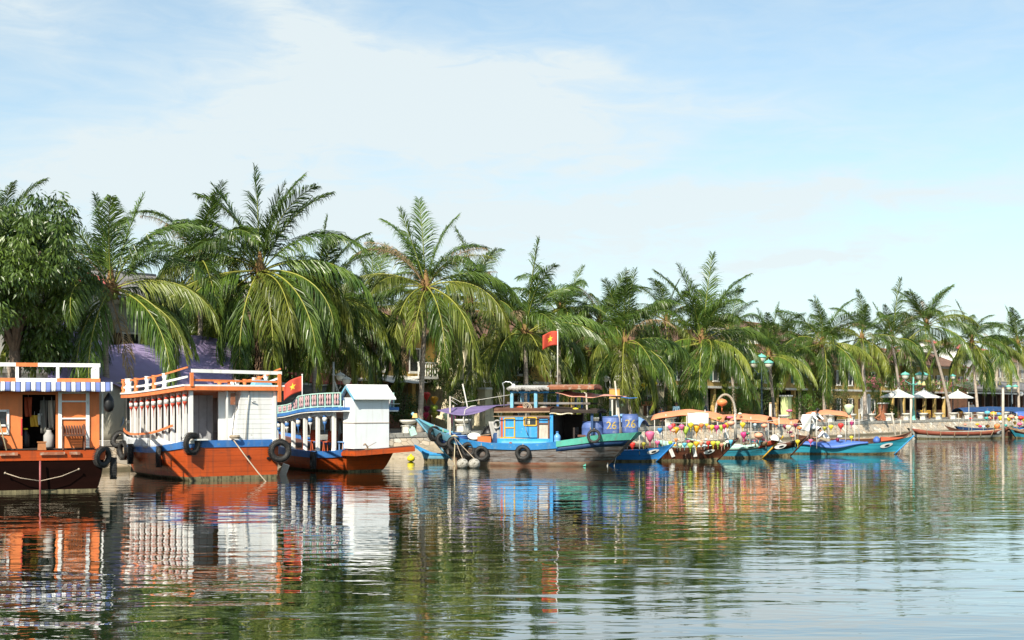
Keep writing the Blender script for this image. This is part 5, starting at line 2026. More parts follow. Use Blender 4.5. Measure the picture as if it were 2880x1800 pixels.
    # brown door with a pale panel
    a, b = U(1541), U(1571)
    mb = MB()
    for uu in (a, b):
        mb.beam((uu, y + .05, 1.0), (uu, y + .05, 2.1), .07, .06, up=(0, 1, 0))
    for z in (1.12, 1.82, 2.08):
        mb.beam((a, y + .052, z), (b, y + .052, z), .06, .06)
    w = mb.build('door', M['brown'], t)
    mb = MB()
    mb.box(((a + b) / 2, y + .036, 1.47), (abs(a - b) - .06, .012, .62))
    mb.build('door_panel', M['palewood'], w)
    mb = MB()
    mb.beam((U(1541), y + .10, .98), (U(1572), y + .10, .98), .04, .04)
    mb.beam((U(1556), y + .10, .88), (U(1556), y + .10, .98), .03, .03)
    mb.build('yellow_step', M['yellowtrim'], t)
    mb = MB()
    mb.lathe([(.06, 0), (.06, .07)], (U(1465), y + .18, .98), 10, axis=(0, 1, 0))
    mb.build('exhaust_pipe', M['rust'], t)
    mb = MB()
    mb.box((U(1437), y + .01, 1.6), (.10, .05, .95))
    mb.build('red_corner_post', M['redtarp'], t)
    # lower roof over cabin and stern shelter
    def roof(ua, ub, yy, z0, th, m, name, droop=.0, n=16, camber=.10):
        mb = MB()
        mb.grid(lambda a, b: Vector((ua + (ub - ua) * a, yy * (1 - 2 * b), z0 + camber * (1 - (1 - 2 * b) ** 2) + droop * a)), n, 8, th)
        return mb.build(name, m, t)
    roof(U(1577), U(1418), 1.32, 2.30, .16, M['brown'], 'cabin_roof')
    mb = MB()
    mb.beam((U(1577), 1.34, 2.33), (U(1418), 1.34, 2.31), .03, .05)
    mb.beam((U(1577), 1.34, 2.14), (U(1416), 1.34, 2.13), .03, .03)
    mb.build('roof_edge', M['tan'], t)
    roof(U(1708), U(1578), 1.30, 2.26, .10, M['dark'], 'shelter_roof', 0.04)
    mb = MB()
    mb.grid(lambda a, b: Vector((U(1640) + (U(1576) - U(1640)) * a, 1.34 - .3 * b, 2.22 + .12 * b + .03 * math.sin(9 * a))), 12, 4, .02)
    mb.build('yellow_white_canvas', mat('patched_canvas', (.66, .60, .45), .7, .3, 3.0, grime=(.45, .30, .04), grime_at=.55), t)
    # posts of the stern shelter
    for px, m, yy in ((1580, 'skyblue', 1.18), (1692, 'navy', 1.12), (1580, 'skyblue', -1.18), (1692, 'navy', -1.1), (1640, 'brown', -1.15)):
        mb = MB()
        mb.beam((U(px), yy, .75), (U(px), yy, 2.26), .13 if m == 'skyblue' else .10)
        mb.build('shelter_post', M[m], t)
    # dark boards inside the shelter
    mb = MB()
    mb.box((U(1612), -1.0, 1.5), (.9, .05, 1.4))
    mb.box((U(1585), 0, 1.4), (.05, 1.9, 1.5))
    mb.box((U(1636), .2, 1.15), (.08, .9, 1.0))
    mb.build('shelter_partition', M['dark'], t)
    mb = MB()
    mb.box((U(1625), .75, 1.02), (1.0, .5, .14))
    mb.build('engine_box', M['blue'], t)
    # upper wheel shelter
    zb = 2.40
    for px, m, yy in ((1465, 'paleblue', 1.02), (1533, 'paleblue', 1.02), (1465, 'paleblue', -1.0), (1533, 'paleblue', -1.0), (1500, 'skyblue', .2),
                      (1586, 'blue', .3), (1623, 'blue', -.9), (1649, 'blue', -.2)):
        mb = MB()
        mb.beam((U(px), yy, 2.28), (U(px), yy, 3.14), .135 if m == 'paleblue' else .09)
        mb.build('upper_post', M[m], t)
    for yy in (1.02, -1.0):
        mb = MB()
        mb.beam((U(1460), yy, 3.17), (U(1570), yy, 3.17), .07, .08)
        mb.build('upper_beam', M['skyblue'], t)
    for yy in (1.0, -1.0):
        mb = MB()
        mb.beam((U(1450), yy - .06, 2.70), (U(1685), yy - .06, 2.68), .05, .09)
        mb.build('upper_handrail', M['greywood'], t)
    roof(U(1572), U(1455), 1.20, 3.26, .10, M['greyplaster'], 'upper_roof', camber=.12)
    mb = MB()
    for k in range(14):
        a = k / 13
        mb.tube([(U(1572 - 112 * a), 1.22 + .02 * math.sin(k * 2.2), 3.23 + .05 * math.sin(k * 1.7)), (U(1563 - 108 * a), 1.23, 3.31 + .03 * math.sin(k)), (U(1558 - 104 * a), 1.1, 3.34)], .05, 6)
    mb.build('rolled_canvas', mat('dirty_grey_canvas', (.24, .225, .205), .8, .3, 6.0), t)
    roof(U(1697), U(1566), 1.10, 3.28, .13, M['rust'], 'upper_stern_roof', camber=.10)
    # salmon awning stretched aft from the upper roof
    mb = MB()
    ua, ub = U(1588), U(1772)
    mb.grid(lambda a, b: Vector((ua + (ub - ua) * a, 1.0 - 1.9 * b, 3.24 - .24 * a - (.20 * math.sin(math.pi * min(1, a + .15))) * max(0, 1 - b * 2) - .06 * math.sin(math.pi * b) + (.02 * math.sin(20 * a)))), 20, 10, .012)
    mb.build('salmon_awning', M['pinktarp'], t)
    mb = MB()
    mb.tube([(ub, 1.0, 2.94), (U(1795), 1.05, 2.90), (U(1816), 1.05, 2.92)], .02, 6)
    mb.build('awning_line', M['blue'], t)
    mb = MB()
    mb.beam((U(1676), .9, 2.3), (U(1674), .95, 3.12), .06)
    mb.beam((U(1674), .95, 3.10), (U(1668), .95, 3.16), .12, .03)
    mb.build('awning_prop', M['palewood'], t)
    # bent steel exhaust / davit at the left of the upper shelter
    mb = MB()
    mb.tube([(U(1440), .9, 2.35), (U(1440), .9, 3.35), (U(1436), .9, 3.55), (U(1445), .88, 3.62), (U(1458), .85, 3.60), (U(1464), .85, 3.50), (U(1468), .85, 3.34)], .028, 7)
    mb.build('steel_davit', M['steel'], t)
    mb = MB()
    mb.ball((U(1467), .87, 3.45), .085, 10)
    mb.build('deck_lamp', M['whiteball'], t)
    # clutter on the cabin roof: a thing each
    o = thing('rope_coil', 'tangle of pale rope hanging on the cabin roof of the fishing boat', 'rope', FM @ Vector((U(1511), 1.14, 2.50)), rz)
    mb = MB()
    for k in range(5):
        mb.torus((0.03 * k - .06, 0, .02 * k), .13 + .015 * (k % 3), .018, (.2, 1, .3 - .1 * k), 18, 6)
    mb.tube([(0, .05, -.1), (.04, .08, -.2), (.02, .22, -.3), (.03, .24, -.9), (-.05, .12, -1.2)], .016, 6)
    mb.build('rope', M['rope'], o)
    for px, m, s, lab in ((1488, 'redtarp', .25, 'red bundle lying on the cabin roof of the fishing boat'), (1552, 'palewood', .22, 'pale sack lying on the cabin roof of the fishing boat'), (1436, 'greytarp', .2, 'grey bundle at the front end of the cabin roof'), (1642, 'yellowbuoy', .14, 'yellow float on the stern shelter roof')):
        o = thing('bundle', lab, 'bundle', FM @ Vector((U(px), .75, 2.36)), rz)
        mb = MB()
        mb.lathe([(.3 * s, 0), (s, .3 * s), (s * .95, .7 * s), (s * .4, s), (s * .25, s * 1.2)], (0, 0, 0), 9, squash=.7)
        mb.build('sack', M[m], o)
    # spars lying on the shelter roof
    mb = MB()
    mb.beam((U(1690), .6, 2.42), (U(1570), .4, 2.55), .05)
    mb.beam((U(1700), .2, 2.40), (U(1600), .5, 2.40), .05)
    mb.box((U(1660), .2, 2.42), (1.1, .8, .10), rot=(0, 0.02, .1))
    mb.build('roof_planks', M['dark'], t)
    # barrels with painted numbers, standing on the stern deck
    face = math.atan2(-.974, -.05) 
    barrel(FM @ Vector((U(1686), .45, 1.07)), .46, .82, '2', face, 'blue barrel painted with a single yellow 2')
    barrel(FM @ Vector((U(1736), .20, 1.36)), .43, .74, '26', face, 'middle blue barrel painted with a yellow 26')
    barrel(FM @ Vector((U(1788), .10, 1.40)), .36, .80, '26', face, 'blue barrel at the stern tip behind the slanted pole, with a yellow 26')
    mb = MB()
    mb.box((U(1720), .1, 1.30), (2.2, 1.5, .08))
    mb.build('stern_deck', M['brown'], t)
    mb = MB()
    mb.box((U(1730), -.9, 1.85), (.5, .1, .36))
    mb.box((U(1728), -.8, 2.08), (.9, .1, .10))
    mb.box((U(1725), -.7, 1.95), (.1, .1, .8))
    mb.build('stern_gantry', M['mint'], t)
    # water jug
    o = thing('water_jug', 'blue translucent water jug on the rail beside the blue shelter post', 'jug', FM @ Vector((U(1594), 1.05, .98)), rz)
    mb = MB()
    mb.lathe([(.12, 0), (.15, .02), (.15, .13), (.14, .15), (.15, .17), (.15, .29), (.11, .36), (.055, .40), (.055, .46)], (0, 0, 0), 16)
    mb.build('bottle', M['jug'], o)
    mb = MB()
    mb.lathe([(.065, .455), (.065, .50), (.05, .51)], (0, 0, 0), 12)
    mb.build('cap', M['blue'], o)
    # foredeck: blue tubs, dark net, a white oar blade, orange box, violet awning
    for px, yy, z, r, hh, lab in ((1270, .2, .95, .48, .42, 'wide blue tub nearest the bow of the fishing boat'), (1312, .35, .88, .42, .40, 'wide blue tub in front of the white paddle')):
        o = thing('plastic_tub', lab, 'tub', FM @ Vector((U(px), yy, z)), rz, 'blue tubs on the foredeck')
        mb = MB()
        mb.lathe([(r * .85, 0), (r, hh * .9), (r * 1.06, hh), (r * .98, hh), (r * .94, hh * .9), (r * .8, .05)], (0, 0, 0), 22)
        mb.build('tub', M['bluetarp'], o)
        mb = MB()
        mb.torus((0, 0, hh), r * 1.03, .02, (0, 0, 1), 22, 6)
        mb.build('rim', M['cornflower'], o)
    o = thing('tarpaulin', 'grey-blue tarpaulin spread over the tubs on the foredeck', 'tarpaulin', FM @ Vector((U(1325), .15, 1.32)), rz)
    mb = MB()
    mb.grid(lambda a, b: Vector((-.55 + 1.1 * a, .5 - 1.0 * b, .06 * math.sin(5 * a + 2 * b) - .12 * (2 * a - 1) ** 2)), 14, 10, .015)
    mb.build('sheet', M['greytarp'], o)
    o = thing('paddle', 'paddle with a white oval blade lying over the foredeck tubs', 'paddle', FM @ Vector((U(1355), .98, 1.26)), rz)
    mb = MB()
    mb.ball((0, 0, 0), .30, 14, (1, .12, .52))
    mb.build('blade', M['white'], o)
    mb = MB()
    mb.tube([(-.25, 0, .02), (-1.2, -.5, .15)], .02, 6)
    mb.build('shaft', M['tan'], o)
    o = thing('fishing_net', 'heap of black fishing net beside the cabin of the fishing boat', 'net', FM @ Vector((U(1388), .35, 1.05)), rz)
    mb = MB()
    rg = random.Random(5)
    mb.lathe([(.30, 0), (.34, .2), (.28, .42), (.16, .58), (.05, .64)], (0, 0, 0), 12)
    for k in range(150):
        a, z = rg.uniform(0, 6.28), rg.uniform(.1, .62)
        r0 = .34 * (1 - (z / .75) ** 2)
        p = Vector((math.cos(a) * r0, math.sin(a) * r0, z))
        mb.beam(p, p + Vector((rg.uniform(-.2, .2), rg.uniform(-.2, .2), rg.uniform(-.2, .16))), .03, .012)
    mb.build('net', M['black'], o)
    o = thing('fish_box', 'orange-red fish box tipped beside the heap of black net', 'box', FM @ Vector((U(1383), .95, .95)), rz + .4)
    mb = MB()
    mb.box((0, 0, .02), (.55, .36, .04))
    for (x, yy, sx, sy) in ((.27, 0, .03, .36), (-.27, 0, .03, .36), (0, .17, .51, .03), (0, -.17, .51, .03)):
        mb.box((x, yy, .17), (sx, sy, .28))
    mb.build('box', mat('orange_red_plastic', (.62, .17, .05), .5, .15), o)
    o = thing('grey_sheet', 'grey tarpaulin hanging beside the cabin front of the fishing boat', 'tarpaulin', FM @ Vector((U(1408), .9, .95)), rz)
    mb = MB()
    mb.grid(lambda a, b: Vector((-.16 + .34 * a - .15 * b, .05 * math.sin(8 * a + 3 * b), .95 - .95 * b)), 8, 10, .015)
    mb.build('sheet', M['greyplaster'], o)
    o = thing('plastic_drum', 'dark blue drum standing against the cabin front of the fishing boat', 'drum', FM @ Vector((U(1421), .75, .82)), rz)
    mb = MB()
    mb.lathe([(.24, 0), (.27, .04), (.27, .5), (.22, .58), (.1, .6)], (0, 0, 0), 16)
    mb.build('drum', M['navy'], o)
    o = thing('rope_coil', 'grey coil of hose and rope hung by the cabin front of the fishing boat', 'rope', FM @ Vector((U(1424), .98, 1.78)), rz)
    mb = MB()
    for k in range(5):
        mb.torus((0.01 * k, .02 * k, 0), .16 + .012 * (k % 3), .02, (.25, 1, .1 * k - .2), 20, 6)
        mb.tube([(.02 * k - .08, .03, -.1), (.03 * k - .1, .05, -.6), (.02 * k - .05, .03, -.85 + .05 * k)], .014, 5)
    mb.build('hose', M['greyplaster'], o)
    # violet awning over the foredeck with its poles
    mb = MB()
    a0, a1 = U(1246), U(1438)
    mb.grid(lambda a, b: Vector((a0 + (a1 - a0) * a, 1.0 - 1.9 * b, 2.50 + .16 * a - (.34 * math.sin(math.pi * min(1, a * 1.05 + .05)) + .05) * max(0, 1 - b * 2.2) ** .7 - .05 * math.sin(math.pi * b))), 22, 10, .014)
    mb.build('violet_awning', M['purple2'], t)
    for px, yy, z0, z1, dx in ((1281, .75, .95, 3.0, 0), (1246, -.85, 1.1, 2.45, 0), (1262, -.9, 1.0, 2.6, .02)):
        mb = MB()
        mb.beam((U(px), yy, z0), (U(px) + dx, yy, z1), .07)
        mb.build('awning_post', M['palewood'], t)
    mb = MB()
    mb.tube([(U(1299), -.3, 3.55), (U(1314), -.2, 2.62), (U(1335), .3, 1.1)], .03, 7)
    mb.tube([(U(1322), .7, 1.95), (U(1318), .5, 2.2), (U(1302), .2, 2.3)], .025, 7)
    mb.tube([(U(1335), .95, 1.25), (U(1322), .92, 2.0), (U(1328), .9, 2.42), (U(1345), .85, 2.56), (U(1358), .8, 2.58)], .022, 7)
    mb.build('awning_pole', M['nylon'], t)
    mb = MB()
    mb.tube([(U(1281), .75, 2.98), (U(1310), .5, 2.72), (U(1345), .6, 2.80), (U(1462), 1.0, 3.06)], .012, 5)
    mb.tube([(U(1281), .75, 2.85), (U(1300), .6, 2.62)], .012, 5)
    mb.build('stay_rope', M['nylon'], t)
    # leaning pole and rudder board at the stern
    o = thing('boat_pole', 'long bleached pole standing slanted at the stern of the fishing boat', 'pole', FM @ Vector((U(1763), .35, 1.35)), rz)
    mb = MB()
    mb.tube([(0, 0, 0), (.06, 0, .8), (.24, 0, 2.3)], [.06, .05, .035], 8)
    mb.build('pole', M['palewood'], o)
    mb = MB()
    q = [(U(1770), .08, .40), (U(1746), .08, .42), (U(1728), .08, -.04), (U(1758), .08, -.03)]
    mb.prism([(a, b, c + .55) for a, b, c in q], (0, .07, 0))
    mb.build('rudder_board', M['pinkboard'], t)
    mb = MB()
    mb.beam((U(1752), .05, 1.25), (U(1724), .05, .2), .10, .14)
    mb.build('stern_post', M['tan'], t)
    mb = MB()
    mb.tube([(U(1759), .2, 1.3), (U(1760), .22, .95), (U(1752), .2, .55), (U(1745), .15, .1), (U(1742), .15, -.2)], .013, 5)
    mb.tube([(U(1727), .3, .42), (U(1726), .3, -.3)], .03, 6)
    mb.build('stern_rope', M['nylon'], t)
    mb = MB()
    mb.box((U(1670), 1.02, .10), (.12, .1, .16))
    mb.build('green_float', M['mint'], t)
    g = 'tyre fenders on the boats'
    for px, f, ax, lab in ((1206, .78, (-.75, .6, 0), 'tyre fender nearest the bow tip of the grey fishing boat'),
                           (1236, .72, (-.45, .9, 0), 'second tyre fender from the bow tip of the grey fishing boat'),
                           (1288, .74, (-.4, .9, .1), 'tilted tyre fender left of the two grey floats'),
                           (1338, .62, (-.15, 1, 0), 'tyre fender just right of the two grey floats'),
                           (1382, .52, (-.12, 1, 0), 'tyre fender below the orange fish box'),
                           (1504, .62, (0, 1, 0), 'tyre fender under the blue cabin of the grey fishing boat')):
        u = U(px)
        p = H.pt(u, f, 1, .10)
        tyre(t, p, ax, .25, .085, lab, g, (p.x, H.hw(u) + .03, H.zt(u) + .03))
    p = H.pt(U(1701), 1.0, 1, .14)
    tyre(t, p, (0, 1, .08), .24, .055, 'thin tyre hung over the turquoise stern rail, below the painted barrels', g, (p.x, p.y - .08, p.z + .32))
    # two round grey foam floats on a line
    for i, px in enumerate((1301, 1334)):
        o = thing('foam_float', ('left' if i == 0 else 'right') + ' one of two round grey floats lying in the water beside the fishing boat', 'float', P(px, 1317, 53.0) + Vector((0, 0, .18)), 0, 'grey floats by the fishing boat')
        mb = MB()
        mb.ball((0, 0, 0), .25, 18, (1, 1, .92))
        mb.build('float', M['foam'], o)
        mb = MB()
        e = FM @ Vector((U(1304), 1.35, 1.22)) - o.location
        mb.tube([(0, 0, .22), e * .5 + Vector((0, -.1, .1)), e], .016, 6)
        mb.build('rope', M['rope'], o)
    mb = MB()
    mb.tube([(U(1303), 1.2, .95), (U(1308), 1.6, 0.2), (U(1315), 1.65, -.2)], .022, 6)
    mb.tube([(U(1296), 1.3, 1.25), (U(1305), 1.38, 1.3), (U(1313), 1.3, 1.22)], .05, 6)
    mb.build('yellow_stick', M['bamboo'], t)
    # flag on a tall mast
    flag(FM @ Vector((U(1583), .1, 3.25)), .66, .62, 'larger red flag with a yellow star on the tall mast of the fishing boat', 2.62, .026, -1, .18, 4)
    return t


fishing_boat()
o = thing('yellow_buoy', 'small yellow float bobbing between the white gabled cabin boat and the fishing boat bow', 'buoy', P(1156, 1297, 59.0) + Vector((0, 0, .12)), 0)
mb = MB()
mb.ball((0, 0, 0), .17, 12, (1.1, 1, .9))
mb.lathe([(.05, .14), (.05, .2), (.02, .22)], (0, 0, 0), 8)
mb.build('float', M['yellowbuoy'], o)
o = thing('small_rowboat', 'pale blue upturned stem of a small boat beside the bow of the fishing boat', 'boat', P(1262, 1292, 58.0) + Vector((0, 0, 0)), R(160))
H = Hull(1.7, cr([0, .8, 1.7], [.3, .36, .05]), cr([0, .8, 1.7], [.2, .28, .02]), cr([0, .8, 1.7], [.22, .24, .62]), .7, .1)
H.shell(o, [M['paleblue'], M['hull_foot'], M['skyblue']], n=14)
H.rail(o, M['skyblue'], .8, .02, .04, n=14, name='gunwale')


# ================================================================== sampans and lantern boats
def sampan(bow, ang, L, zbow, zmid, hw, mats, label, eye_u=None, rail=None, rail_h=.8, eye=True, group='wooden sampans moored along the quay', stern_z=None, eye_sz=.30, eye_f=.62, wl=.70, two_tone=None, stem=None):
    """open wooden boat; bow is the tip at the waterline-level point it shows, ang its heading"""
    h = Vector((math.cos(ang), math.sin(ang), 0))
    b = Vector((bow.x, bow.y, 0))
    org = b - h * L
    t = thing('sampan', label, 'boat', org, ang, group)
    H = Hull(L, cr([0, .12 * L, .45 * L, .72 * L, .88 * L, L], [.25 * hw, .62 * hw, hw, .82 * hw, .46 * hw, .04]),
             cr([0, .12 * L, .45 * L, .72 * L, .9 * L, L], [.08 * hw, .40 * hw, wl * hw, .52 * hw, .14 * hw, .015]),
             cr([0, .25 * L, .5 * L, .72 * L, .88 * L, L], [stern_z or zbow * .8, zmid * 1.1, zmid, zmid * 1.12, zmid + (zbow - zmid) * .45, zbow]), 1.0 * min(1, zbow), .7, belly=.75)
    H.shell(t, mats, foot=.16, n=32, depth=.35)
    if rail:
        H.rail(t, rail, rail_h, .025, .05, n=32, name='gunwale')
    if two_tone:
        m, f0, f1 = two_tone
        mb = MB()
        for s in (1, -1):
            mb.grid(lambda a, b2, s=s: H.pt(.2 + (L - .25) * a, f0 + (f1 - f0) * b2, s, .014), 28, 2, .012 * s)
        mb.build('painted_band', m, t)
    mb = MB()
    for k in range(int(L / 1.0)):
        u = 1.0 + k * 1.0
        if u < L - .8:
            mb.beam(H.pt(u, .78, 1, -.06), H.pt(u, .78, -1, -.06), .16, .04)
    mb.build('thwart', M['tan'], t)
    H.deck(t, M['tan'], .42, .6, L - .9, name='bottom_boards')
    mb = MB()
    pts = [H.pt(L, f, 1) for f in (1.04, .8, .5, .25, .02)]
    mb.tube([(p.x + .01, 0, p.z) for p in pts], [.045, .05, .05, .045, .04], 6)
    mb.build('stem', stem or mats[0], t)
    if eye:
        eu = eye_u if eye_u else .80 * L
        for s in (1, -1):
            def on(a, r0, r1, e0, s=s):
                u = eu + r0 * math.cos(a)
                f = eye_f + r1 * math.sin(a) / H.zt(eu)
                return H.pt(u, f, s, e0)
            mb = MB()
            cen = H.pt(eu, eye_f, s, .034)
            ring = [on(2 * math.pi * k / 24, eye_sz, eye_sz * .36, .034) for k in range(24)]
            for k in range(24):
                mb.poly([cen, ring[k], ring[(k + 1) % 24]])
            e = mb.build('painted_eye', M['eyewhite'], t)
            mb = MB()
            cen = H.pt(eu + .06, eye_f - .01, s, .05)
            ring = []
            for k in range(16):
                a = 2 * math.pi * k / 16
                ring.append(H.pt(eu + .06 + eye_sz * .42 * math.cos(a), eye_f - .01 + eye_sz * .15 * math.sin(a) / H.zt(eu), s, .05))
            for k in range(16):
                mb.poly([cen, ring[k], ring[(k + 1) % 16]])
            mb.build('pupil', M['black'], e)
    return t, H


BOW = math.atan2(-.61, .79)     # moored stern to the quay, bow out into the river
ba, Ha = sampan(P(1895, 1297, 58.6), BOW + .25, 6.0, .86, .50, .62, [M['bluehull'], M['hull_foot'], M['navy']], 'bright blue sampan with a white painted eye, right behind the fishing boat stern', eye_u=5.25, eye_f=.72)
bb, Hb = sampan(P(2074, 1297, 59.2), BOW + .22, 6.4, 1.05, .55, .72, [M['brownhull'], M['hull_foot'], M['dark']], 'dark brown sampan crowded with coloured lanterns, with a white painted eye', eye_u=5.35, eye_f=.62, rail=M['brownhull'])
bc, Hc = sampan(P(2200, 1290, 62.4), BOW + .20, 6.6, 1.06, .58, .70, [M['teal'], M['hull_foot'], M['palemint']], 'teal sampan with a pale mint band, red bow patch and yellow stem', eye_u=5.4, eye=False, two_tone=(M['palemint'], .98, .62), stem=M['yellowtrim'])
bd, Hd = sampan(P(2276, 1284, 64.8), BOW + .18, 6.6, 1.08, .56, .70, [M['teal'], M['hull_foot'], M['palemint']], 'sampan with a dark brown strake and big white eye, right of the red-bowed one', eye_u=5.35, eye_f=.72, two_tone=(M['brownhull'], .99, .50), eye_sz=.34, stem=M['brownhull'])
be, He = sampan(P(2568, 1276, 67.5), BOW + .42, 8.6, .98, .50, .78, [mat('turquoise_hull_paint', (.04, .34, .46), .4, .25, 1.6, stretch=(.4, .4, 1.5), seams=.2), M['hull_foot'], M['dark']], 'long turquoise sampan half covered by a blue tarpaulin', eye_u=7.4, eye_f=.70, eye_sz=.36, stem=M['skyblue'])
bf, Hf = sampan(P(2846, 1232, 101.0), R(12), 9.0, .98, .52, .70, [mat('grey_worn_hull_paint', (.34, .34, .30), .6, .3, 2.0), M['hull_foot'], M['tan']], 'long low red-brown sampan with pale ribs, moored far off at the right', eye_u=8.0, eye_f=.72, eye_sz=.40, two_tone=(mat('red_brown_strake', (.26, .075, .045), .6, .25, 2.0), 1.0, .46), stem=M['brown'], stern_z=.85)
bg, Hg = sampan(P(3010, 1234, 101.5), R(8), 5.3, .95, .52, .70, [M['teal'], M['hull_foot'], M['palemint']], 'sampan with a brown rail cut by the right edge of the picture', eye=False, rail=M['tan'], two_tone=(M['brown'], .99, .55), stern_z=.9)
bh, Hh = sampan(P(2560, 1243, 79.0), BOW + .5, 7.0, .95, .52, .66, [M['brown'], M['hull_foot'], M['tan']], 'brown open sampan floating behind the blue tarpaulin boat', eye=False, stern_z=.8)
bi, Hi = sampan(P(2660, 1226, 106.0), R(175), 7.0, .9, .45, .62, [M['brown'], M['hull_foot'], M['tan']], 'dark low sampan behind the long red-brown one', eye=False, stern_z=.8)

# red patch with a yellow star on the teal bow, narrow painted eye, ribs of the far boat
for s in (1, -1):
    mb = MB()
    mb.grid(lambda a, b: Hc.pt(5.72 + .85 * a, .99 - .36 * b, s, .032), 8, 3, .010 * s)
    q = mb.build('red_bow_patch', M['flagred'], bc)
    mb = MB()
    cu_, cf = 6.05, .80
    st = []
    for k in range(10):
        r_ = .085 if k % 2 == 0 else .034
        st.append(Hc.pt(cu_ + r_ * math.sin(2 * math.pi * k / 10), cf + r_ * math.cos(2 * math.pi * k / 10) / Hc.zt(cu_), s, .05))
    cc = Hc.pt(cu_, cf, s, .05)
    for k in range(10):
        mb.poly([cc, st[k], st[(k + 1) % 10]])
    mb.build('star', M['flagyellow'], q)
    mb = MB()
    cc = Hc.pt(5.25, .78, s, .03)
    rg_ = [Hc.pt(5.25 + .17 * math.cos(2 * math.pi * k / 16), .78 + .04 * math.sin(2 * math.pi * k / 16) / .7, s, .03) for k in range(16)]
    for k in range(16):
        mb.poly([cc, rg_[k], rg_[(k + 1) % 16]])
    mb.build('painted_eye', M['black'], bc)
for k in range(6):
    u = 1.3 + 1.15 * k
    for s in (1, -1):
        mb = MB()
        mb.beam(Hf.pt(u, 1.0, s, .05), Hf.pt(u, .40, s, .06), .05, .04)
        mb.build('rib', M['tan'], bf)
mb = MB()
mb.grid(lambda a, b: Hf.pt(2.4 + 4.0 * a, 1.0, -1) * (1 - b) + Hf.pt(2.4 + 4.0 * a, 1.0, 1) * b + Vector((0, 0, .06)), 12, 3, .03)
mb.build('pale_cover_board', M['palewood'], bf)

# blue tarpaulin, blue bundle and orange-red cloth on the turquoise boat
fe = frame(be)
o = thing('tarpaulin', 'bright blue tarpaulin draped over the middle of the turquoise sampan', 'tarpaulin', be.location, be.rotation_euler.z)
mb = MB()
def dr(a, b):
    u = 2.6 + 3.7 * a
    w = He.hw(u)
    v = -1 + 2 * b
    z = He.zt(u) + .10 + .05 * math.sin(9 * a + 4 * b) + .12 * math.sin(math.pi * a) * (1 - abs(v))
    y = v * (w + .10)
    if abs(v) > .8:
        k = (abs(v) - .8) / .2
        z -= k * (.20 * math.sin(math.pi * min(1, .12 + a * .8)) + .03)
        y = math.copysign(w * (.8 + .2 * min(1, k * 2)) + .07 + .02 * k, v)
    return Vector((u, y, z))
mb.grid(dr, 30, 40, .012)
mb.build('sheet', M['bluetarp'], o)
o = thing('cloth_bundle', 'rolled blue cloth beside the orange-red cover on the turquoise sampan', 'bundle', fe @ Vector((6.75, -.1, He.zt(6.7))), be.rotation_euler.z)
mb = MB()
mb.lathe([(.1, -.02), (.2, .06), (.19, .2), (.1, .32), (.02, .36)], (0, 0, 0), 10, squash=1.4)
mb.build('cloth', M['bluetarp'], o)
o = thing('boat_cover', 'orange-red cover stretched over the bow of the turquoise sampan', 'cover', be.location, be.rotation_euler.z)
mb = MB()
mb.grid(lambda a, b: Vector((6.95 + 1.15 * a, (1 - 2 * b) * (He.hw(6.95 + 1.15 * a) + .02), He.zt(6.95 + 1.15 * a) + .07 + .22 * (1 - a) * (1 - (1 - 2 * b) ** 2))), 8, 8, .02)
mb.build('cloth', M['redtarp'], o)
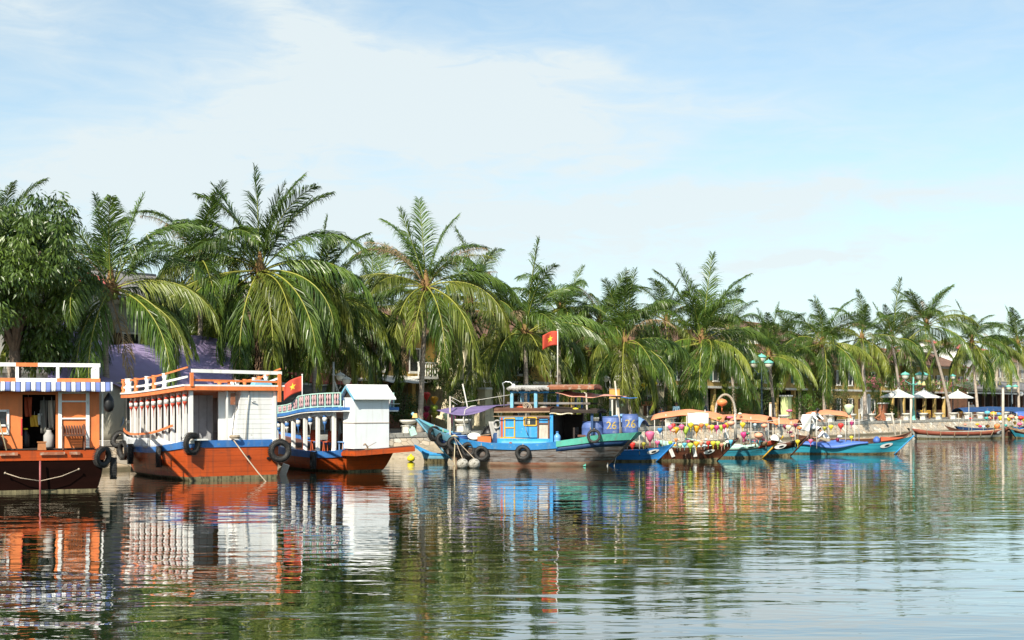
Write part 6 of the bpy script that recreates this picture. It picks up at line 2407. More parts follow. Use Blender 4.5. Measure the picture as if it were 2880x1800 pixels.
# ------------------------------------------------------------------ buildings behind the palms
def house(px0, px1, off, h, wallm, label, roof='gable', roofm='tile', ground='wall', depth=9.0, storeys=2, shutm='shutter', balcony=None, rz_extra=1.9, name='house', win_step=2.7, awn=None):
    s0, s1 = qs(px0, off), qs(px1, off)
    W = s1 - s0
    t = thing(name, label, 'building', Q(s0, off, QUAY_Z), QANG, 'houses along the promenade')
    mb = MB()
    g = 3.0
    if ground == 'shop':
        mb.box((W / 2, depth / 2, g + (h - g) / 2), (W, depth, h - g))
        n = max(2, int(W / 3.4))
        for k in range(n + 1):
            mb.box((.2 + (W - .4) * k / n, .2, g / 2), (.36, .36, g))
        mb.box((.1, depth / 2, g / 2), (.2, depth - .8, g))
        mb.box((W - .1, depth / 2, g / 2), (.2, depth - .8, g))
    else:
        mb.box((W / 2, depth / 2, h / 2), (W, depth, h))
    mb.build('wall', M[wallm], t)
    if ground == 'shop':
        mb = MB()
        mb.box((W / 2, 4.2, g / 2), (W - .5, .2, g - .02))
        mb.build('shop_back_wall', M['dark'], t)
        mb = MB()
        mb.box((W / 2, .7, .48), (W * .5, .6, .9))
        mb.build('counter', M['brown'], t)
    # string course
    mb = MB()
    mb.box((W / 2, -.06, g + .12), (W + .1, .16, .2))
    mb.build('string_course', M['offwhite'] if wallm != 'offwhite' else M['greyplaster'], t)
    mb = MB()
    mb.box((W / 2, -.05, h - .12), (W + .14, .2, .22))
    mb.build('cornice', M['offwhite'] if wallm != 'offwhite' else M['greyplaster'], t)
    for st in range(storeys):
        if st == 0 and ground == 'shop':
            continue
        zc = (1.45 if st == 0 else 3.3 + (st - 1) * 2.9 + 1.15)
        if zc + 1 > h:
            break
        n = max(1, int(W / win_step))
        for k in range(n):
            x = W * (k + .5) / n
            mb = MB()
            for dx in (-.5, .5):
                mb.box((x + dx, -.03, zc), (.09, .1, 1.6))
            for dz in (-.76, .76):
                mb.box((x, -.032, zc + dz), (.92, .1, .09))
            mb.box((x, -.07, zc - .84), (1.2, .2, .06))
            w = mb.build('window', M['offwhite'] if wallm != 'offwhite' else M['greyplaster'], t)
            mb = MB()
            mb.box((x, -.008, zc), (.9, .012, 1.42))
            mb.build('pane', M['pane'], w)
            for dx in (-.78, .78):
                mb = MB()
                mb.box((x + dx, -.03, zc), (.46, .05, 1.5))
                mb.build('shutter', M[shutm], w)
    if roof == 'gable':
        e = .6
        mb = MB()
        for (ya, yb) in ((-e, depth / 2), (depth + e, depth / 2)):
            n = 1
            a = [(-e, ya, h - .05), (W + e, ya, h - .05), (W + e, yb, h + rz_extra), (-e, yb, h + rz_extra)]
            mb.prism(a, (0, 0, .12))
        mb.build('roof', M[roofm], t)
        mb = MB()
        for x in (.02, W - .14):
            mb.prism([(x, 0.05, h), (x, depth - .05, h), (x, depth / 2, h + rz_extra - .12)], (.12, 0, 0))
        mb.build('gable', M[wallm], t)
        mb = MB()
        mb.tube([(-e, depth / 2, h + rz_extra + .12), (W + e, depth / 2, h + rz_extra + .12)], .12, 8)
        mb.build('ridge', M['terracotta'] if roofm != 'greyroof' else M['greyroof'], t)
    else:
        mb = MB()
        for (x, y, sx, sy) in ((W / 2, .1, W, .2), (W / 2, depth - .1, W, .2), (.1, depth / 2, .2, depth - .4), (W - .1, depth / 2, .2, depth - .4)):
            mb.box((x, y, h + .35), (sx, sy, .7))
        mb.build('parapet', M[wallm], t)
        mb = MB()
        mb.box((W / 2, depth / 2, h + .72), (W + .2, depth + .2, .06))
        mb.build('roof_slab', M['greyplaster'], t)
    if balcony:
        x0, x1, z, bm = balcony
        x0, x1 = x0 * W, x1 * W
        mb = MB()
        mb.box(((x0 + x1) / 2, -.55, z), (x1 - x0, 1.1, .16))
        b = mb.build('balcony', M[bm], t)
        mb = MB()
        mb.box(((x0 + x1) / 2, -1.04, z + .98), (x1 - x0, .1, .08))
        n = int((x1 - x0) / .22)
        for k in range(n + 1):
            mb.lathe([(q, zz * .86) for q, zz in baluster_profile(.055)], (x0 + .05 + (x1 - x0 - .1) * k / n, -1.04, z + .08), 7)
        mb.build('balustrade', M[bm], b)
    if awn:
        x0, x1, z, m = awn
        mb = MB()
        mb.grid(lambda a, b: Vector((W * (x0 + (x1 - x0) * a), -.05 - 2.0 * b, z - .5 * b - .03 * math.sin(12 * a))), 12, 4, .03)
        mb.build('awning', M[m], t)
    return t


house(-160, 292, 11, 7.4, 'offwhite', 'grey-white house with a red roof behind the broad leafy tree', 'gable', 'redroof', 'wall', 9, 2, rz_extra=1.6)
house(300, 556, 11.5, 6.9, 'greyplaster', 'grey house with a dark sheet roof above the violet canopy', 'gable', 'greyroof', 'wall', 9, 2, rz_extra=1.8)
house(565, 795, 11.5, 6.2, 'cream', 'low cream house hidden behind the tallest shaggy palm', 'gable', 'tile', 'wall', 9, 2)
house(803, 1008, 12, 8.2, 'offwhite', 'white flat-roofed house with a cream balcony behind the grey awning', 'flat', 'tile', 'shop', 9, 3, balcony=(.02, .75, 3.35, 'cream'))
house(1016, 1300, 12, 6.2, 'ochre', 'ochre house with a dark open shop behind the pale bare palm trunk', 'gable', 'tile', 'shop', 9, 2, balcony=(.42, .62, 3.3, 'offwhite'), awn=(.05, .40, 3.4, 'offwhite'))
house(1306, 1412, 9.5, 5.8, 'cream', 'narrow cream house front beside the violet awning', 'gable', 'tile', 'wall', 9, 2)
house(1420, 1600, 11, 6.4, 'ochre', 'ochre house with brown shutters behind the upper deck of the fishing boat', 'gable', 'tile', 'wall', 9, 2)
house(1608, 1776, 11, 6.2, 'ochre', 'ochre house behind the orange sign box', 'gable', 'tile', 'shop', 9, 2)
house(1784, 1872, 7.5, 5.6, 'cream', 'pale cream house with a white balcony left of the person in a pale blue shirt', 'gable', 'tile', 'wall', 8, 2, balcony=(.05, .55, 3.3, 'offwhite'))
house(1884, 2126, 11, 6.4, 'ochre', 'ochre house with green shutters behind the rope arch', 'gable', 'tile', 'shop', 9, 2, 'greenshutter')
house(2134, 2300, 26, 9.4, 'offwhite', 'tall white-gabled house with brown tiles showing above the small palm', 'gable', 'tile', 'wall', 12, 3, rz_extra=2.6)
house(2134, 2330, 11.5, 5.6, 'ochre', 'low ochre house behind the lime green pillar', 'gable', 'tile', 'shop', 8, 2, 'greenshutter')
house(2340, 2470, 11.5, 6.0, 'ochre', 'ochre house behind the two white pillars', 'gable', 'tile', 'wall', 9, 2)
house(2480, 2712, 11.5, 6.4, 'ochre', 'yellow restaurant house with a dark open front behind the cream parasols', 'gable', 'tile', 'shop', 9, 2, name='restaurant_house')
house(2720, 2990, 9.5, 3.6, 'shutter', 'low dark timber restaurant with an open front at the right', 'gable', 'greyroof', 'shop', 9, 1, name='restaurant_house', rz_extra=1.2)
house(2690, 2800, 30, 11.3, 'offwhite', 'white upper house with a red tiled roof far behind the long-fronded palm', 'gable', 'redroof', 'wall', 12, 4, rz_extra=1.6)
house(2805, 2990, 27, 9.4, 'cream', 'cream upper house behind the rightmost palms', 'gable', 'tile', 'wall', 12, 3, rz_extra=1.8)
house(2470, 2640, 28, 9.2, 'offwhite', 'white upper house between the slanting palm and its neighbour', 'flat', 'tile', 'wall', 12, 3)

# violet canopy on poles above the promenade at the left
t = thing('violet_canopy', 'large violet tarpaulin canopy on poles behind the houseboat and the orange boat', 'canopy', (0, 0, 0), 0)
mb = MB()
def vc(a, b):
    px = 135 + 520 * a
    off = 0.9 + 4.8 * b
    p = Q(qs(px, off), off, 0)
    pk = math.exp(-((a - .1) / .12) ** 2) * 1.0 + math.exp(-((a - .82) / .16) ** 2) * .7
    z = 3.5 + b * (1.9 + pk * .9) - .30 * math.sin(math.pi * b) + .10 * math.sin(26 * a + 2 * b) * (1 - .5 * b) - .2 * math.sin(3 * math.pi * a) ** 2 * (1 - b)
    return Vector((p.x, p.y, z))
mb.grid(vc, 60, 14, .015)
mb.build('tarpaulin', M['purple'], t)
for px, off, z in ((140, 1.0, 3.45), (400, 1.0, 3.4), (648, 1.0, 3.5), (185, 5.6, 6.0), (560, 5.6, 5.9)):
    mb = MB()
    p = Q(qs(px, off), off, QUAY_Z)
    mb.tube([p, Vector((p.x, p.y, z))], .045, 7)
    mb.build('pole', M['steel'], t)

# grey awning with a pale hem behind the small flag
t = thing('grey_awning', 'sloping grey awning with a pale upper hem behind the small waving flag', 'awning', (0, 0, 0), 0)
mb = MB()
def ga(a, b):
    px = 775 + 150 * a + 22 * (1 - b) * (a - .2)
    off = 3.0 + 3.2 * b
    p = Q(qs(px, off), off, 0)
    return Vector((p.x, p.y, 2.45 + 1.22 * b + .03 * math.sin(14 * a)))
mb.grid(ga, 20, 6, .015)
mb.build('canvas', M['greytarp'], t)
mb = MB()
for i in range(10):
    mb.beam(ga(i / 10, 1.0) + Vector((0, 0, .05)), ga((i + 1) / 10, 1.0) + Vector((0, 0, .05)), .06, .12)
mb.build('hem', M['white'], t)
for px in (785, 930):
    mb = MB()
    p = Q(qs(px, 3.05), 3.05, QUAY_Z)
    mb.tube([p, Vector((p.x, p.y, 2.5))], .035, 6)
    mb.build('pole', M['steel'], t)
# red sheet roof beside it
t = thing('lean_to_roof', 'small pinkish red lean-to roof beside the grey awning lamp post', 'roof', Q(qs(905, 7.0), 7.0, 0), QANG)
mb = MB()
mb.prism([(-1.6, -1.0, 3.75), (1.6, -1.0, 3.75), (1.6, 1.0, 4.35), (-1.6, 1.0, 4.35)], (0, 0, .06))
mb.build('sheet', M['redroof'], t)
for x in (-1.5, 1.5):
    for y, z in ((-.9, 3.78), (.9, 4.3)):
        mb = MB()
        mb.beam((x, y, QUAY_Z), (x, y, z), .09)
        mb.build('post', M['brown'], t)

# grey canvas screen, cabinet and dish between houseboat and orange boat
t = thing('canvas_screen', 'grey-brown canvas screen on the quay between the houseboat and the bent palm', 'screen', (0, 0, 0), 0)
mb = MB()
def cs(a, b):
    p = Q(qs(262 + 95 * a, 1.2), 1.2 + .1 * math.sin(9 * a), 0)
    return Vector((p.x, p.y, QUAY_Z + (2.25 + .25 * a) * b))
mb.grid(cs, 14, 6, .02)
mb.build('canvas', mat('grey_brown_canvas', (.30, .28, .22), .8, .15, 1.5), t)
mb = MB()
mb.beam(cs(0, 1), cs(1, 1), .05)
mb.beam(cs(0, .0), cs(0, 1), .05)
mb.beam(cs(1, .0), cs(1, 1), .05)
mb.build('frame', M['palewood'], t)
o = thing('satellite_dish', 'pale blue-grey satellite dish behind the bent palm trunk', 'satellite dish', P(330, 1184, 53.5), 0)
mb = MB()
mb.lathe([(.02, .10), (.14, .085), (.24, .05), (.30, 0), (.30, -.015), (.22, .035), (.02, .08)], (0, 0, 0), 22, axis=(.1, .95, -.25))
mb.build('dish', mat('grey_blue_dish', (.16, .22, .30), .5, .1), o)
mb = MB()
mb.tube([(0, .15, -.08), (0, .25, -.4), (0, .25, -1.0)], .03, 6)
mb.build('mast', M['steel'], o)
mb = MB()
mb.tube([(0, .05, -.25), (0, -.25, -.15), (0, -.32, .02)], .014, 5)
mb.build('feed_arm', M['steel'], o)

# ------------------------------------------------------------------ things on the quay edge
urn_at = ['by the pale bare palm trunk', 'behind the bow of the fishing boat']
def urn(s, label):
    t = thing('stone_urn', label, 'urn', Q(s, .45, QUAY_Z + .08), QANG, 'stone urns along the quay edge')
    mb = MB()
    mb.box((0, 0, .17), (.46, .46, .34))
    mb.box((0, 0, .36), (.54, .54, .05))
    mb.lathe([(.20, .38), (.17, .42), (.30, .47), (.44, .56), (.47, .64), (.44, .67), (.38, .66), (.30, .60), (.02, .58)], (0, 0, 0), 18)
    mb.build('urn', M['urn'], t)
    return t


s = qs(1148, .45)
k = 0
while s < qs(2900, .45):
    px = 1440 + F * Q(s, .45).x / Q(s, .45).y
    urn(s, 'white stone urn standing on the pale coping of the quay wall')
    s += 4.4
    k += 1


def head_lamp(mb_top, mb_glass, c, r):
    mb_glass.lathe([(r * .35, -r * .9), (r * .75, -r * .55), (r * .95, 0), (r * .95, r * .18)], c, 12)
    mb_top.lathe([(r * 1.15, r * .16), (r * 1.05, r * .40), (r * .6, r * .72), (r * .15, r * .86), (r * .05, r * 1.1)], c, 12)


def street_lamp(px, off, ztop, heads, polem, capm, label, arm=.55, r=.26, rp=.055, group='street lamps on the promenade'):
    p = Q(qs(px, off), off, QUAY_Z)
    t = thing('street_lamp', label, 'street lamp', p, 0, group)
    H = ztop - QUAY_Z
    mb = MB()
    mb.lathe([(rp * 3, 0), (rp * 3, .12), (rp * 1.9, .2), (rp * 1.7, .8), (rp * 2.1, .86), (rp * 1.2, .95), (rp, 1.2), (rp * .9, H - .9), (rp * 1.6, H - .85), (rp * .8, H - .75), (rp * .8, H - .2)], (0, 0, 0), 12)
    mb.build('pole', M[polem], t)
    for dx, dz in heads:
        if dx:
            mb = MB()
            mb.tube([(0, 0, H - 1.0), (dx * .5, 0, H - .95 + dz), (dx, 0, H - .72 + dz), (dx, 0, H - .45 + dz)], .03, 6)
            mb.tube([(dx * .5, 0, H - .95 + dz), (dx * .62, 0, H - 1.08 + dz), (dx * .45, 0, H - 1.12 + dz)], .018, 5)
            mb.build('arm', M[polem], t)
        a, b = MB(), MB()
        head_lamp(a, b, (dx, 0, H - .2 + dz), r)
        g = b.build('globe', M['glassbulb'], t)
        a.build('cap', M[capm], g)


street_lamp(2569, 1.0, 5.55, ((-.80, .15), (.60, .15), (1.0, .12)), 'tealiron', 'tealiron', 'teal street lamp with cream globes between the cream parasols', r=.40, rp=.09)
street_lamp(2142, 1.6, 6.15, ((-.55, -.1), (.55, -.1), (0, .35)), 'darkiron', 'tealiron', 'dark slate street lamp with green-capped globes beside the small palm', r=.36, rp=.07)
street_lamp(2680, 2.6, 5.9, ((0, 0),), 'darkiron', 'tealiron', 'single-headed dark street lamp beside the slanting palm trunk', r=.30, rp=.06)
street_lamp(938, 2.5, 5.0, ((.35, -.75), (.65, -.95)), 'urn', 'urn', 'pale lamp post with two white globes beside the grey awning', r=.24, rp=.06)
street_lamp(1716, 3.4, 4.6, ((-.30, 0), (.55, .05)), 'urn', 'whiteball', 'lamp with two round white globes above the orange sign box', r=.24, rp=.05)
street_lamp(2845, 3.0, 4.9, ((-.35, .1), (.45, .12)), 'darkiron', 'tealiron', 'dark lamp with two green heads in front of the timber restaurant', r=.34, rp=.06)

# orange sign box on two pale legs
o = thing('sign_box', 'orange sign box on two pale legs behind the stern of the fishing boat', 'sign', P(1728, 1107, 79.0), 0)
mb = MB()
mb.box((0, 0, 0), (.62, .16, .56))
mb.build('box', mat('orange_sign_paint', (.66, .34, .08), .6, .12), o)
mb = MB()
mb.box((0, 0, .30), (.68, .2, .05))
mb.box((0, 0, -.30), (.68, .2, .05))
mb.build('frame', M['tan'], o)
for x in (-.14, .14):
    mb = MB()
    mb.beam((x, 0, -.3), (x, 0, -2.1), .09)
    mb.build('leg', M['urn'], o)

# pillars
def pillar(px, off, w, z1, m, label, cap='box', name='pillar'):
    p = Q(qs(px, off), off, QUAY_Z)
    t = thing(name, label, 'pillar', p, QANG, None)
    H = z1 - QUAY_Z
    mb = MB()
    mb.box((0, 0, H / 2), (w, w, H))
    mb.box((0, 0, .12), (w * 1.2, w * 1.2, .24))
    mb.build('shaft', M[m], t)
    mb = MB()
    mb.box((0, 0, H + .05), (w * 1.25, w * 1.25, .12))
    if cap == 'ball':
        mb.ball((0, 0, H + .11 + w * .55), w * .6, 12)
    mb.build('capital', M['white'], t)


pillar(2211, 3.0, .66, 3.35, 'lime', 'pale lime green pillar with a white cap behind the orange canopies')
pillar(2426, 4.5, .22, 3.1, 'white', 'slim white pillar left of the thick pale palm trunk', 'ball')
pillar(2443, 4.2, .30, 3.25, 'white', 'slightly thicker white pillar right of the thick pale palm trunk', 'ball')
pillar(2484, 3.2, .70, 2.75, 'rust', 'dark red-brown brick pillar left of the cream parasols')
pillar(1362, 6.0, .9, 3.6, 'cream', 'cream gate pillar under the violet awning')

# parasols
for px, off, lab in ((2526, 1.9, 'cream square parasol nearest the white pillars'), (2598, 1.9, 'middle cream parasol, just right of the teal street lamp'), (2694, 1.9, 'cream parasol on the right, beside the single-headed dark lamp')):
    p = Q(qs(px, off), off, QUAY_Z)
    t = thing('parasol', lab, 'parasol', p, QANG + .6, 'cream parasols on the promenade')
    mb = MB()
    mb.tube([(0, 0, 0), (0, 0, 3.1)], .035, 8)
    mb.build('pole', M['tan'], t)
    mb = MB()
    mb.box((0, 0, .06), (.6, .6, .12), taper=.85)
    mb.build('base', M['stone'], t)
    mb = MB()
    n = 8
    R_ = 1.72
    ap = mb.vert((0, 0, 3.12))
    ring = [mb.vert((R_ * math.cos(2 * math.pi * k / n), R_ * math.sin(2 * math.pi * k / n), 2.34)) for k in range(n)]
    mid = [mb.vert((R_ * .5 * math.cos(2 * math.pi * k / n), R_ * .5 * math.sin(2 * math.pi * k / n), 2.68)) for k in range(n)]
    low = [mb.vert((R_ * math.cos(2 * math.pi * k / n), R_ * math.sin(2 * math.pi * k / n), 2.24)) for k in range(n)]
    for k in range(n):
        j = (k + 1) % n
        mb.face((ap, mid[k], mid[j]))
        mb.face((mid[k], ring[k], ring[j], mid[j]))
        mb.face((ring[k], low[k], low[j], ring[j]))
    mb.build('canopy', M['umbrella'], t)
    mb = MB()
    for k in range(n):
        a = 2 * math.pi * k / n
        mb.beam((0, 0, 2.96), (R_ * .97 * math.cos(a), R_ * .97 * math.sin(a), 2.29), .025)
    mb.build('rib', M['tan'], t)
    mb = MB()
    mb.lathe([(.10, 3.10), (.06, 3.18), (.02, 3.26)], (0, 0, 0), 8)
    mb.build('finial', M['umbrella'], t)

# bentwood chairs and tables under the parasols
for i, (px, off, lab) in enumerate(((2520, 4.9, 'wooden cafe table under the parasol nearest the white pillars'), (2600, 5.0, 'wooden cafe table under the middle parasol'), (2700, 5.0, 'wooden cafe table under the parasol on the right'))):
    p = Q(qs(px, off), off, QUAY_Z)
    t = thing('cafe_table', lab, 'table', p, QANG, 'cafe tables on the promenade')
    mb = MB()
    mb.box((0, 0, .74), (.9, .9, .05))
    mb.build('table_top', M['yellowtrim'], t)
    for x in (-.38, .38):
        for y in (-.38, .38):
            mb = MB()
            mb.beam((x, y, 0), (x, y, .72), .06)
            mb.build('leg', M['brown'], t)
    for j, dx in enumerate((-1.0, 1.0)):
        c = thing('cafe_chair', 'wooden chair at the ' + ('near' if j == 0 else 'far') + ' side of the cafe table under the ' + ('left', 'middle', 'right')[i] + ' parasol', 'chair', p + TQ * dx, QANG + (0 if j == 0 else math.pi), 'cafe chairs on the promenade')
        mb = MB()
        mb.box((0, 0, .45), (.44, .44, .05))
        mb.build('seat', M['yellowtrim'], c)
        mb = MB()
        for y in (-.19, .19):
            mb.beam((-.2, y, .45), (-.26, y, .95), .04)
        for z in (.65, .78, .92):
            mb.beam((-.24, -.19, z), (-.24, .19, z), .03, .06)
        mb.build('backrest', M['yellowtrim'], c)
        for x in (-.19, .19):
            for y in (-.19, .19):
                mb = MB()
                mb.beam((x, y, 0), (x, y, .44), .045)
                mb.build('leg', M['yellowtrim'], c)
# curved driftwood seat by the red-brown pillar
o = thing('driftwood_seat', 'curly brown driftwood seat left of the red-brown pillar', 'seat', Q(qs(2462, 2.6), 2.6, QUAY_Z), 0)
mb = MB()
mb.tube([(-.7, 0, .1), (-.3, 0, .35), (.1, .1, .3), (.5, 0, .7), (.45, 0, 1.25)], [.09, .1, .1, .09, .04], 8)
mb.tube([(.1, .1, .3), (.4, .1, .1), (.7, .1, 0)], [.09, .08, .07], 8)
mb.tube([(-.3, 0, .35), (-.2, .1, .8), (.0, .1, 1.1)], [.08, .07, .03], 8)
mb.build('branch', M['terracotta'], o)

# bunting of pale yellow lampshades over the restaurant front
for i, (px, py) in enumerate(((2586, 1076), (2598, 1078), (2625, 1072), (2640, 1077), (2684, 1076), (2748, 1078), (2764, 1070), (2812, 1078), (2836, 1076))):
    d_ = qd(px, 5.5)
    o = thing('paper_lantern', 'pale yellow cone lantern strung over the restaurant front, ' + ('first', 'second', 'third', 'fourth', 'fifth', 'sixth', 'seventh', 'eighth', 'ninth')[i] + ' from the left', 'lantern', P(px, py, d_), 0, 'pale yellow cone lanterns')
    mb = MB()
    mb.lathe([(.05, .26), (.16, .0), (.24, -.20), (.20, -.24)], (0, 0, 0), 12)
    mb.build('shade', mat('pale_yellow_paper_%d' % i, (.74, .68, .32), .8, .1, translucent=.3), o)
    mb = MB()
    mb.tube([(0, 0, .24), (0, 0, 1.1)], .012, 5)
    mb.build('cord', M['black'], o)
o = thing('globe_lamp', 'round white hanging lamp right of the rightmost palm trunk', 'lamp', P(2872, 1108, qd(2872, 3.2)), 0)
mb = MB()
mb.ball((0, 0, 0), .28, 14)
mb.build('globe', M['whiteball'], o)
mb = MB()
mb.tube([(0, 0, .26), (0, 0, 1.2)], .015, 5)
mb.build('cord', M['black'], o)
# a banner sheet hanging in the dark restaurant
o = thing('hanging_banner', 'narrow white banner hanging in the dark restaurant front', 'banner', P(2847, 1122, qd(2847, 7.0)), QANG)
mb = MB()
mb.grid(lambda a, b: Vector((-.2 + .4 * a, .02 * math.sin(7 * b), .7 - 1.4 * b)), 4, 10, .01)
mb.build('cloth', M['whitecloth'], o)
mb = MB()
mb.tube([(-.25, 0, .72), (.25, 0, .72)], .02, 6)
mb.build('rod', M['tan'], o)
# planter under the cream house
o = thing('window_planter', 'long terracotta planter with trailing greenery on the cream house front', 'planter', P(1815, 1135, qd(1815, 6.6)), QANG)
mb = MB()
mb.box((0, 0, 0), (2.2, .4, .35), taper=1.08)
mb.build('trough', M['terracotta'], o)
mb = MB()
rg = random.Random(77)
leaf_cloud(mb, rg, [(Vector((-1.0 + .2 * k, -.1, .2)), 1.0) for k in range(11)], 30, .28, .14, .03, .8)
mb.build('foliage', M['leaf_bush'], o, fixn=False)
# tall mooring poles standing in the water among the lantern boats
for px, py0, py1, d_, r, lab in ((2167, 1135, 1275, 66.0, .09, 'pale mooring pole rising between the orange canopies'), (2562, 1122, 1232, 96.0, .10, 'pale mooring pole beside the teal street lamp'),
                                 (2514, 1160, 1226, 92.0, .07, 'short leaning pole at the bow of the brown open sampan'), (2821, 1092, 1232, 99.0, .12, 'tall pale mooring pole among the right-hand lanterns'),
                                 (2533, 1180, 1240, 94.0, .06, 'short pale stake beside the slender palm trunk')):
    p0 = P(px, py0, d_)
    o = thing('mooring_pole', lab, 'pole', (p0.x, p0.y, 0), 0, 'mooring poles in the river')
    mb = MB()
    lean = -.25 if 'leaning' in lab else 0
    mb.tube([(-lean, 0, -.6), (0, 0, p0.z * .6), (lean * .6, 0, p0.z)], [r, r * .9, r * .75], 9)
    mb.build('pole', M['palewood'], o)
    mb = MB()
    mb.lathe([(r * .82, p0.z), (r * .8, p0.z + .05), (.01, p0.z + .07)], (lean * .6, 0, 0), 9)
    mb.build('cap', M['tan'], o)
# ------------------------------------------------------------------ awnings, frames and lanterns on the sampans
def on_line(t, L, px):
    """distance at which photo column px crosses the long axis of sampan t"""
    a = t.rotation_euler.z
    h = Vector((math.cos(a), math.sin(a)))
    k = (px - 1440) / F
    b = t.location
    l = (k * b.y - b.x) / (h.x - k * h.y)
    return b.y + h.y * l


def awning(t, H, u0, u1, w, z, rise, m, tilt=0.0, name='awning', posts=True, camber=.28):
    mb = MB()
    mb.grid(lambda a, b: Vector((u0 + (u1 - u0) * a, w * (1 - 2 * b), z + rise * math.sin(math.pi * a) + tilt * a - camber * (1 - 2 * b) ** 2 + .015 * math.sin(17 * a))), 22, 10, .014)
    mb.build(name, M[m], t)
    if posts:
        for a in (.05, .5, .95):
            for s in (1, -1):
                u = u0 + (u1 - u0) * a
                y = s * min(w * .9, H.hw(max(0, min(H.L, u))) * .9)
                mb = MB()
                mb.tube([(u, y, H.zt(max(0, min(H.L, u))) * .6), (u, y * 1.05, z + rise * math.sin(math.pi * a) + tilt * a - .25)], .022, 6)
                mb.build('awning_post', M['nylon'], t)


awning(bb, Hb, 2.4, 5.9, .62, 2.16, .26, 'orangetarp', -.05)
awning(ba, Ha, 2.6, 4.6, .75, 1.98, .22, 'cornflower', -.05, camber=.34)
awning(bc, Hc, 3.4, 6.0, .62, 2.08, .10, 'orangetarp', -.02)
awning(bd, Hd, 3.2, 6.1, .6, 2.02, .04, 'orangetarp', -.16)
awning(bh, Hh, .7, 3.4, .9, 2.10, .22, 'orangetarp', -.02)
bj, Hj = sampan(P(2905, 1212, 117.0), R(14), 8.0, .9, .5, .75, [M['navy'], M['hull_foot'], M['dark']], 'sampan with a dark navy awning behind the right-hand lanterns', eye=False)
awning(bj, Hj, .2, 7.6, 1.0, 2.35, .12, 'navy', 0, camber=.4)
bk, Hk = sampan(P(3015, 1214, 115.0), R(10), 6.0, .9, .5, .75, [M['bluehull'], M['hull_foot'], M['dark']], 'sampan with a blue awning at the right edge, beyond the lanterns', eye=False)
awning(bk, Hk, .2, 5.6, 1.0, 2.0, .1, 'bluetarp', 0, camber=.4)

LC = {'pink': (.72, .16, .30), 'red': (.68, .05, .04), 'amber': (.80, .42, .03), 'peach': (.78, .38, .24), 'yellow': (.80, .62, .05), 'lime': (.48, .66, .10), 'orange': (.78, .26, .09),
      'magenta': (.66, .06, .24), 'crimson': (.58, .03, .10), 'olive': (.38, .36, .05), 'white': (.80, .79, .74), 'pale green': (.60, .70, .44), 'cyan': (.12, .46, .60), 'maroon': (.20, .02, .06),
      'blue': (.05, .25, .55), 'salmon': (.72, .30, .20), 'grey-blue': (.45, .56, .62), 'cream': (.76, .70, .52), 'teal': (.06, .40, .36), 'brown': (.34, .15, .03), 'dark green': (.05, .20, .10)}
LM = {}
for k_, c_ in LC.items():
    LM[k_] = mat(k_.replace(' ', '_') + '_silk', tuple(min(.9, q * 1.15) for q in c_), .45, .06, 6.0, translucent=.18, spec=.5)

SH = {'garlic': [(.25, .52), (.66, .46), (.96, .24), (1.0, .06), (.84, -.30), (.50, -.72), (.20, -1.02)],
      'round': [(.30, .62), (.75, .48), (1.0, .15), (1.0, -.12), (.75, -.46), (.30, -.62)],
      'drop': [(.30, .55), (.80, .46), (1.0, .22), (.90, -.15), (.62, -.65), (.30, -1.15)],
      'flat': [(.30, .36), (.80, .30), (1.0, .08), (1.0, -.08), (.8, -.30), (.3, -.36)]}
used_labels = {}


def lantern(px, py, wpx, col, d, where, shape='garlic', sz=None):
    r = wpx * .61 * d / F
    kind = {'garlic': '', 'round': 'round ', 'drop': 'tapered ', 'flat': 'flat '}[shape]
    lab = f'{col} {kind}silk lantern {where}'
    n = used_labels.get(lab, 0)
    used_labels[lab] = n + 1
    if n:
        lab = f'{col} {kind}silk lantern {where}, ' + ('second', 'third', 'fourth', 'fifth', 'sixth')[n - 1] + ' such'
    t = thing('silk_lantern', lab, 'lantern', P(px, py, d), 0, 'silk lanterns on the sampans')
    mb = MB()
    zs = 1.28 if shape in ('garlic', 'drop') else 1.0
    mb.lathe([(q * r, z * r * zs) for q, z in SH[shape]], (0, 0, 0), 14)
    b = mb.build('shade', LM[col], t)
    mb = MB()
    zt, zb = SH[shape][0][1] * r * zs, SH[shape][-1][1] * r * zs
    mb.lathe([(r * .30, zt - .01), (r * .30, zt + .05 * r + .01), (r * .08, zt + .12 * r)], (0, 0, 0), 10)
    mb.tube([(0, 0, zt), (0, 0, zt + .22)], .008, 5)
    mb.build('hanger', M['tan'], t)
    mb = MB()
    mb.lathe([(r * .20, zb + .01), (r * .20, zb - .03), (r * .05, zb - .05), (r * .09, zb - .10), (r * .05, zb - r * .8 - .06)], (0, 0, 0), 8)
    mb.build('tassel', LM[col], t)
    return t


rgL = random.Random(12)
sx_, ox_, oy_ = 260 / 2069, 1840, 1120
# the brown lantern boat: upper and lower strings
UP = [(360, 640, 'pink', 95, 'garlic'), (430, 600, 'red', 80, 'garlic'), (490, 695, 'amber', 120, 'garlic'), (430, 725, 'peach', 90, 'round'), (615, 630, 'pink', 105, 'garlic'), (705, 690, 'lime', 130, 'drop'),
      (820, 590, 'yellow', 105, 'garlic'), (950, 655, 'amber', 130, 'drop'), (1060, 590, 'orange', 105, 'garlic'), (1180, 590, 'yellow', 70, 'garlic'), (1230, 635, 'salmon', 80, 'garlic'), (1290, 640, 'yellow', 105, 'garlic'),
      (1400, 645, 'magenta', 100, 'garlic'), (1500, 640, 'lime', 110, 'garlic'), (1570, 620, 'crimson', 90, 'garlic'), (1635, 590, 'amber', 105, 'garlic'), (1715, 560, 'peach', 145, 'round'), (1695, 430, 'pink', 120, 'flat'), (1455, 450, 'olive', 95, 'round')]
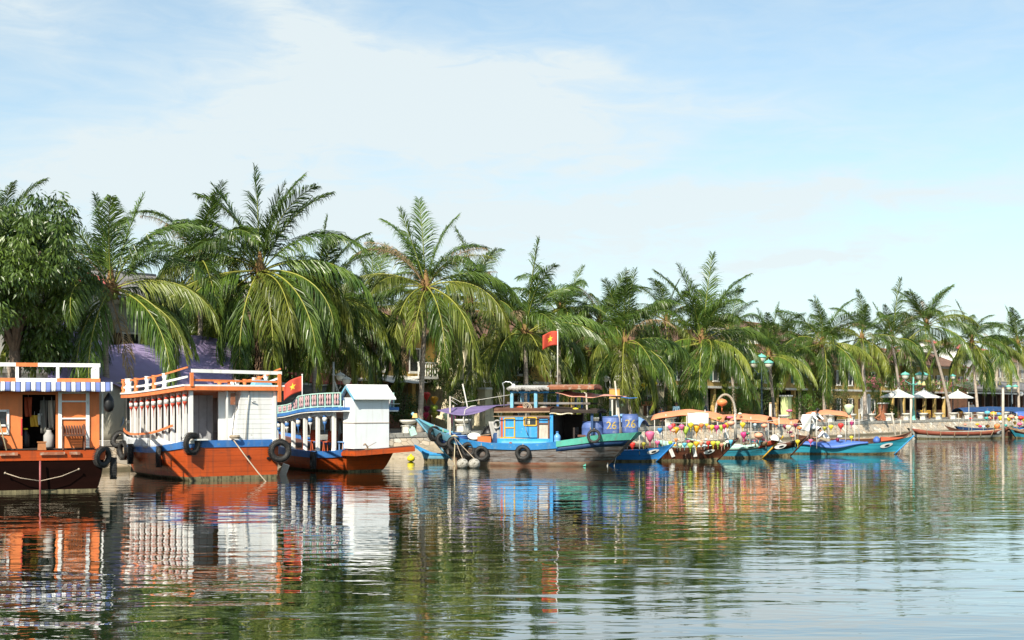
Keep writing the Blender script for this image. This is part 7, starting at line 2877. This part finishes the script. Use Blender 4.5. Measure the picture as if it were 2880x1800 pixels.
LOW = [(360, 990, 'lime', 85, 'garlic'), (490, 920, 'orange', 70, 'garlic'), (465, 1050, 'amber', 60, 'round'), (515, 1040, 'white', 90, 'garlic'), (580, 1045, 'pale green', 80, 'garlic'), (680, 1030, 'cyan', 85, 'garlic'), (760, 960, 'pink', 70, 'garlic'),
       (810, 1045, 'lime', 115, 'garlic'), (945, 1010, 'amber', 110, 'garlic'), (1050, 990, 'peach', 100, 'drop'), (1210, 995, 'red', 85, 'drop'), (1320, 1000, 'yellow', 100, 'garlic'), (1425, 1000, 'lime', 95, 'garlic'),
       (1510, 1035, 'salmon', 80, 'garlic'), (1570, 1020, 'pale green', 75, 'garlic'), (1640, 980, 'white', 90, 'round'), (1715, 965, 'cyan', 85, 'drop'), (1120, 1060, 'grey-blue', 75, 'round'), (1160, 920, 'white', 60, 'round')]
for lst, wh in ((UP, 'in the upper string of the brown boat'), (LOW, 'in the lower string of the brown boat')):
    for x, y, c_, w_, s_ in lst:
        px, py = ox_ + x * sx_, oy_ + y * sx_
        lantern(px, py, w_ * sx_, c_, on_line(bb, 6.4, px) - 1.0 + rgL.uniform(-.35, .35), wh, s_)
dA = on_line(bb, 6.4, 2030) + .2
lantern(1840 + 1515 * sx_, 1120 + 95 * sx_, 200 * sx_, 'orange', dA, 'hanging in the rope arch', 'round')
lantern(1840 + 128 * sx_, 1120 + 705 * sx_, 100 * sx_, 'blue', on_line(ba, 6, 1856), 'above the bright blue sampan', 'garlic')
lantern(1840 + 75 * sx_, 1120 + 985 * sx_, 95 * sx_, 'pink', on_line(ba, 6, 1849), 'low on the bright blue sampan', 'garlic')
lantern(1779, 1250, 14, 'red', on_line(ba, 6, 1800), 'low beside the fishing boat stern', 'drop')
lantern(1828, 1222, 22, 'pink', on_line(ba, 6, 1828), 'above the bright blue sampan', 'drop')
lantern(1810, 1248, 11, 'olive', on_line(ba, 6, 1812), 'low beside the fishing boat stern', 'garlic')
# teal, brown and turquoise boats
for x, y, c_, w_, s_, wh in [
        (230, 585, 'yellow', 105, 'garlic', 'under the teal sampan awning'), (505, 590, 'grey-blue', 70, 'garlic', 'under the teal sampan awning'), (712, 615, 'peach', 120, 'round', 'under the teal sampan awning'),
        (255, 805, 'magenta', 125, 'garlic', 'low on the teal sampan'), (585, 835, 'peach', 165, 'round', 'low on the teal sampan'), (990, 580, 'orange', 75, 'round', 'under the teal sampan awning'),
        (1180, 625, 'maroon', 90, 'garlic', 'right of the teal sampan awning'), (1255, 645, 'cream', 110, 'garlic', 'right of the teal sampan awning'), (1410, 600, 'maroon', 80, 'garlic', 'near the person in the long white tunic'), (1500, 665, 'orange', 95, 'round', 'near the person in the long white tunic'),
        (1280, 760, 'pink', 110, 'flat', 'above the red bow patch'), (1345, 850, 'salmon', 75, 'round', 'above the red bow patch'), (1460, 965, 'yellow', 90, 'garlic', 'at the bow with the big white eye'), (1750, 950, 'pink', 85, 'garlic', 'at the stern of the turquoise sampan'),
        (1270, 280, 'pink', 120, 'flat', 'in front of the lime green pillar'), (168, 350, 'cream', 75, 'round', 'above the orange awning of the teal sampan'), (340, 790, 'dark green', 70, 'round', 'low on the teal sampan')]:
    px, py = 2060 + x * sx_, 1120 + y * sx_
    host = bc if x < 1150 else bd
    lantern(px, py, w_ * sx_, c_, on_line(host, 6.6, min(px, 2262)) - .8 + rgL.uniform(-.3, .3), wh, s_)
s2 = 480 / 2420
for x, y, c_, w_, s_ in [(1450, 485, 'pale green', 110, 'drop'), (1195, 755, 'yellow', 60, 'garlic'), (1335, 735, 'red', 70, 'garlic'), (1490, 695, 'magenta', 55, 'garlic'), (1105, 775, 'olive', 50, 'garlic'), (1320, 895, 'white', 60, 'round'), (1290, 935, 'maroon', 50, 'garlic'), (1485, 905, 'yellow', 45, 'garlic')]:
    px, py = 2100 + x * s2, 1050 + y * s2
    lantern(px, py, w_ * s2, c_, on_line(be, 8.6, px) - .6 + rgL.uniform(-.3, .3) + (2.0 if y < 600 else 0), 'over the turquoise sampan', s_)
s3 = 220 / 1663
for x, y, c_, w_, s_ in [(885, 762, 'cyan', 105, 'round'), (865, 880, 'teal', 75, 'round'), (955, 870, 'salmon', 95, 'round'), (1050, 872, 'pink', 85, 'round'), (1170, 870, 'yellow', 95, 'garlic'), (1395, 850, 'peach', 110, 'round'), (1345, 890, 'yellow', 75, 'garlic'), (1595, 870, 'red', 110, 'round'),
                         (1655, 890, 'yellow', 75, 'garlic'), (668, 1010, 'amber', 65, 'round'), (728, 1052, 'crimson', 65, 'round'), (800, 1062, 'grey-blue', 70, 'garlic'), (888, 1045, 'brown', 80, 'round'), (1092, 1042, 'orange', 105, 'garlic'), (1060, 1060, 'yellow', 70, 'garlic'), (1270, 1030, 'teal', 65, 'round'),
                         (1395, 1055, 'dark green', 70, 'garlic'), (1470, 965, 'amber', 65, 'garlic'), (1570, 1005, 'pink', 95, 'round'), (412, 1015, 'salmon', 55, 'round'), (530, 885, 'red', 70, 'flat'), (1010, 785, 'amber', 120, 'round'), (1130, 790, 'blue', 90, 'round'), (1180, 960, 'white', 80, 'round'), (1500, 870, 'pale green', 70, 'garlic')]:
    px, py = 2660 + x * s3, 1060 + y * s3
    lantern(px, py, w_ * s3, c_, 103.5 + rgL.uniform(-.8, .8), 'among the far lanterns at the right', s_)

# frames that carry the strings
def local_px(t, px, py, dd=0.0):
    d_ = on_line(t, 6, px) - .55 + dd
    return loc_of(t, P(px, py, d_))


def frame_on(t, posts, bars, m='nylon', name='lantern_frame', r=.022):
    for px, y0, y1 in posts:
        mb = MB()
        mb.tube([local_px(t, px, y1), local_px(t, px, y0)], r, 6)
        mb.build('frame_post', M[m], t)
    for pts in bars:
        mb = MB()
        mb.tube([local_px(t, x, y) for x, y in pts], r * .6, 5)
        mb.build('lantern_string', M[m], t)


frame_on(bb, [(1873, 1165, 1268), (1983, 1152, 1262), (1917, 1190, 1262), (2066, 1165, 1240)],
         [[(1873, 1188), (1917, 1190), (1960, 1186), (1983, 1184), (2030, 1186), (2066, 1180)], [(1873, 1238), (1917, 1239), (1983, 1237), (2030, 1236), (2066, 1228)]])
frame_on(bc, [(2112, 1172, 1250), (2191, 1172, 1240), (2070, 1150, 1240)], [[(2070, 1180), (2112, 1183), (2150, 1185), (2191, 1180)], [(2070, 1212), (2112, 1214), (2191, 1212)]])
frame_on(bd, [(2297, 1180, 1262), (2225, 1185, 1245)], [[(2225, 1190), (2260, 1192), (2297, 1190)]])
frame_on(be, [(2378, 1180, 1250), (2404, 1180, 1250), (2416, 1150, 1240)], [[(2318, 1188), (2378, 1186), (2404, 1186), (2440, 1180)]])
frame_on(bf, [(2725, 1130, 1215), (2733, 1160, 1215), (2795, 1160, 1215), (2860, 1160, 1215)], [[(2715, 1168), (2770, 1164), (2820, 1166), (2880, 1164)], [(2715, 1190), (2770, 1188), (2830, 1187), (2880, 1186)]])
# rope-wound arch with the big lantern
mb = MB()
pts = []
for k in range(25):
    a = math.pi * k / 24
    cx, rx = 2040, 28
    px = cx - rx * math.cos(a)
    py = 1172 - 62 * math.sin(a) ** .8
    pts.append(loc_of(bb, P(px, py, dA)))
pts = [loc_of(bb, P(2012, 1215, dA))] + pts + [loc_of(bb, P(2071, 1235, dA))]
mb.tube(pts, .045, 8)
mb.build('rope_arch', M['nylon'], bb)
mb = MB()
for i in range(0, len(pts) - 1):
    for f in (.0, .5):
        p = pts[i].lerp(pts[i + 1], f)
        mb.torus(p, .05, .014, pts[i + 1] - pts[i], 10, 5)
mb.build('arch_binding', M['rope'], bb)
# white cloth hung over the orange awning, white cloths on the boat
o = thing('white_sheet', 'white sheet hanging in front of the orange awning of the brown lantern boat', 'sheet', P(1963, 1161, on_line(bb, 6.4, 1963) - .95), bb.rotation_euler.z)
mb = MB()
mb.grid(lambda a, b: Vector((-.5 + 1.0 * a, .03 * math.sin(8 * a + 2 * b), -.5 * b - .05 * math.sin(math.pi * a) * b)), 14, 8, .01)
mb.build('cloth', M['whitecloth'], o)
mb = MB()
mb.tube([(-.56, 0, .015), (.56, 0, .015)], .018, 6)
mb.build('rod', M['bamboo'], o)
for i, (px, py, w_, lab) in enumerate(((2042, 1220, .22, 'white cloth draped at the bow end of the brown lantern boat'), (2186, 1238, .36, 'white sheet bundled on the bow of the teal sampan'))):
    host = bb if i == 0 else bc
    o = thing('white_sheet', lab, 'sheet', P(px, py, on_line(host, 6, px) - .25), 0)
    mb = MB()
    if i == 0:
        mb.grid(lambda a, b: Vector((-w_ / 2 + w_ * a, .04 * math.sin(9 * a + 3 * b), .45 - .75 * b)), 8, 8, .01)
    else:
        mb.grid(lambda a, b: Vector((-w_ + 2 * w_ * a, .3 - .6 * b, .02 + .30 * math.sin(math.pi * min(1, a * 1.2 + .1)) * math.sin(math.pi * b) - .12 * a)), 10, 8, .01)
    mb.build('cloth', M['whitecloth'], o)
# white leeboards hung on the brown hull
for i, u in enumerate((2.3, 3.4, 4.5)):
    mb = MB()
    a, b = Hb.pt(u, 1.02, -1, .03), Hb.pt(u + .12, .35, -1, .05)
    mb.beam(a, b, .17 if i else .06, .03, up=(0, 1, 0))
    mb.build('fender_board', M['white'], bb)
# pale wreath-like flower baskets on the teal sampan
for i, (px, py, lab) in enumerate(((2148, 1243, 'pink and white flower basket in front of the white sheet on the teal sampan'), (2124, 1246, 'flower basket with pink blossoms in the middle of the teal sampan'), (2098, 1248, 'small flower basket at the stern end of the teal sampan'))):
    o = thing('flower_basket', lab, 'basket', P(px, py, on_line(bc, 6, px) - .3), 0, 'flower baskets on the teal sampan')
    mb = MB()
    mb.lathe([(.12, -.18), (.18, -.02), (.20, .02)], (0, 0, 0), 12)
    mb.build('basket', M['tan'], o)
    mb = MB()
    rg = random.Random(30 + i)
    leaf_cloud(mb, rg, [(Vector((rg.uniform(-.14, .14), rg.uniform(-.1, .1), .08 + rg.uniform(0, .12))), .8) for k in range(5)], 12, .10, .06, .025, -.2)
    mb.build('blossom', M['flower'], o, fixn=False)

# lanterns in the dark shop behind the pale bare palm, and hanging over the fishing boat's foredeck
for px, py, c_, w_, off in ((1200, 1110, 'red', 18, 9), (1222, 1122, 'amber', 18, 9), (1200, 1148, 'maroon', 16, 9), (1221, 1146, 'lime', 18, 9), (1222, 1164, 'olive', 16, 9), (1198, 1165, 'crimson', 15, 9),
                            (1254, 1168, 'pale green', 16, 3), (1272, 1175, 'pink', 18, 3)):
    lantern(px, py, w_, c_, qd(px, off), 'by the dark shop left of the violet awning' if off > 5 else 'on the promenade under the violet awning', 'garlic')
for px, py, c_, w_ in ((1812, 1082, 'yellow', 15), (1841, 1078, 'yellow', 14), (1893, 1082, 'amber', 15), (1748, 1140, 'pale green', 12)):
    lantern(px, py, w_, c_, qd(px, 4.5), 'strung before the pale cream house', 'round')
for px, py in ((2188 - 105, 912), (2250, 990), (2287, 990), (2365, 992)):
    pass


# ------------------------------------------------------------------ people
def skin_body(pts, edges, rad, name, m, parent, root=0, sub=2):
    me = bpy.data.meshes.new(name)
    me.from_pydata([tuple(p) for p in pts], edges, [])
    ob = bpy.data.objects.new(name, me)
    COL.objects.link(ob)
    sk = ob.modifiers.new('skin', 'SKIN')
    sk.use_smooth_shade = True
    for i, v in enumerate(me.skin_vertices[0].data):
        v.radius = (rad[i], rad[i])
        v.use_root = (i == root)
    sb = ob.modifiers.new('sub', 'SUBSURF')
    sb.levels = sb.render_levels = sub
    dg = bpy.context.evaluated_depsgraph_get()
    new = bpy.data.meshes.new_from_object(ob.evaluated_get(dg))
    ob.modifiers.clear()
    ob.data = new
    new.materials.clear()
    new.materials.append(m)
    ob.parent = parent
    return ob


def person(loc, rz, label, pose, top, bottom, hair='hair', hat=None, tunic=False, scale=1.0):
    """pose gives the joints; x is to the person's left-right, y forward, z up"""
    t = thing('person', label, 'person', loc, rz)
    J = {k: Vector(v) * scale for k, v in pose.items()}
    names, pts, rad = [], [], []

    def add(n, p, r):
        names.append(n)
        pts.append(p)
        rad.append(r * scale)
        return len(pts) - 1
    E = []
    pel = add('pel', J['pelvis'], .115)
    ch = add('chest', J['chest'], .13)
    nk = add('neck', J['neck'], .055)
    hd0 = add('jaw', J['neck'].lerp(J['head'], .45), .07)
    hd = add('head', J['head'], .095)
    tp = add('crown', J['head'] + (J['head'] - J['neck']).normalized() * .07 * scale, .07)
    E += [(pel, ch), (ch, nk), (nk, hd0), (hd0, hd), (hd, tp)]
    for s in ('l', 'r'):
        sh = add('sh', J['sh_' + s], .058)
        el = add('el', J['el_' + s], .040)
        wr = add('wr', J['wr_' + s], .027)
        E += [(ch, sh), (sh, el), (el, wr)]
        d = (J['wr_' + s] - J['el_' + s]).normalized()
        pm = add('palm', J['wr_' + s] + d * .07 * scale, .030)
        E.append((wr, pm))
        side = d.cross(Vector((0, 1, 0)))
        side = side.normalized() if side.length > .1 else Vector((1, 0, 0))
        nrm = d.cross(side)
        for k, (o_, l_) in enumerate(((-.030, .075), (-.010, .088), (.010, .082), (.030, .062))):
            f1 = add('fing', J['wr_' + s] + (d * (.075 + l_ * .5) + side * o_) * scale, .0095)
            f2 = add('fing', J['wr_' + s] + (d * (.075 + l_) + side * o_ + nrm * .015) * scale, .0085)
            E += [(pm, f1), (f1, f2)]
        th = add('thumb', J['wr_' + s] + (d * .07 - side * .055) * scale, .0105)
        E.append((pm, th))
        hp = add('hip', J['hip_' + s], .085)
        kn = add('kn', J['kn_' + s], .058)
        an = add('an', J['an_' + s], .038)
        toe = add('toe', J['toe_' + s], .034)
        E += [(pel, hp), (hp, kn), (kn, an), (an, toe)]
    skin_body(pts, E, rad, 'body', M['skin'], t)
    # clothes: their own fuller skins over the same joints
    cp = [J['pelvis'] + Vector((0, 0, .02)), J['chest'], J['neck'] - (J['neck'] - J['chest']) * .25]
    ce = [(0, 1), (1, 2)]
    crd = [.145, .155, .075]
    for s in ('l', 'r'):
        a = len(cp)
        cp += [J['sh_' + s], J['el_' + s], J['el_' + s].lerp(J['wr_' + s], .35 if not tunic else .9)]
        crd += [.078, .060, .052]
        ce += [(1, a), (a, a + 1), (a + 1, a + 2)]
    if tunic:
        a = len(cp)
        dn = J['kn_l'].lerp(J['kn_r'], .5)
        cp += [J['pelvis'].lerp(dn, .6), dn + (dn - J['pelvis']) * .05]
        crd += [.20, .21]
        ce += [(0, a), (a, a + 1)]
    skin_body(cp, ce, [q * scale for q in crd], 'tunic' if tunic else 'shirt', M[top], t)
    tpnts = [J['pelvis']]
    te, tr = [], [.142]
    for s in ('l', 'r'):
        a = len(tpnts)
        tpnts += [J['hip_' + s], J['kn_' + s], J['an_' + s] + (J['kn_' + s] - J['an_' + s]) * .08]
        tr += [.108, .078, .062]
        te += [(0, a), (a, a + 1), (a + 1, a + 2)]
    skin_body(tpnts, te, [q * scale for q in tr], 'trousers', M[bottom], t)
    ax = (J['head'] - J['neck']).normalized()
    fw = Vector((0, 1, 0))
    fw = (fw - ax * fw.dot(ax)).normalized()
    # hair cap leaves the face free; features face forward
    mb = MB()
    mb.lathe([(.088, -.02), (.108, .02), (.106, .06), (.085, .105), (.045, .13), (.005, .138)], J['head'] - fw * .014 * scale, 14, axis=ax)
    mb.ball(J['head'] - fw * .055 * scale - ax * .02, .075, 10)
    mb.build('hair', M[hair], t)
    mb = MB()
    sd = ax.cross(fw)
    for q in (-1, 1):
        mb.ball(J['head'] + fw * .088 * scale + sd * q * .034 * scale + ax * .004, .013, 6)
    mb.build('eyes', M['black'], t)
    mb = MB()
    mb.ball(J['head'] + fw * .102 * scale - ax * .022, .018, 6, (1, 1, 1.3))
    for q in (-1, 1):
        mb.ball(J['head'] + sd * q * .094 * scale - ax * .01, .024, 6, (.5, 1, 1.3))
    mb.build('nose_and_ears', M['skin'], t)
    mb = MB()
    mb.ball(J['head'] + fw * .086 * scale - ax * .055, .022, 6, (1.2, .5, .4))
    mb.build('mouth', M['terracotta'], t)
    for s in ('l', 'r'):
        mb = MB()
        p, q = J['an_' + s], J['toe_' + s]
        mb.tube([p - (q - p) * .3 + Vector((0, 0, -.035)), p + Vector((0, 0, -.03)), q + Vector((0, 0, -.012))], [.045, .052, .038], 8)
        mb.build('shoe', M['black'], t)
    if hat:
        mb = MB()
        mb.lathe([(.21, .035), (.215, .045), (.115, .07), (.112, .13), (.09, .165), (.01, .172)], J['head'], 18, axis=ax)
        h_ = mb.build('hat', M[hat], t)
        mb = MB()
        mb.lathe([(.118, .072), (.116, .10)], J['head'], 18, axis=ax, cap=False)
        mb.build('hat_band', M['black'], h_)
    return t


STAND = dict(pelvis=(0, 0, .95), chest=(0, .01, 1.28), neck=(0, 0, 1.46), head=(0, .02, 1.60), sh_l=(-.19, 0, 1.40), sh_r=(.19, 0, 1.40), el_l=(-.25, -.02, 1.12), el_r=(.25, -.02, 1.12),
             wr_l=(-.25, .08, .88), wr_r=(.25, .08, .88), hip_l=(-.10, 0, .90), hip_r=(.10, 0, .90), kn_l=(-.11, .03, .50), kn_r=(.11, .02, .50), an_l=(-.11, -.02, .09), an_r=(.11, -.03, .09), toe_l=(-.12, .14, .05), toe_r=(.13, .13, .05))
REACH = dict(STAND, chest=(0, .16, 1.24), neck=(0, .27, 1.39), head=(0, .36, 1.50), sh_l=(-.19, .2, 1.34), sh_r=(.19, .2, 1.34), el_l=(-.24, .42, 1.14), el_r=(.24, .40, 1.14), wr_l=(-.18, .62, 1.02), wr_r=(.18, .60, 1.02))
CROUCH = dict(pelvis=(0, -.05, .34), chest=(0, .14, .64), neck=(0, .24, .80), head=(0, .32, .92), sh_l=(-.18, .17, .74), sh_r=(.18, .17, .74), el_l=(-.3, .36, .58), el_r=(.24, .36, .55), wr_l=(-.38, .52, .42), wr_r=(.16, .5, .42),
              hip_l=(-.10, -.02, .34), hip_r=(.10, -.02, .34), kn_l=(-.17, .36, .48), kn_r=(.17, .36, .48), an_l=(-.15, .10, .09), an_r=(.15, .10, .09), toe_l=(-.17, .26, .05), toe_r=(.17, .26, .05))
ROW = dict(pelvis=(0, 0, .30), chest=(0, .22, .62), neck=(0, .37, .76), head=(0, .47, .86), sh_l=(-.2, .30, .72), sh_r=(.2, .30, .72), el_l=(-.26, .46, .50), el_r=(.26, .46, .50), wr_l=(-.16, .64, .42), wr_r=(.16, .64, .42),
           hip_l=(-.10, .03, .28), hip_r=(.10, .03, .28), kn_l=(-.16, .44, .42), kn_r=(.16, .44, .42), an_l=(-.14, .62, .08), an_r=(.14, .62, .08), toe_l=(-.15, .78, .10), toe_r=(.15, .78, .10))
SIT = dict(ROW, chest=(0, .03, .64), neck=(0, .03, .82), head=(0, .06, .96), sh_l=(-.2, .02, .76), sh_r=(.2, .02, .76), el_l=(-.25, .08, .50), el_r=(.25, .08, .50), wr_l=(-.14, .28, .44), wr_r=(.14, .28, .44))

p = Q(qs(1902, 1.0), 1.0, QUAY_Z)
person(p, R(200), 'person in a pale blue shirt standing on the promenade left of the rope arch', STAND, 'shirtblue', 'trousers')
p = Q(qs(1869, .9), .9, QUAY_Z + .35)
person(p, R(120), 'crouching person in dark clothes stretching an arm down beside the blue awning', CROUCH, 'shirtnavy', 'trousers')
p = Q(qs(1978, 2.0), 2.0, QUAY_Z)
person(p, R(150), 'person in navy clothes standing beside the palm trunk left of the rope arch', STAND, 'shirtnavy', 'trousers')
pz = P(2284, 1236, 66.6)
person((pz.x, pz.y, pz.z), R(215), 'person in a long white tunic standing on the sampan and holding out a white cloth', REACH, 'shirtwhite', 'khaki', tunic=True)
mb = MB()
o = thing('white_cloth', 'white cloth spread in the hands of the person in the long white tunic', 'cloth', P(2268, 1172, 66.0), 0)
mb.grid(lambda a, b: Vector((-.22 + .55 * a - .18 * b, .05 * math.sin(6 * a + 4 * b), .12 - .80 * b - .1 * a * b)), 10, 12, .01)
mb.build('cloth', M['whitecloth'], o)
fe = frame(be)
dE = on_line(be, 8.6, 2330)
pz = P(2330, 1262, dE)
person((pz.x, pz.y, .40), be.rotation_euler.z + R(90), 'seated rower in a white shirt and white hat bending forward on the turquoise sampan', ROW, 'shirtwhite', 'khaki', hat='white', scale=1.06)
p = Q(qs(2733, 1.0), 1.0, QUAY_Z)
person(p, R(140), 'grey-haired person in a pale grey shirt standing before the timber restaurant', STAND, 'shirtgrey', 'khaki', 'greyhair', scale=1.08)
p = Q(qs(2585, 3.4), 3.4, QUAY_Z)
person(p, R(170), 'person in dark clothes sitting low under the middle parasol', SIT, 'shirtnavy', 'trousers')
